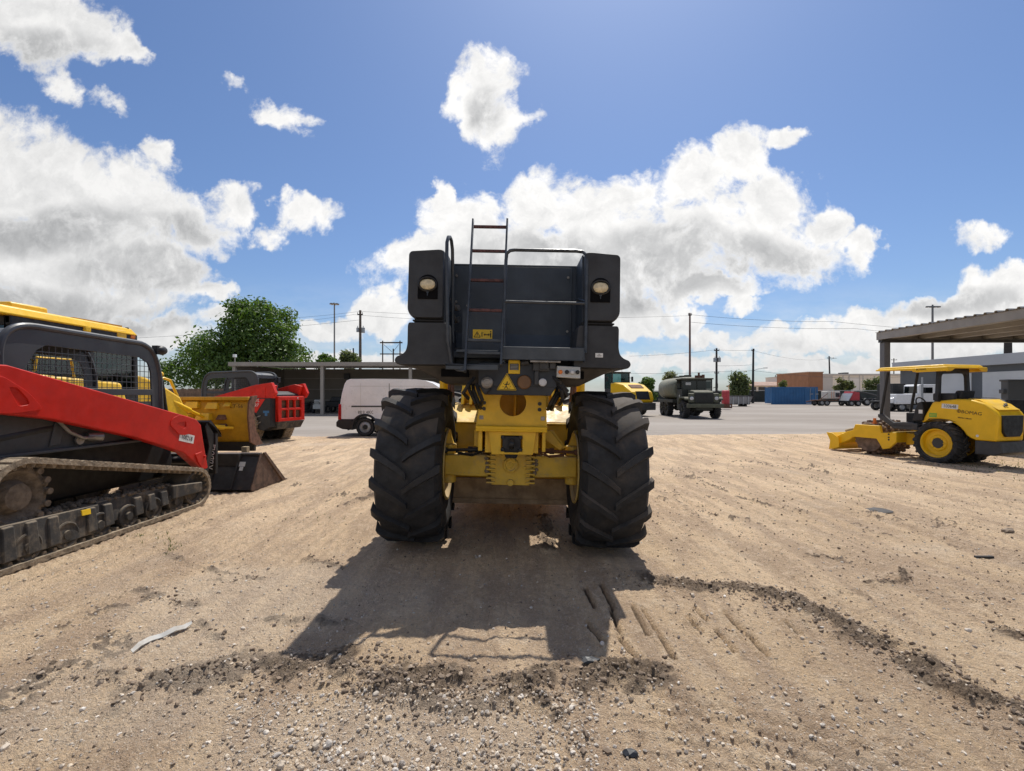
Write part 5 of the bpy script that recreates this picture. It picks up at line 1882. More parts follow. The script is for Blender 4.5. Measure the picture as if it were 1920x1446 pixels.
    b.build('lamp_bracket', 'paint_yellow', rf, bevel=.015)
    for x, y_ in ((.62, .30), (.30, .44), (-.30, .44)):
        b = MB()
        b.cyl((x, y_, 2.70), (x, y_ + .10, 2.69), .065, n=16)
        b.build('work_lamp', 'orange' if x == .62 else 'paint_yellow_clean', rf)
    b = MB()
    b.cyl((.60, .30, 2.74), (.60, .30, 2.86), .03)
    b.build('beacon', 'black_steel', rf)
    b = MB()
    b.tube([(-.12, -1.5, 2.95), (-.12, -1.52, 3.06), (-.05, -1.52, 3.06)], .02, 6)
    b.build('roof_aerial', 'black_steel', rf)
    b = MB()
    b.box(.7, .708, -1.0, -.2, 2.60, 2.625)
    b.build('rain_gutter', 'bright_steel', cab)
    # blade
    cx = .0
    prof = [(3.10, .40), (3.20, .38), (3.02, .70), (2.94, 1.05), (2.98, 1.34), (3.10, 1.52), (2.96, 1.51), (2.88, 1.36), (2.84, 1.05), (2.92, .70)]
    b = MB()
    b.prism(prof, 'x', -1.70, 1.54)
    b.box(-1.69, 1.53, 2.80, 3.0, 1.45, 1.532)
    bl = b.build('blade', 'paint_ochre', root, bevel=.01)
    for s in (-1, 1):
        b = MB()
        b.prism([(2.84, .44), (3.10, .33), (3.42, .34), (3.10, .68), (3.0, 1.05), (3.03, 1.32), (3.16, 1.56), (2.90, 1.55), (2.78, 1.38), (2.74, 1.05)], 'x', *((1.54, 1.58) if s > 0 else (-1.70, -1.74)))
        b.build('blade_end', 'rust_brown', bl)
    b = MB()
    b.box(-1.72, 1.56, 3.04, 3.12, .20, .42)
    b.build('cutting_edge', 'black_steel', bl)
    for x0, x1, z0, z1, yy, mt in ((.0, .34, 1.26, 1.42, 2.74, 'paint_yellow'), (.50, .80, 1.24, 1.40, 2.76, 'paint_yellow'), (.92, 1.10, 1.30, 1.40, 2.78, 'paint_yellow'), (.32, .66, .98, 1.14, 2.66, 'paint_yellow'), (.76, 1.0, .98, 1.10, 2.76, 'rust_brown'), (.76, 1.0, .78, .88, 2.76, 'rust_brown'), (-.1, .2, .72, 1.12, 2.6, 'paint_yellow'), (-1.3, -.4, .7, 1.3, 2.7, 'paint_yellow')):
        b = MB()
        b.hexa([(x0, yy, z0), (x1, yy, z0), (x1, 3.0, z0), (x0, 3.0, z0), (x0 + .03, yy + .08, z1), (x1 - .03, yy + .08, z1), (x1, 3.0, z1), (x0, 3.0, z1)])
        b.build('blade_bracket', mt, bl, bevel=.01)
    text('chalk_mark', 'LT-56', .13, 'ink_brown', bl, face((1.22, 2.868, 1.30), (1, 0, 0), (0, .08, 1)), ext=.001)
    # push frame
    for s in (-1, 1):
        b = MB()
        b.hexa([(s * .42, .6, .50), (s * .56, .6, .50), (s * .56, 2.95, .45), (s * .42, 2.95, .45), (s * .42, .6, .72), (s * .56, .6, .72), (s * .56, 2.95, .70), (s * .42, 2.95, .70)])
        b.build('push_arm', 'paint_yellow', root, bevel=.02)
        b = MB()
        b.cyl((s * .40, 1.75, 1.45), (s * .46, 2.30, 1.22), .06, n=14)
        b.cyl((s * .46, 2.30, 1.22), (s * .52, 2.85, 1.0), .035, n=12)
        b.build('lift_cylinder', 'paint_yellow_clean', root)
    b = MB()
    b.cyl((.12, 2.05, .93), (1.02, 2.72, .80), .055, n=14)
    b.cyl((1.02, 2.72, .80), (1.16, 2.84, .785), .03, n=12)
    b.box(-.1, .62, 2.30, 2.42, .70, .86)
    b.build('angle_cylinder', 'paint_yellow_clean', root)
    b = MB()
    b.tube([(.47, 1.35, 2.02), (.49, 1.42, 1.7), (.47, 1.5, 1.4), (.50, 1.55, 1.0)], .03, 8)
    b.build('hydraulic_hose', 'black_steel', root)
    b = MB()
    b.ell((.47, 1.33, 2.02), .08, .07, .06, 12, 8)
    b.build('front_lamp', 'paint_yellow_clean', root)
    return root


dozer = make_dozer()

# ---------------------------------------------------------------- yellow padfoot roller on the right
def make_roller():
    root = thing('padfoot_roller', 'small yellow padfoot roller with open canopy roof and front blade, near the steel carport', 'roller', (10.50, 11.44, -.02), R(16))
    for s in (-1, 1):
        ty = tyre_mesh(.505, .36, .325, nlug=20, lug_h=.024, lug_w=.050, sweep=14, bulge=.018, n=56).build('tyre', 'rubber_dusty', root, smooth=38)
        ty.location = (s * .40, .10, .47)
        if s < 0:
            rm = rim_mesh(.325, .40, .085, .105, sgn=-1)
            rm.build('rim', 'paint_yellow_clean', ty, smooth=40)
            b = MB()
            d = -.40 * .36 + .085
            b.lathe([(d - .040, .001), (d - .040, .115), (d - .028, .125), (d, .125)], 'x', n=24)
            b.build('hub', 'dark_grey', ty)
        else:
            rim_mesh(.325, .40, .085, .105, sgn=1).build('rim', 'paint_yellow_clean', ty, smooth=40)
    # hood with wheel arches
    arch = [(.10 + .60 * math.cos(R(a)), .47 + .56 * math.sin(R(a))) for a in range(172, 58, -8)]
    prof = [(-1.0, .60), (-.62, .60), (-.52, .64)] + arch[2:] + [(.48, .92), (.40, 1.10), (.24, 1.42), (.14, 1.46), (-.27, 1.505), (-.55, 1.49), (-.80, 1.40), (-.98, 1.24), (-1.04, 1.14)]
    b = MB()
    b.prism(prof, 'x', -.46, .40)
    hood = b.build('engine_hood', 'paint_yellow_clean', root, bevel=.045, seg=3)
    b = MB()
    b.prism([(-.56, 1.492), (-.98, 1.262), (-.98, 1.28), (-.62, 1.50), (-.42, 1.515), (-.40, 1.50)], 'x', -.34, .34)
    b.build('hood_lid', 'paint_yellow_clean', hood, bevel=.012)
    b = MB()
    b.tube([(-.02, -.90, 1.345), (.02, -.86, 1.37), (.10, -.88, 1.37), (.14, -.80, 1.40)], .014, 8)
    b.tube([(.14, -.80, 1.40), (.20, -.82, 1.40), (.24, -.78, 1.41)], .014, 8)
    b.build('lid_handle', 'dark_grey', hood)
    b = MB()
    b.prism([(.30, 1.16), (.27, .80), (.18, .70), (-.24, .70), (-.33, .80), (-.38, 1.16)], 'y', -1.062, -1.0)
    b.build('rear_grille', 'black_steel', hood, bevel=.01)
    b = MB()
    b.prism([(-.2, 1.49), (-.70, 1.44), (-.55, 1.53), (-.3, 1.54)], 'x', -.10, .46)
    b.build('hood_cushion', 'dark_grey', hood, bevel=.02)
    b = MB()
    b.prism([(-1.10, .36), (-.95, .29), (-.60, .29), (-.60, .595), (-1.06, .595)], 'x', -.45, .45)
    b.build('counterweight', 'dark_grey', root, bevel=.02)
    xs = -.4615
    def lab(name, y_, z, wd, ht, mt, ang=-4):
        k = MB()
        k.M = face((xs, y_, z), (0, -math.cos(R(ang)), math.sin(R(ang))), (0, math.sin(R(ang)), math.cos(R(ang))))
        k.box(-wd / 2, wd / 2, -ht / 2, ht / 2, -.004, .002)
        return k.build(name, mt, hood), k.M @ Matrix.Translation((0, 0, .0035))
    o, M = lab('stock_number', -.13, 1.335, .33, .105, 'sticker_white', -4)
    text('stock_digits', '100648', .105, 'ink_black', o, M, ext=.0008, sx=.84)
    ang = -6
    M = face((xs - .001, -.55, 1.20), (0, -math.cos(R(ang)), math.sin(R(ang))), (0, math.sin(R(ang)), math.cos(R(ang))))
    text('maker_lettering', 'BOMAG', .105, 'ink_brown', hood, M, ext=.002, sx=1.05)
    b = MB()
    b.tube([(xs - .001, -.31 + .034 * math.cos(t), 1.235 + .034 * math.sin(t)) for t in [i * math.pi / 8 for i in range(16)]], .006, 6, closed=True)
    b.box(xs - .004, xs + .001, -.318, -.302, 1.205, 1.265)
    b.build('maker_emblem', 'ink_brown', hood)
    M = face((xs - .001, -.42, 1.075), (0, -math.cos(R(ang)), math.sin(R(ang))), (0, math.sin(R(ang)), math.cos(R(ang))))
    text('small_lettering', 'SINGLE DRUM', .042, 'rung_red', hood, M, ext=.002)
    o, M = lab('green_decal', .22, 1.12, .16, .10, 'ink_green', 0)
    text('decal_lettering', 'ECO', .06, 'paint_yellow', o, M, ext=.0008)
    b = MB()
    b.lathe([(-.003, .001), (-.003, .028), (.003, .028)], 'x', (xs, -.66, .70), 16)
    b.build('round_decal', 'sticker_white', hood)
    b = MB()
    b.prism([(.34, .985), (.30, 1.035), (-.12, 1.03), (-.26, .98), (-.12, 1.015), (.28, 1.02)], 'x', xs - .012, xs + .004)
    b.build('arch_trim', 'ink_brown', hood)
    # platform and front frame
    b = MB()
    b.prism([(1.46, 1.02), (1.40, .98), (1.06, .74), (.50, .74), (.50, .90), (.80, .93), (1.06, .90), (1.34, 1.10), (1.46, 1.10)], 'x', -.56, -.48)
    b.prism([(1.46, 1.02), (1.40, .98), (1.06, .74), (.50, .74), (.50, .90), (.80, .93), (1.06, .90), (1.34, 1.10), (1.46, 1.10)], 'x', .48, .56)
    b.box(-.56, .56, .62, 1.15, .80, .86)
    b.box(-.18, .18, .30, .62, .60, .82)
    b.build('platform', 'dark_grey', root, bevel=.015)
    b = MB()
    b.prism([(.42, .98), (.66, .95), (.60, 1.25), (.52, 1.42), (.44, 1.44), (.40, 1.2)], 'x', -.50, .30)
    b.build('dash_column', 'black_steel', root, bevel=.02)
    b = MB()
    b.box(-.515, -.50, .42, .50, 1.15, 1.24)
    b.build('column_sticker', 'sticker_white', root)
    b = MB()
    b.box(-.25, .25, -.10, .34, 1.40, 1.50)
    b.hexa([(-.24, -.18, 1.44), (.24, -.18, 1.44), (.24, .02, 1.44), (-.24, .02, 1.44), (-.22, -.24, 1.70), (.22, -.24, 1.70), (.22, -.10, 1.70), (-.22, -.10, 1.70)])
    b.box(-.42, -.28, -.18, .26, 1.46, 1.64)
    b.build('operator_seat', 'seat_black', root, bevel=.03)
    b = MB()
    b.cyl((0, .98, .86), (0, .80, 1.34), .05, n=12)
    b.box(-.16, .16, .84, 1.04, .86, 1.15)
    b.build('steering_column', 'black_steel', root, bevel=.02)
    b = MB()
    b.tube([(.17 * math.cos(t), .78 + .06 * math.sin(t), 1.38 + .15 * math.sin(t)) for t in [i * math.pi / 10 for i in range(20)]], .016, 8, closed=True)
    b.box(-.16, .16, .77, .79, 1.37, 1.39)
    b.build('steering_wheel', 'black_steel', root)
    # roll bars
    for s in (-1, 1):
        x = s * .52
        b = MB()
        b.tube([(x, 1.42, 1.02), (x, 1.40, 1.10), (x, 1.22, 2.18)], .034, 10)
        b.build('front_post', 'black_steel', root)
    b = MB()
    plate_hole(b, rpoly([(-.56, 1.44), (-.47, 1.44), (.47, 1.44), (.56, 1.44), (.50, 2.24), (-.50, 2.24)], .03, 3), rpoly([(-.44, 1.50), (.44, 1.50), (.41, 2.11), (-.41, 2.11)], .11, 4), 'y', .06, .13, c=(0, 1.8))
    b.build('rear_hoop', 'black_steel', root, bevel=.012)
    b = MB()
    b.hexa([(-.66, 1.42, 2.24), (.66, 1.42, 2.24), (.66, -.18, 2.22), (-.66, -.18, 2.22), (-.62, 1.36, 2.30), (.62, 1.36, 2.30), (.62, -.10, 2.31), (-.62, -.10, 2.31)])
    for s in (-1, 1):
        b.prism([(1.44, 2.21), (1.44, 2.25), (-.20, 2.25), (-.20, 2.15), (.46, 2.14), (.56, 2.19)], 'x', s * .63, s * .67)
        b.prism([(s * .67, 2.14), (s * .67, 2.25), (s * .36, 2.25), (s * .40, 2.21), (s * .50, 2.15)], 'y', -.21, -.17)
    cn = b.build('canopy_roof', 'paint_yellow_clean', root, bevel=.02)
    text('canopy_lettering', 'BOMAG', .062, 'ink_brown', cn, face((-.673, .34, 2.205), (0, -1, 0), (0, 0, 1)), ext=.001)
    # front yoke, drum and blade
    b = MB()
    for s in (-1, 1):
        b.prism([(.92, .42), (1.10, .24), (1.26, .20), (1.34, .34), (1.42, .46), (2.06, .46), (2.18, .36), (2.50, .20), (2.60, .24), (2.60, .40), (2.24, .58), (2.06, .64), (2.0, .80), (1.34, .80), (1.30, .62), (.92, .66)], 'x', s * .58, s * .66)
    b.box(-.58, .58, .95, 1.12, .40, .66)
    b.box(-.58, .58, 2.36, 2.50, .26, .52)
    b.build('drum_frame', 'paint_yellow_clean', root, bevel=.012)
    b = MB()
    b.box(-.28, .28, .40, .96, .34, .64)
    b.cyl((0, .74, .2), (0, .74, .8), .14, n=18)
    b.build('articulation_joint', 'paint_yellow', root, bevel=.02)
    b = MB()
    for x, z in ((-.664, .68), (-.664, .60), (-.664, .54)):
        b.cyl((x, 1.10, z - .08), (x - .004, 1.10, z - .08), .022, n=10)
    b.build('bolt_heads', 'black_steel', root)
    b = MB()
    b.lathe([(-.54, .001), (-.54, .37), (-.52, .385), (.52, .385), (.54, .37), (.54, .001)], 'x', (0, 1.72, .47), 40)
    dr = b.build('drum', 'drum_rust', root)
    b = MB()
    for k in range(18):
        for j in range(5):
            a = 2 * math.pi * (k + .5 * (j % 2)) / 18
            x = -.42 + .21 * j
            ca_, sa = math.cos(a), math.sin(a)
            pts = []
            for (rr, wd) in ((.375, .055), (.455, .036)):
                for dx, dt in ((-1, -1), (1, -1), (1, 1), (-1, 1)):
                    px, pt = x + dx * wd * 1.1, dt * wd * .8
                    pts.append((px, 1.72 + rr * ca_ - pt * sa, .47 + rr * sa + pt * ca_))
            if pts[4][2] > 0:
                b.hexa(pts)
    tag(b.build('drum_pads', 'drum_rust', dr, bevel=0), None, None, kind='stuff')
    b = MB()
    b.prism([(2.58, .06), (2.72, .06), (2.66, .26), (2.70, .46), (2.78, .52), (2.70, .53), (2.60, .44), (2.56, .24)], 'x', -.72, .72)
    for s in (-1, 1):
        b.prism([(2.40, .14), (2.58, .08), (2.72, .06), (2.68, .30), (2.80, .53), (2.62, .52), (2.42, .40)], 'x', s * .72, s * .74)
    b.build('blade', 'paint_yellow_clean', root, bevel=.008)
    b = MB()
    b.cyl((-.40, 1.95, .72), (-.40, 2.46, .58), .05, n=14)
    b.cyl((-.30, 2.02, .66), (-.30, 2.02, .76), .07, n=14)
    b.build('blade_cylinder', 'timber', root)
    b = MB()
    b.cyl((-.45, 1.62, .80), (-.45, 1.62, .98), .035, n=12)
    b.box(-.52, -.38, 1.58, 1.66, .80, .86)
    b.build('scraper_post', 'orange', root)
    b = MB()
    b.box(-.18, .18, .0, .60, .20, .60)
    b.build('belly_box', 'black_steel', root, bevel=.02)
    return root


roller = make_roller()

# ---------------------------------------------------------------- things across the yard
def X(u, y):
    return (u - 960) / F_PX * y


def Z(v, y):
    return CAM_H - (v - HZ) / F_PX * y


# --- open fronted shed
def make_shed():
    y, d, zt = 37.3, 8.0, 4.02
    x0, x1 = X(440, y), 2.5
    root = thing('open_shed', 'long low open-fronted metal shed with slim posts, behind the white van', 'shed', ((x0 + x1) / 2, y, 0))
    w = (x1 - x0) / 2
    b = MB()
    b.box(-w + .1, w, d - .15, d, 0, zt - .1)
    b.build('back_wall', 'shed_wall', root)
    for s in (-1, 1):
        b = MB()
        b.box(*sorted((s * w, s * (w - .12))), .1, d - .15, 0, zt - .15)
        b.build('end_wall', 'shed_wall', root)
    b = MB()
    b.hexa([(-w - .3, -.25, zt - .08), (w + .3, -.25, zt - .08), (w + .3, d + .2, zt + .0), (-w - .3, d + .2, zt + .0), (-w - .3, -.25, zt - .02), (w + .3, -.25, zt - .02), (w + .3, d + .2, zt + .06), (-w - .3, d + .2, zt + .06)])
    b.build('roof', 'shed_roof', root)
    b = MB()
    b.box(-w - .32, w + .32, -.32, -.26, zt - .26, zt + .02)
    b.box(-w - .3, w + .3, -.26, -.05, zt - .30, zt - .085)
    b.build('eaves_trim', 'shed_trim', root)
    for u in (440.8, 605, 770, 935):
        x = X(u, y) - root.location.x
        b = MB()
        b.box(x - .12, x + .12, -.18, .06, 0, zt - .3)
        b.box(x - .16, x + .16, -.22, .10, 0, .03)
        b.build('post', 'shed_trim', root, bevel=.01)
    b = MB()
    for k in range(1, 4):
        b.box(-w + .1, w - .1, d - .20, d - .15, k * 1.0, k * 1.0 + .08)
    b.build('wall_rail', 'shed_trim', root)
    for u in (572, 716):
        b = MB()
        x = X(u, 38.0) - root.location.x
        b.box(x - .12, x + .12, .3, .5, zt - .42, zt - .32)
        b.cyl((x, .4, zt - .32), (x, .4, zt - .10), .03)
        b.build('shed_lamp', 'dark_grey', root)
    b = MB()
    x = X(651, 45) - root.location.x
    b.box(x - .25, x + .25, d - .5, d - .2, 3.0, 3.5)
    b.build('wall_heater', 'dark_grey', root)
    b = MB()
    b.box(-w, w, -.4, d, .005, .03)
    b.build('slab', 'shed_trim', root)
    # stored things
    def pile(u, name, lab, cat, f, yy=41.5):
        r = thing(name, lab, cat, (X(u, yy), yy, .03))
        f(r)
    def tyres(r):
        for k in range(3):
            t = tyre_mesh(.45, .26, .24, n=28).build('tyre', 'rubber', r)
            t.rotation_euler = (0, R(90), 0)
            t.location = (0, 0, .14 + .27 * k)
        t = tyre_mesh(.48, .26, .24, n=28).build('tyre', 'rubber', r)
        t.location = (.5, -.3, .47)
        t.rotation_euler = (0, R(15), R(40))
    pile(574, 'tyre_stack', 'stack of black tyres inside the open shed behind the far red loader', 'tyres', tyres)
    def comp(r):
        b = MB()
        b.box(-.35, .35, -.3, .3, .35, .8)
        b.cyl((-.3, 0, .95), (.3, 0, .95), .18)
        b.build('body', 'sticker_grey', r, bevel=.04)
        for s in (-1, 1):
            t = tyre_mesh(.2, .12, .1, n=20).build('wheel', 'rubber', r)
            t.location = (s * .4, 0, .2)
        MB().tube([(-.3, -.3, .7), (-.3, -.7, .95), (.3, -.7, .95), (.3, -.3, .7)], .025, 6).build('handle', 'dark_grey', r)
    pile(597, 'air_compressor', 'small pale wheeled compressor beside the shed post', 'compressor', comp, 39.5)
    def tract(r):
        b = MB()
        b.box(-.9, .9, -.5, .5, .45, .95)
        b.hexa([(-.6, -.45, .95), (.5, -.45, .95), (.5, .45, .95), (-.6, .45, .95), (-.4, -.4, 1.35), (.3, -.4, 1.35), (.3, .4, 1.35), (-.4, .4, 1.35)])
        b.build('body', 'black_steel', r, bevel=.05)
        for x in (-.65, .65):
            for yy in (-.5, .5):
                t = tyre_mesh(.32, .22, .16, n=24).build('wheel', 'rubber', r)
                t.location = (x, yy, .32)
                t.rotation_euler = (0, 0, R(90))
    pile(634, 'utility_cart', 'low black utility cart parked inside the shed left of the van', 'cart', tract)
    return root


make_shed()

# --- white van
def make_van():
    y = 18.2
    root = thing('cargo_van', 'white windowless cargo van with scuffed side, rear wheel showing left of the big tyre', 'van', (X(684, y), y + .95, 0.01))
    k = 1.0
    # side outline (x along the van, rear at left), rear axle at x=0
    def sx(u):
        return X(u, y) - X(684, y)
    def sz(v):
        return Z(v, y) - .01
    side = [(sx(634), sz(786)), (sx(636), sz(768)), (sx(641), sz(738)), (sx(646), sz(720)), (sx(650), sz(713.5)), (sx(656), sz(711)), (sx(700), sz(710.5)), (sx(780), sz(711.5)), (sx(797), sz(713.5)),
            (sx(812), sz(719)), (sx(826), sz(728)), (sx(842), sz(748)), (sx(868), sz(757)), (sx(880), sz(768)), (sx(884), sz(786))]
    wa = [(.46 * math.cos(R(a)), .34 + .46 * math.sin(R(a))) for a in range(165, 14, -12)]
    wb = [(p[0] + 3.75, p[1]) for p in wa]
    zb = sz(786)
    poly = [side[0]] + side[1:] + [(3.75 + .46, zb)] + [p for p in wb[::-1] if p[1] > zb] + [(3.75 - .46, zb)] + [(.46, zb)] + [p for p in wa[::-1] if p[1] > zb] + [(-.46, zb)]
    b = MB()
    b.prism(poly, 'y', -.95, .95)
    body = b.build('body', 'van_white', root, bevel=.06, seg=3)
    b = MB()
    b.prism([(sx(630), sz(800)), (sx(630), sz(792)), (sx(634), sz(787)), (-.48, zb), (-.42, .34), (-.44, .24), (sx(642), sz(805))], 'y', -.955, .955)
    b.prism([(.48, zb), (3.27, zb), (3.30, .25), (.44, .25)], 'y', -.95, .95)
    b.build('sill_cladding', 'black_steel', root, bevel=.03)
    b = MB()
    b.tube([(.47 * math.cos(R(a)), -.955, .34 + .47 * math.sin(R(a))) for a in range(165, 14, -10)], .045, 8)
    b.build('arch_trim', 'black_steel', body)
    for x in (0, 3.75):
        for s in (-1, 1):
            t = tyre_mesh(.35, .235, .215, n=36, bulge=.012).build('tyre', 'rubber', root)
            t.location = (x, s * .84, .345)
            t.rotation_euler = (0, 0, R(90))
            if s < 0 and x == 0:
                b = MB()
                b.lathe([(.07, .215), (.085, .20), (.06, .18), (.075, .13), (.08, .11), (.05, .10), (.05, .001)], 'x', n=28)
                rm = b.build('rim', 'galvanised', t)
                rm.rotation_euler = (0, 0, R(180))
                MB().lathe([(.08, .001), (.08, .085), (.05, .09)], 'x', n=20).build('hub', 'black_steel', t).rotation_euler = (0, 0, R(180))
    b = MB()
    b.hexa([(sx(633.5), -.955, sz(787)), (sx(640), -.965, sz(787)), (sx(640), -.965, sz(758)), (sx(635), -.955, sz(758)), (sx(633.5), -.80, sz(787)), (sx(640), -.80, sz(787)), (sx(640), -.80, sz(758)), (sx(635), -.80, sz(758))])
    b.build('tail_light', 'lens_red', root, bevel=.01)
    b = MB()
    b.box(sx(659), sx(760), -.962, -.952, sz(763.5), sz(760.8))
    b.build('sliding_rail', 'dark_grey', body)
    b = MB()
    b.box(sx(729.4), sx(730.3), -.957, -.945, sz(752), sz(719))
    b.build('door_gap', 'dark_grey', body)
    b = MB()
    b.box(sx(656), sx(820), -.955, -.948, sz(724.6), sz(724.0))
    b.build('roof_crease', 'sticker_grey', body)
    text('van_lettering', '800 91 40KIC', .165, 'dark_grey', body, face(((sx(668) + sx(703)) / 2, -.953, sz(773.5)), (1, 0, 0), (0, 0, 1)), ext=.002, sx=.62)
    for u_ in (676, 795):
        MB().box(sx(u_), sx(u_ + .45), -.955, -.945, sz(784), sz(719)).build('panel_seam', 'sticker_grey', body)
    b = MB()
    b.hexa([(sx(812.5), -.957, sz(742)), (sx(838), -.957, sz(747)), (sx(836), -.957, sz(744)), (sx(816), -.957, sz(727)), (sx(812.5), -.945, sz(742)), (sx(838), -.945, sz(747)), (sx(836), -.945, sz(744)), (sx(816), -.945, sz(727))])
    b.build('side_window', 'windscreen', body)
    b = MB()
    b.cyl((sx(646), -.6, sz(807)), (sx(655), -.6, sz(804)), .035)
    b.build('tow_hitch', 'black_steel', root)
    # scuffs on the side
    rnd = random.Random(3)
    for (u0, v0, n) in ((655, 766, 4), (664, 766, 4), (717, 735, 6), (700, 766, 4), (645, 758, 3), (662, 741, 2)):
        for i in range(n):
            u, v = u0 + rnd.uniform(-6, 6), v0 + rnd.uniform(-7, 7)
            du, dv = rnd.uniform(-3, 3), rnd.uniform(-3, 3)
            k_ = MB()
            k_.tube([(sx(u), -.951, sz(v)), (sx(u + du * .6), -.9515, sz(v + dv)), (sx(u + du * 1.5), -.951, sz(v + dv * 1.2))], .005, 4)
            k_.build('scuff', 'sticker_grey', body)


make_van()

# --- military tanker truck
def make_truck():
    root = thing('army_truck', 'olive six-wheel army truck with round tank behind its cab, facing the camera', 'truck', (12.35, 31.9, 0), R(180 - 3))
    # local +y is forward (towards the camera)
    b = MB()
    b.box(-.42, .42, -6.0, .75, .75, .98)
    for y in (.0, -3.9, -5.2):
        b.cyl((-.9, y, .58), (.9, y, .58), .10)
        b.ell((.0, y, .58), .26, .24, .24)
    b.build('chassis', 'olive_dark', root, bevel=.02)
    for y in (0, -3.9, -5.2):
        for s in (-1, 1):
            t = tyre_mesh(.60, .36, .26, nlug=22, lug_h=.025, lug_w=.06, sweep=8, n=40).build('tyre', 'rubber', root)
            t.location = (s * .98, y, .60)
            MB().lathe([(s * .10, .27), (s * .16, .25), (s * .06, .22), (s * .10, .12), (s * .20, .10), (s * .20, .001)], 'x', n=24).build('rim', 'olive_dark', t)
    # hood and fenders
    b = MB()
    b.prism([(-.55, 1.0), (-.55, 1.90), (.60, 1.80), (.78, 1.70), (.78, 1.0)], 'x', -.62, .62)
    hd = b.build('hood', 'olive', root, bevel=.06, seg=3)
    for s in (-1, 1):
        b = MB()
        b.prism([(-.85, .95), (-.70, 1.28), (-.45, 1.42), (.62, 1.42), (.80, 1.30), (.80, 1.20), (.60, 1.32), (-.40, 1.32), (-.62, 1.20), (-.75, .95)], 'x', s * .62, s * 1.22)
        b.prism([(.62, 1.05), (.80, 1.05), (.80, 1.62), (.62, 1.66)], 'x', s * .60, s * .95)
        b.build('fender', 'olive', root, bevel=.03)
        b = MB()
        b.lathe([(.0, .12), (.06, .115), (.08, .09), (.085, .001)], 'y', (s * .78, .79, 1.32), 20)
        b.build('headlight', 'lens_white', root)
    b = MB()
    b.box(-.58, .58, .785, .80, 1.04, 1.66)
    g = b.build('radiator_grille', 'black_steel', hd)
    b = MB()
    for k in range(9):
        b.box(-.56, .56, .80, .815, 1.08 + k * .065, 1.10 + k * .065)
    b.build('grille_bars', 'olive_dark', g)
    b = MB()
    b.box(-1.15, 1.15, .92, 1.10, .72, .98)
    b.build('bumper', 'olive', root, bevel=.03)
    b = MB()
    b.box(-.5, .5, .5, .95, .55, .8)
    b.build('winch', 'olive_dark', root, bevel=.04)
    # cab
    b = MB()
    b.box(-1.0, 1.0, -1.75, -.55, 1.0, 1.92)
    b.box(-1.0, 1.0, -1.80, -1.72, 1.9, 2.6)
    for s in (-1, 1):
        b.box(*sorted((s * 1.0, s * .93)), -.64, -.55, 1.9, 2.55)
    b.box(-1.0, 1.0, -.64, -.55, 2.48, 2.6)
    b.box(-.03, .03, -.64, -.55, 1.9, 2.5)
    cab = b.build('cab', 'olive_dark', root, bevel=.02)
    b = MB()
    b.box(-1.06, 1.06, -1.86, -.46, 2.58, 2.67)
    b.build('cab_roof', 'olive', cab, bevel=.03)
    for s in (-1, 1):
        b = MB()
        b.box(*sorted((s * .04, s * .92)), -.61, -.60, 1.93, 2.47)
        b.build('windscreen', 'windscreen', cab)
        b = MB()
        b.cyl((s * 1.02, -.5, 2.0), (s * 1.25, -.45, 2.1), .02, n=6)
        b.box(*sorted((s * 1.18, s * 1.32)), -.46, -.42, 2.0, 2.3)
        b.build('mirror', 'olive_dark', root)
        b = MB()
        b.box(*sorted((s * .55, s * 1.0)), -1.75, -.8, .55, 1.0)
        b.build('step_tank', 'olive_dark', root, bevel=.03)
    b = MB()
    b.box(.40, .75, -.58, -.575, 2.2, 2.38)
    b.build('screen_paper', 'sticker_grey', cab)
    # white star on the cab door
    b = MB()
    pts = []
    for i in range(10):
        r = .17 if i % 2 == 0 else .07
        a = math.pi / 2 + i * math.pi / 5
        pts.append((-1.1 + r * math.cos(a), 1.45 + r * math.sin(a)))
    b.prism(pts, 'x', 1.002, 1.008)
    b.build('door_star', 'sticker_grey', cab)
    # tank
    b = MB()
    n = 28
    vs = []
    for yy, sc in ((-6.3, .90), (-6.15, 1.0), (-2.2, 1.0), (-2.05, .90)):
        for i in range(n):
            a = 2 * math.pi * i / n
            c, s_ = math.cos(a), math.sin(a)
            vs.append((1.18 * sc * math.copysign(abs(c) ** .75, c), yy, 2.0 + .80 * sc * math.copysign(abs(s_) ** .75, s_)))
    fs = [(k * n + i, k * n + (i + 1) % n, (k + 1) * n + (i + 1) % n, (k + 1) * n + i) for k in range(3) for i in range(n)] + [tuple(range(n)), tuple(range(3 * n, 4 * n))]
    b.add(vs, fs)
    tk = b.build('tank', 'tank_olive', root, smooth=50)
    for yy in (-5.3, -3.8, -2.6):
        MB().cyl((0, yy, 2.78), (0, yy, 2.95), .25, n=18).build('tank_hatch', 'olive', tk)
    b = MB()
    b.box(-1.2, 1.2, -6.2, -2.1, 1.0, 1.22)
    b.build('deck', 'olive_dark', root, bevel=.02)
    b = MB()
    b.box(-.9, -.3, -2.0, -1.9, 2.65, 2.9)
    b.cyl((-.55, -1.9, 2.6), (-.55, -1.9, 3.1), .07)
    b.cyl((-.85, -1.9, 2.6), (-.85, -1.9, 2.95), .10)
    b.build('roof_gear', 'rust_brown', root)


make_truck()

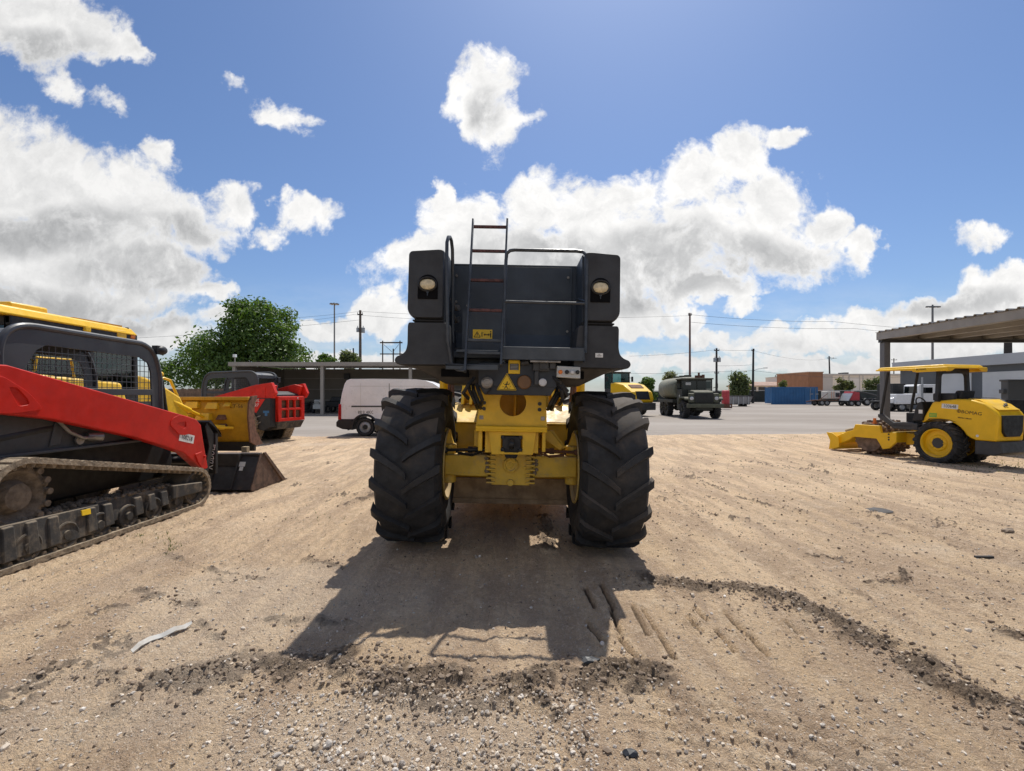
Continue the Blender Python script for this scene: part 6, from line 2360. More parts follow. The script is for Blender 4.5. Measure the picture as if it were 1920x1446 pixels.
# --- yellow drum roller with a cab, beyond the right tyre
def make_far_roller():
    root = thing('drum_roller', 'large yellow drum roller with glazed cab and sloping tail, left of the army truck', 'roller', (8.35, 37.0, 0), R(22))
    b = MB()
    b.prism([(-2.55, .95), (-2.65, 1.25), (-2.45, 1.75), (-1.55, 2.28), (-.55, 2.45), (.1, 2.45), (.1, .95)], 'x', -.95, .95)
    hd = b.build('engine_hood', 'paint_yellow_clean', root, bevel=.10, seg=3)
    b = MB()
    b.hexa([(-.55, -2.66, 1.20), (.60, -2.66, 1.20), (.60, -2.60, 1.20), (-.55, -2.60, 1.20), (-.50, -2.50, 1.80), (.55, -2.50, 1.80), (.55, -2.40, 1.80), (-.50, -2.40, 1.80)])
    b.build('rear_grille', 'black_steel', hd)
    b = MB()
    b.hexa([(-.55, -2.0, 2.035), (.55, -2.0, 2.035), (.55, -1.6, 2.27), (-.55, -1.6, 2.27), (-.55, -2.0, 2.06), (.55, -2.0, 2.06), (.55, -1.6, 2.29), (-.55, -1.6, 2.29)])
    b.build('top_vent', 'rust_brown', hd)
    b = MB()
    b.box(-1.0, 1.0, -2.80, -1.9, .45, .98)
    b.build('counterweight', 'dark_grey', root, bevel=.05)
    for s in (-1, 1):
        t = tyre_mesh(.74, .58, .40, nlug=20, lug_h=.04, lug_w=.08, n=40).build('tyre', 'rubber', root)
        t.location = (s * .82, -1.0, .74)
        MB().lathe([(s * .22, .42), (s * .24, .38), (s * .12, .34), (s * .12, .001)], 'x', n=24).build('rim', 'paint_yellow', t)
    b = MB()
    b.box(-.8, .8, -.2, 1.1, 1.0, 2.0)
    for s in (-1, 1):
        for y in (.1, 1.1):
            b.box(*sorted((s * .80, s * .72)), y - .04, y + .04, 2.0, 3.20)
    b.box(-.8, .8, .06, .14, 2.0, 2.3)
    cab = b.build('cab', 'dark_grey', root, bevel=.02)
    b = MB()
    b.box(-.86, .86, .0, 1.25, 3.18, 3.30)
    b.build('cab_roof', 'olive_dark', cab, bevel=.03)
    for s in (-1, 1):
        b = MB()
        b.box(*sorted((s * .77, s * .76)), .14, 1.06, 2.0, 3.18)
        b.build('side_window', 'cab_glass', cab)
        b = MB()
        b.cyl((s * .85, .3, 2.9), (s * 1.15, .25, 2.8), .02, n=6)
        b.box(*sorted((s * 1.08, s * 1.22)), .2, .28, 2.55, 2.95)
        b.build('mirror', 'black_steel', root)
    b = MB()
    b.box(-.72, .72, .10, .11, 2.3, 3.18)
    b.build('rear_window', 'cab_glass', cab)
    b = MB()
    b.cyl((.45, .6, 3.3), (.45, .6, 4.1), .012, n=6)
    b.box(.55, .75, .5, .6, 4.05, 4.2)
    b.build('aerial', 'black_steel', cab)
    b = MB()
    b.box(-.3, .3, .35, .9, 2.0, 2.5)
    b.build('operator_seat', 'seat_black', root, bevel=.03)
    b = MB()
    b.lathe([(-1.05, .001), (-1.05, .73), (-1.02, .75), (1.02, .75), (1.05, .73), (1.05, .001)], 'x', (0, 2.6, .75), 40)
    b.build('drum', 'bare_steel', root)
    b = MB()
    for s in (-1, 1):
        b.box(*sorted((s * 1.07, s * 1.16)), 1.3, 3.5, .6, 1.0)
    b.box(-1.16, 1.16, 1.2, 1.5, .6, 1.0)
    b.box(-1.16, 1.16, 3.42, 3.6, .6, 1.0)
    b.build('drum_frame', 'paint_yellow', root, bevel=.03)


make_far_roller()


# --- shipping container
def make_container():
    y = 75.0
    x0, x1 = X(1447.5, y), X(1532, 75)
    zt = 2.70
    root = thing('shipping_container', 'blue corrugated shipping container standing on the far side of the yard', 'container', ((x0 + x1) / 2, y, 0), R(-3))
    L = (x1 - x0)
    h = L / 2
    b = MB()
    n = 44
    w_ = L * .72
    pts = []
    for k in range(n):
        xa = -h + .1 + w_ * k / n
        pts += [(xa, 0.0 if k % 2 else .05), (xa + w_ / n * .7, 0.0 if k % 2 else .05)]
    poly = pts + [(-h + .1 + w_, .10), (-h + .1 + w_, 2.4), (-h + .1, 2.4)]
    b.prism(poly, 'z', .15, zt - .12)
    b.build('corrugated_side', 'container_blue', root, smooth=0)
    b = MB()
    b.box(-h, h, -.03, .08, .0, .17)
    b.box(-h, h, -.03, .08, zt - .13, zt)
    for xx in (-h, -h + .1 + w_ - .08, h - .16):
        b.box(xx, xx + .16, -.03, .12, .0, zt)
    b.box(-h, h, 0, 2.4, zt - .10, zt - .02)
    b.build('frame', 'container_blue', root)
    for k in range(2):
        b = MB()
        xa = -h + .2 + w_ + k * (L - w_ - .3) / 2
        xb = xa + (L - w_ - .3) / 2 - .04
        b.box(xa, xb, .0, .06, .2, zt - .15)
        for q in range(3):
            b.box(xa + .08, xb - .08, -.03, .0, .45 + q * .68, .55 + q * .68)
        d = b.build('door', 'container_blue', root)
        b = MB()
        b.cyl(((xa + xb) / 2 + .2, -.05, .2), ((xa + xb) / 2 + .2, -.05, zt - .2), .03, n=8)
        b.box((xa + xb) / 2 + .15, (xa + xb) / 2 + .6, -.10, -.05, 1.55, 1.65)
        b.build('lock_bar', 'galvanised', d)


make_container()


# --- open topped grey dumpster and red skid beside the truck
def make_dumpster():
    y = 62.0
    root = thing('dumpster', 'grey open-topped dumpster with ribbed side by the green fence', 'dumpster', (X(1390, y), y, 0))
    x0, x1 = X(1366, y) - root.location.x, X(1413, y) - root.location.x
    zt = Z(742, y)
    b = MB()
    b.prism([(x0, .25), (x1 - .5, .25), (x1, zt), (x0, zt), (x0, zt - .1), (x1 - .1, zt - .1), (x1 - .5, .35), (x0, .35)], 'y', 0, 2.2)
    b.prism([(x0, .25), (x1 - .5, .25), (x1, zt), (x0, zt)], 'y', 0, .06)
    b.prism([(x0, .25), (x1 - .5, .25), (x1, zt), (x0, zt)], 'y', 2.14, 2.2)
    b.build('bin', 'dumpster_grey', root, smooth=0)
    for k in range(4):
        xx = x0 + .5 + k * (x1 - x0 - 1.0) / 3.4
        b = MB()
        b.box(xx, xx + .14, -.08, .0, .25, zt - .1)
        b.build('rib', 'galvanised', root)
    for xx in (x0 + .4, x1 - .9):
        b = MB()
        b.cyl((xx, .1, .13), (xx, 2.1, .13), .13)
        b.build('roller', 'black_steel', root)
    y = 50.0
    root = thing('red_tank_skid', 'red upright tank on a rusty skid, right of the army truck', 'tank', (X(1360.5, y), y, 0))
    w = X(1367, y) - X(1354, y)
    b = MB()
    b.lathe([(.55, .001), (.55, w * .48), (.6, w * .52), (1.9, w * .52), (1.98, w * .4), (2.0, .001)], 'z', n=28)
    b.build('tank_body', 'skid_red', root)
    b = MB()
    b.box(-w * .55, w * .65, -.5, .5, .15, .55)
    b.build('skid', 'rust_brown', root, bevel=.02)
    b = MB()
    b.box(w * .3, w * .45, -.52, -.5, .3, .45)
    b.build('plate', 'sticker_white', root)


make_dumpster()


# --- dark screened fence along the back of the yard
def make_fence():
    y = 90.0
    x0, x1 = X(1190, y), X(1925, y)
    root = thing('screened_fence', 'long chain fence with dark green screen cloth behind the yard', 'fence', ((x0 + x1) / 2, y, 0))
    h = (x1 - x0) / 2
    b = MB()
    zt = 2.25
    n = 160
    vs = []
    for i in range(n + 1):
        xx = -h + 2 * h * i / n
        vs += [(xx, .05 * math.sin(i * 1.3), .1), (xx, .08 * math.sin(i * .9 + 1), zt - .08 - .05 * abs(math.sin(i * .55)))]
    b.add(vs, [(2 * i, 2 * i + 2, 2 * i + 3, 2 * i + 1) for i in range(n)])
    b.build('screen_cloth', 'screen_green', root)
    b = MB()
    b.cyl((-h, .1, zt), (h, .1, zt), .045, n=6)
    b.build('top_rail', 'galvanised', root)
    k = -h
    while k < h:
        b = MB()
        b.cyl((k, .12, 0), (k, .12, zt + .05), .06, n=8)
        b.build('fence_post', 'galvanised', root)
        k += 5.2
    # timber fence behind the near loader
    y = 40.0
    x0, x1 = X(240, y), X(440, y)
    root = thing('board_fence', 'brown timber board fence under the big tree', 'fence', ((x0 + x1) / 2, y, 0))
    h = (x1 - x0) / 2
    b = MB()
    rnd = random.Random(5)
    xx = -h
    while xx < h:
        b.box(xx, xx + .135, rnd.uniform(-.01, .01), .03, .04, 2.03 + rnd.uniform(-.03, .03))
        xx += .145
    b.build('boards', 'fence_wood', root, smooth=0)
    for z in (.4, 1.6):
        MB().box(-h, h, .035, .09, z, z + .1).build('rail', 'fence_wood', root)


make_fence()


# --- buildings
def make_buildings():
    y = 135.0
    x0, x1 = X(1541, y), X(1760, y)
    root = thing('warehouse', 'long white flat-roofed warehouse behind the dark fence', 'warehouse', (x0, y, 0))
    L = x1 - x0
    zt = Z(702, y)
    b = MB()
    b.box(0, L, 0, 30, 0, zt)
    b.build('wall', 'warehouse_white', root)
    b = MB()
    b.box(-.2, L + .2, -.25, .0, zt - .35, zt + .15)
    b.box(-.2, L + .2, 0.02, 30, zt + .002, zt + .1)
    b.build('parapet', 'warehouse_grey', root)
    b = MB()
    b.box(.02, X(1561, y) - x0, -.06, 0, .1, zt - .36)
    b.build('grey_bay', 'warehouse_grey', root)
    for u in (1580.5, 1592, 1611.5, 1618):
        b = MB()
        xx = X(u, y) - x0
        b.box(xx - .12, xx + .12, -.12, 0, .1, zt - .36)
        b.build('downpipe', 'warehouse_grey', root)
    b = MB()
    b.box(X(1591, y) - x0, X(1611, y) - x0, -.05, 0, .1, zt * .86)
    b.build('loading_door', 'door_pale', root)
    b = MB()
    b.box(X(1603, y) - x0, X(1610, y) - x0, 4, 7, zt + .1, zt + .7)
    b.build('roof_unit', 'dark_grey', root)
    y = 118.0
    b = MB()
    x0, x1 = X(1515.5, y), X(1543, y)
    r2 = thing('brick_building', 'square brown brick building behind the blue container', 'building', (x0, y, 0))
    b.box(0, x1 - x0, 0, 14, 0, Z(699, y))
    b.build('wall', 'brick_brown', r2)
    b = MB()
    b.box(-.12, x1 - x0 + .12, -.12, 14.12, Z(699, y), Z(699, y) + .25)
    b.build('coping', 'roof_brown', r2)
    b = MB()
    b.box(-.06, .0, -.0, 14, 0, 2)
    b.build('side_plinth', 'roof_brown', r2)
    y = 150.0
    x0, x1 = X(1400, y), X(1519, y)
    r3 = thing('low_building', 'long low building with reddish brown roof behind the fence and bush', 'building', (x0, y, 0))
    L = x1 - x0
    z0, z1 = Z(724, y), Z(715, y)
    b = MB()
    b.box(.5, L - .5, .6, 14, 0, z0 + .05)
    b.build('wall', 'warehouse_white', r3)
    b = MB()
    b.prism([(0, z0), (0, z0 + .15), (7, z1), (14.6, z0 + .15), (14.6, z0)], 'x', 0, L)
    b.build('roof', 'roof_brown', r3)
    for k in range(7):
        b = MB()
        xx = 1.0 + k * (L - 2) / 6
        b.box(xx, xx + 2.2, .5, .62, .8, z0 - .3)
        b.build('opening', 'dark_grey', r3)
    # grey service building on the far right, its side runs along the lot
    X0 = 42.4
    root = thing('service_building', 'grey building with pale roller doors and light fascia, behind the carport', 'building', (X0, 41, 0))
    b = MB()
    b.box(0, 18, -14, 12, 0, 4.9)
    b.build('wall', 'grey_dark_wall', root)
    b = MB()
    b.box(-.5, 18.3, -14.4, 12.5, 4.15, 5.05)
    b.hexa([(-.5, -14.4, 5.05), (18.3, -14.4, 5.05), (18.3, 12.5, 5.05), (-.5, 12.5, 5.05), (4, -13, 5.35), (17, -13, 5.35), (17, 9, 5.35), (4, 9, 5.35)])
    b.build('fascia', 'grey_fascia', root)
    for yc in (-9.4, -4.5, .82, 5.6):
        b = MB()
        b.box(-.08, .0, yc - 1.85, yc + 1.85, .02, 3.55)
        for k in range(7):
            b.box(-.10, -.08, yc - 1.85, yc + 1.85, .48 + k * .5, .50 + k * .5)
        b.build('roller_door', 'door_pale', root)
    b = MB()
    b.box(-.05, 0, 8.6, 9.6, 0.02, 2.2)
    b.build('side_door', 'door_pale', root)


make_buildings()


# --- steel carport on the right
def make_carport():
    x0, y1, y0, x1, zt = 13.35, 17.6, 6.5, 24.0, 3.82
    root = thing('steel_carport', 'open steel carport with ribbed metal roof and square post, right edge', 'carport', (x0, y1, 0))
    D, W = y1 - y0, x1 - x0
    b = MB()
    n = int(D / .30)
    poly = []
    for k in range(n):
        a = -D + k * .30
        poly += [(a, 0), (a + .10, 0), (a + .125, .045), (a + .185, .045), (a + .21, 0)]
    poly += [(.06, 0), (.06, -.012)] + [(p[0], p[1] - .012) for p in poly[::-1]]
    b.prism([(p[0], p[1] + zt + .015) for p in poly], 'x', -.14, W)
    b.build('roof_sheet', 'canopy_steel', root, smooth=0)
    b = MB()
    b.box(-.10, -.07, -D, .02, zt - .26, zt - .005)
    b.box(-.10, W, .02, .05, zt - .26, zt - .005)
    b.build('fascia', 'canopy_steel', root)
    for k in range(5):
        b = MB()
        xx = .25 + k * 1.15
        b.box(xx, xx + .07, -D, .0, zt - .22, zt - .02)
        b.box(xx + .07, xx + .14, -D, .0, zt - .22, zt - .20)
        b.build('purlin', 'canopy_steel', root)
    b = MB()
    b.box(-.06, W, -.16, .015, zt - .36, zt - .262)
    b.build('end_beam', 'dark_grey', root)
    for (px, py) in ((.10, -.10), (.10, -9.5), (10.0, -.1), (10.0, -9.5)):
        b = MB()
        b.box(px - .11, px + .11, py - .11, py + .11, 0, zt - .27 if py < -1 else zt - .365)
        b.box(px - .18, px + .18, py - .18, py + .18, 0, .02)
        b.build('post', 'canopy_post', root, bevel=.008)


make_carport()


# --- grey tank box on wheels under the carport
def make_box_trailer():
    y = 14.6
    root = thing('tank_trailer', 'dark grey steel box on a wheeled base under the carport, right edge', 'trailer', (X(1890, y), y, 0))
    b = MB()
    b.box(0, 1.9, 0, .22, 1.42, 2.03)
    b.box(-.03, 1.93, -.03, .25, 1.98, 2.04)
    b.build('steel_box', 'grey_dark_wall', root, bevel=.02)
    b = MB()
    b.box(-.10, .0, .05, .18, 1.62, 1.74)
    b.build('side_latch', 'grey_dark_wall', root, bevel=.01)
    b = MB()
    b.hexa([(.2, .03, .85), (1.7, .03, .85), (1.7, .3, .85), (.2, .3, .85), (.1, .03, 1.415), (1.8, .03, 1.415), (1.8, .25, 1.415), (.1, .25, 1.415)])
    b.build('base_frame', 'black_steel', root, bevel=.03)
    for xx in (.75,):
        t = tyre_mesh(.50, .30, .27, n=36).build('tyre', 'rubber', root)
        t.location = (xx, .05, .50)
        t.rotation_euler = (0, 0, R(90))
        rm = MB().lathe([(.10, .27), (.13, .25), (.05, .2), (.06, .001)], 'x', n=24).build('rim', 'sticker_grey', t)
        rm.rotation_euler = (0, 0, R(180))


make_box_trailer()


# --- vehicles parked along the back fence
def wheels(root, pts, r, w, mt='rubber'):
    for (x, yy) in pts:
        t = tyre_mesh(r, w, r * .55, n=24).build('wheel', mt, root)
        t.location = (x, yy, r)
        t.rotation_euler = (0, 0, R(90))
        MB().lathe([(w * .4, r * .55), (w * .45, r * .5), (w * .2, r * .4), (w * .25, .001)], 'x', n=18).build('rim', 'galvanised', t).rotation_euler = (0, 0, R(180))


def make_back_row():
    y = 66.0
    x = X(1563, y)
    root = thing('tank_trailer', 'flat trailer carrying a square white tank, right of the blue container', 'trailer', (x, y, 0))
    b = MB()
    b.box(-2.0, 1.6, 0, 1.8, .68, .80)
    b.cyl((-2.0, .9, .74), (-3.2, .9, .55), .06)
    b.cyl((-1.9, .1, .8), (-.7, .1, 1.7), .04)
    b.build('trailer_frame', 'rust_brown', root)
    b = MB()
    b.box(-.70, 1.05, .2, 1.6, .95, 2.0)
    tkk = b.build('tank', 'tank_white', root, bevel=.08, seg=3)
    b = MB()
    b.box(.40, .95, .17, .20, 1.2, 1.75)
    b.build('dark_window', 'dark_grey', tkk)
    for xx in (-.15, .15):
        MB().box(xx, xx + .05, .18, .20, 1.0, 1.95).build('orange_strap', 'orange', tkk)
    wheels(root, [(-1.55, .1), (-.85, .1), (-1.55, 1.7), (-.85, 1.7)], .40, .24)
    x = X(1584, y)
    root = thing('tilt_trailer', 'red dump trailer with raised ramp on low wheels, beside the white tank', 'trailer', (x, y - 2, 0))
    b = MB()
    b.hexa([(-.7, 0, .75), (.6, 0, .75), (.6, 1.8, .75), (-.7, 1.8, .75), (-.2, 0, 1.95), (.6, 0, 1.80), (.6, 1.8, 1.80), (-.2, 1.8, 1.95)])
    b.build('bed', 'skid_red', root, bevel=.03)
    b = MB()
    b.hexa([(-.95, -.05, .7), (-.85, -.05, .7), (-.85, 1.85, .7), (-.95, 1.85, .7), (-.40, -.05, 1.7), (-.30, -.05, 1.7), (-.30, 1.85, 1.7), (-.40, 1.85, 1.7)])
    b.build('ramp', 'galvanised', root)
    b = MB()
    b.box(-1.0, .9, 0, 1.8, .5, .72)
    b.build('frame', 'black_steel', root)
    wheels(root, [(-.55, -.05), (.35, -.05), (-.55, 1.85), (.35, 1.85)], .38, .24)
    x = X(1616, y)
    root = thing('truck_chassis', 'bare black truck chassis with silver wheels, between the red trailer and the carport post', 'truck', (x, y, 0))
    b = MB()
    b.box(-2.4, 2.6, .5, .7, .75, 1.0)
    b.box(-2.4, 2.6, 1.3, 1.5, .75, 1.0)
    b.box(-2.3, -1.0, .1, 1.9, .7, 1.5)
    b.hexa([(-.9, .3, 1.0), (.3, .3, 1.0), (.3, 1.7, 1.0), (-.9, 1.7, 1.0), (-.5, .3, 1.9), (-.1, .3, 1.9), (-.1, 1.7, 1.9), (-.5, 1.7, 1.9)])
    b.build('frame', 'black_steel', root, bevel=.03)
    b = MB()
    b.tube([(-.2, .4, 1.9), (.8, .4, 1.75), (2.4, .4, 1.35)], .10, 8)
    b.build('boom', 'dark_grey', root)
    b = MB()
    b.box(-2.2, -1.2, .0, .3, .9, 1.4)
    b.build('fuel_tank', 'olive_dark', root, bevel=.05)
    wheels(root, [(-.55, .1), (.75, .1), (1.9, .1), (-.55, 1.9), (.75, 1.9), (1.9, 1.9)], .52, .30)
    # white conventional tractor unit
    y = 44.0
    root = thing('semi_truck', 'white tractor truck with long hood, seen through the small roller', 'truck', (X(1726, y), y, 0), R(0))
    root.scale = (.8, .8, .8)
    b = MB()
    b.box(-2.8, -.2, 0, 2.2, 1.0, 2.0)
    b.prism([(-.2, .9), (-.2, 3.0), (.1, 3.1), (2.2, 3.1), (2.3, .9)], 'y', .05, 2.15)
    b.prism([(-3.1, .9), (-3.1, 1.45), (-2.6, 1.75), (-.2, 2.05), (-.2, .9)], 'y', .2, 2.0)
    body = b.build('body', 'white_paint', root, bevel=.08, seg=3)
    b = MB()
    b.box(.15, 1.4, .03, .048, 2.1, 2.75)
    b.build('side_window', 'windscreen', body)
    b = MB()
    b.hexa([(-.24, .2, 2.1), (-.21, .2, 2.1), (-.21, 2.0, 2.1), (-.24, 2.0, 2.1), (-.20, .2, 2.85), (-.17, .2, 2.85), (-.17, 2.0, 2.85), (-.20, 2.0, 2.85)])
    b.build('windscreen', 'windscreen', body)
    b = MB()
    b.cyl((.2, .0, 1.0), (.2, .0, 3.9), .09, n=12)
    b.build('exhaust_stack', 'galvanised', root)
    b = MB()
    b.box(-3.2, -3.0, .1, 2.1, .5, .95)
    b.box(-3.0, 5.0, .6, 1.6, .75, 1.0)
    b.build('chassis', 'black_steel', root)
    b = MB()
    b.box(-2.9, -1.0, -.02, .18, .85, 1.2)
    b.build('hood_side', 'white_paint', root, bevel=.06)
    wheels(root, [(-2.0, .2), (3.2, .2), (4.4, .2), (-2.0, 2.0), (3.2, 2.0), (4.4, 2.0)], .52, .32)
    # dark pickup body between
    root = thing('flatbed_body', 'low dark flatbed with white tool box, seen left of the white truck', 'flatbed', (X(1692, 46), 46, 0))
    b = MB()
    b.box(-1.6, 1.0, 0, 2.0, .8, .95)
    b.box(-.9, .3, 0, 2.0, .95, 2.6)
    b.hexa([(.2, 0, .95), (1.0, 0, .95), (1.0, 2, .95), (.2, 2, .95), (.2, 0, 1.8), (.5, 0, 1.8), (.5, 2, 1.8), (.2, 2, 1.8)])
    b.build('bed', 'black_steel', root, bevel=.03)
    b = MB()
    b.box(-1.5, -.5, -.1, .3, .65, 1.05)
    b.build('tool_box', 'white_paint', root, bevel=.04)
    wheels(root, [(-1.1, .1), (.6, .1), (-1.1, 1.9), (.6, 1.9)], .45, .28)


make_back_row()


# --- poles, masts and wires
def pole(u, v0, y, r, mt, label, name='utility_pole', v1=None, extras=(), cat='pole', lean=0.0, group=None):
    root = thing(name, label, cat, (X(u, y), y, 0), group=group)
    h = Z(v0, y)
    b = MB()
    b.cyl((0, 0, 0), (lean, 0, h), r * 1.15, r * .8, n=12)
    p = b.build('pole_shaft', mt, root)
    for e in extras:
        e(root, h)
    return root, h


def transformer(dx, dz, r, hh):
    def f(root, h):
        b = MB()
        b.cyl((dx, -.15, h - dz), (dx, -.15, h - dz + hh), r, n=16)
        b.cyl((dx, -.15, h - dz + hh), (dx, -.15, h - dz + hh + .25), .05, n=8)
        b.box(min(0, dx), max(0, dx), -.05, .05, h - dz + hh * .4, h - dz + hh * .6)
        b.build('transformer', 'galvanised', root)
    return f


def crossarm(dz, w_, t=.07):
    def f(root, h):
        b = MB()
        b.box(-w_ / 2, w_ / 2, -.12, -.02, h - dz - t, h - dz + t)
        for s in (-1, 0, 1):
            b.cyl((s * w_ * .45, -.07, h - dz + t), (s * w_ * .45, -.07, h - dz + t + .22), .04, n=6)
        b.build('crossarm', 'pole_dark', root)
    return f


def streetlight(dz, L, s=1):
    def f(root, h):
        b = MB()
        b.tube([(0, 0, h - dz), (s * L * .3, 0, h - dz + .35), (s * L * .8, 0, h - dz + .55)], .04, 6)
        b.box(*sorted((s * L * .78, s * L * 1.05)), -.12, .12, h - dz + .5, h - dz + .62)
        b.build('lamp_arm', 'galvanised', root)
    return f


def mast_head(w_, t=.35):
    def f(root, h):
        b = MB()
        b.lathe([(h - .5, .1), (h - .45, w_ * .35), (h - .3, w_ * .36), (h, .1)], 'z', n=16)
        for k in range(8):
            a = k * math.pi / 4 + .2
            b.M = Matrix.Translation((w_ * .42 * math.cos(a), w_ * .42 * math.sin(a), h - t)) @ Matrix.Rotation(a, 4, 'Z')
            b.box(-w_ * .10, w_ * .10, -w_ * .09, w_ * .09, -.18, .12)
        b.M = None
        b.build('lamp_head', 'mast_steel', root)
    return f


def bar_head(w_):
    def f(root, h):
        b = MB()
        b.box(-w_ / 2, w_ / 2, -.15, .15, h - .35, h - .15)
        for k in range(4):
            b.box(-w_ / 2 + k * w_ / 3.2, -w_ / 2 + k * w_ / 3.2 + .5, -.3, .3, h - .5, h - .2)
        b.cyl((0, 0, h - .3), (0, 0, h + .2), .15, n=8)
        b.build('lamp_head', 'mast_steel', root)
    return f


WP = {}
WP['a'] = pole(675.5, 582, 62, .18, 'pole_wood', 'weathered wooden utility pole with two transformers, left of the big machine', extras=(transformer(-.28, 2.8, .17, .55), transformer(.42, 2.9, .22, .65), crossarm(.55, .7)))
WP['b'] = pole(1293.5, 587, 70, .15, 'pole_red', 'tall bare reddish pole rising behind the army truck', extras=(crossarm(.3, .5),), name='utility_pole')
WP['c'] = pole(1343.5, 653, 84, .19, 'pole_dark', 'dark utility pole with paired grey transformers above the truck cab', extras=(transformer(-.34, 2.4, .26, .7), transformer(.40, 2.4, .26, .75), crossarm(.4, .9), crossarm(4.3, .8)))
WP['d'] = pole(1411.5, 654, 84, .19, 'pole_dark', 'dark utility pole with a street lamp arm beside the leafy bush', extras=(crossarm(.35, .5), streetlight(3.9, 2.4)), lean=.1)
WP['e'] = pole(1557, 668, 150, .24, 'pole_dark', 'distant slightly leaning utility pole behind the white warehouse', extras=(crossarm(.6, 2.2), streetlight(1.2, 1.8)), lean=-.4)
WP['f'] = pole(1676, 672, 150, .16, 'pole_dark', 'thin distant utility pole behind the small roller canopy', extras=(crossarm(.5, 1.8), crossarm(1.6, 1.4)))
WP['g'] = pole(1454.5, 703, 190, .16, 'pole_dark', 'faint short pole above the brown roofed building', extras=(crossarm(.8, .8),))
WP['h'] = pole(1462, 709, 170, .14, 'pole_dark', 'faint short pole with a crossarm right of another above the brown roof', extras=(crossarm(.2, 1.0),))
pole(627, 568, 150, .24, 'mast_steel', 'tall slim light mast with round lamp crown behind the shed', name='light_mast', extras=(mast_head(2.7),), cat='light mast')
pole(1748.5, 573, 120, .26, 'mast_steel', 'tall light mast with flat lamp bar, right, behind the carport', name='light_mast', extras=(bar_head(3.0),), cat='light mast')
r_, h_ = pole(1890, 600, 80, .55, 'pole_dark', 'thick dark steel column seen under the carport roof', name='sign_column', cat='column')
b = MB()
b.box(-1.6, 2.2, -.1, .1, h_ - 3.0, h_ - 2.9)
for xx in (-1.5, -1.2, .8, 1.6):
    b.box(xx, xx + .25, -.3, .3, h_ - 3.1, h_ - 2.7)
b.build('antenna_bar', 'mast_steel', r_)
pole(662.5, 653, 58, .10, 'pole_dark', 'short roof vent pipe standing among the shrub tops behind the shed', name='vent_pipe', cat='pipe')
pole(440.5, 668, 37.8, .05, 'shed_trim', 'thin post with white floodlight at the left end of the shed', name='floodlight', cat='floodlight',
     extras=(lambda root, h: MB().box(-.10, .10, -.14, .10, h - .08, h + .14).build('lamp_box', 'sticker_white', root, bevel=.01),))

y = 130.0
root = thing('pole_frame', 'dark two-pole frame with crossbars and slanting braces above the shed roof', 'pole frame', (X(735, y), y, 0))
xl, xr = X(717.5, y) - X(735, y), X(750, y) - X(735, y)
for xx in (xl, xr):
    MB().cyl((xx, 0, 0), (xx, 0, Z(639, y)), .16, n=10).build('pole_shaft', 'pole_dark', root)
b = MB()
b.box(xl - .7, xr + .7, -.2, -.1, Z(644, y), Z(641.5, y))
b.build('crossbar', 'pole_dark', root)
b = MB()
b.box(xl - .7, xr + .7, -.2, -.1, Z(665, y), Z(663, y))
b.build('crossbar', 'pole_dark', root)
MB().cyl((xl + .3, -.1, Z(646, y)), (0, -.1, Z(660, y)), .06, n=6).build('brace', 'pole_dark', root)
MB().cyl((xr - .3, -.1, Z(646, y)), (0.3, -.1, Z(660, y)), .06, n=6).build('brace', 'pole_dark', root)
MB().cyl((.35, 0, 0), (.35, 0, Z(654, y)), .18, n=10).build('pole_shaft', 'pole_dark', root)


def wire(name, pts, label, r=.016):
    b = MB()
    for p, q in zip(pts[:-1], pts[1:]):
        p, q = Vector(p), Vector(q)
        n = 14
        sag = (q - p).length * .012
        b.tube([p.lerp(q, i / n) - Vector((0, 0, sag * 4 * (i / n) * (1 - i / n))) for i in range(n + 1)], r, 5)
    tag(b.build(name, 'wire', smooth=60), label, 'power line', 'power lines between the poles')


def P3(u, v, y):
    return (X(u, y), y, Z(v, y))


wire('power_line', [P3(420, 600, 75), P3(675, 584, 62), P3(1293, 592, 70)], 'upper power line from the left past the wooden pole to the red pole', .014)
wire('power_line', [P3(430, 610, 75), P3(663, 590, 62), P3(1000, 604, 66)], 'second power line just below the top wire at the wooden pole', .014)
wire('power_line', [P3(-60, 640, 80), P3(675, 600, 62)], 'lowest power line left of the wooden pole, passing over the tree', .016)
wire('power_line', [P3(1293, 590, 70), P3(1560, 603, 76), P3(2100, 628, 90)], 'long power line from the tall red pole to the right', .02)
wire('power_line', [P3(1293, 604, 70), P3(1600, 616, 76), P3(2100, 640, 90)], 'lower parallel power line from the tall red pole to the right', .02)
wire('power_line', [P3(1180, 668, 84), P3(1343, 656, 84), P3(1411, 657, 84), P3(1557, 672, 150)], 'power line joining the tops of the two dark poles', .018)
wire('power_line', [P3(1180, 700, 84), P3(1343, 697, 84), P3(1411, 695, 84), P3(1700, 706, 120)], 'low cable strung between the two dark poles', .022)
wire('power_line', [P3(1343, 686, 84), P3(1411, 684, 84)], 'short middle cable between the two dark poles', .018)


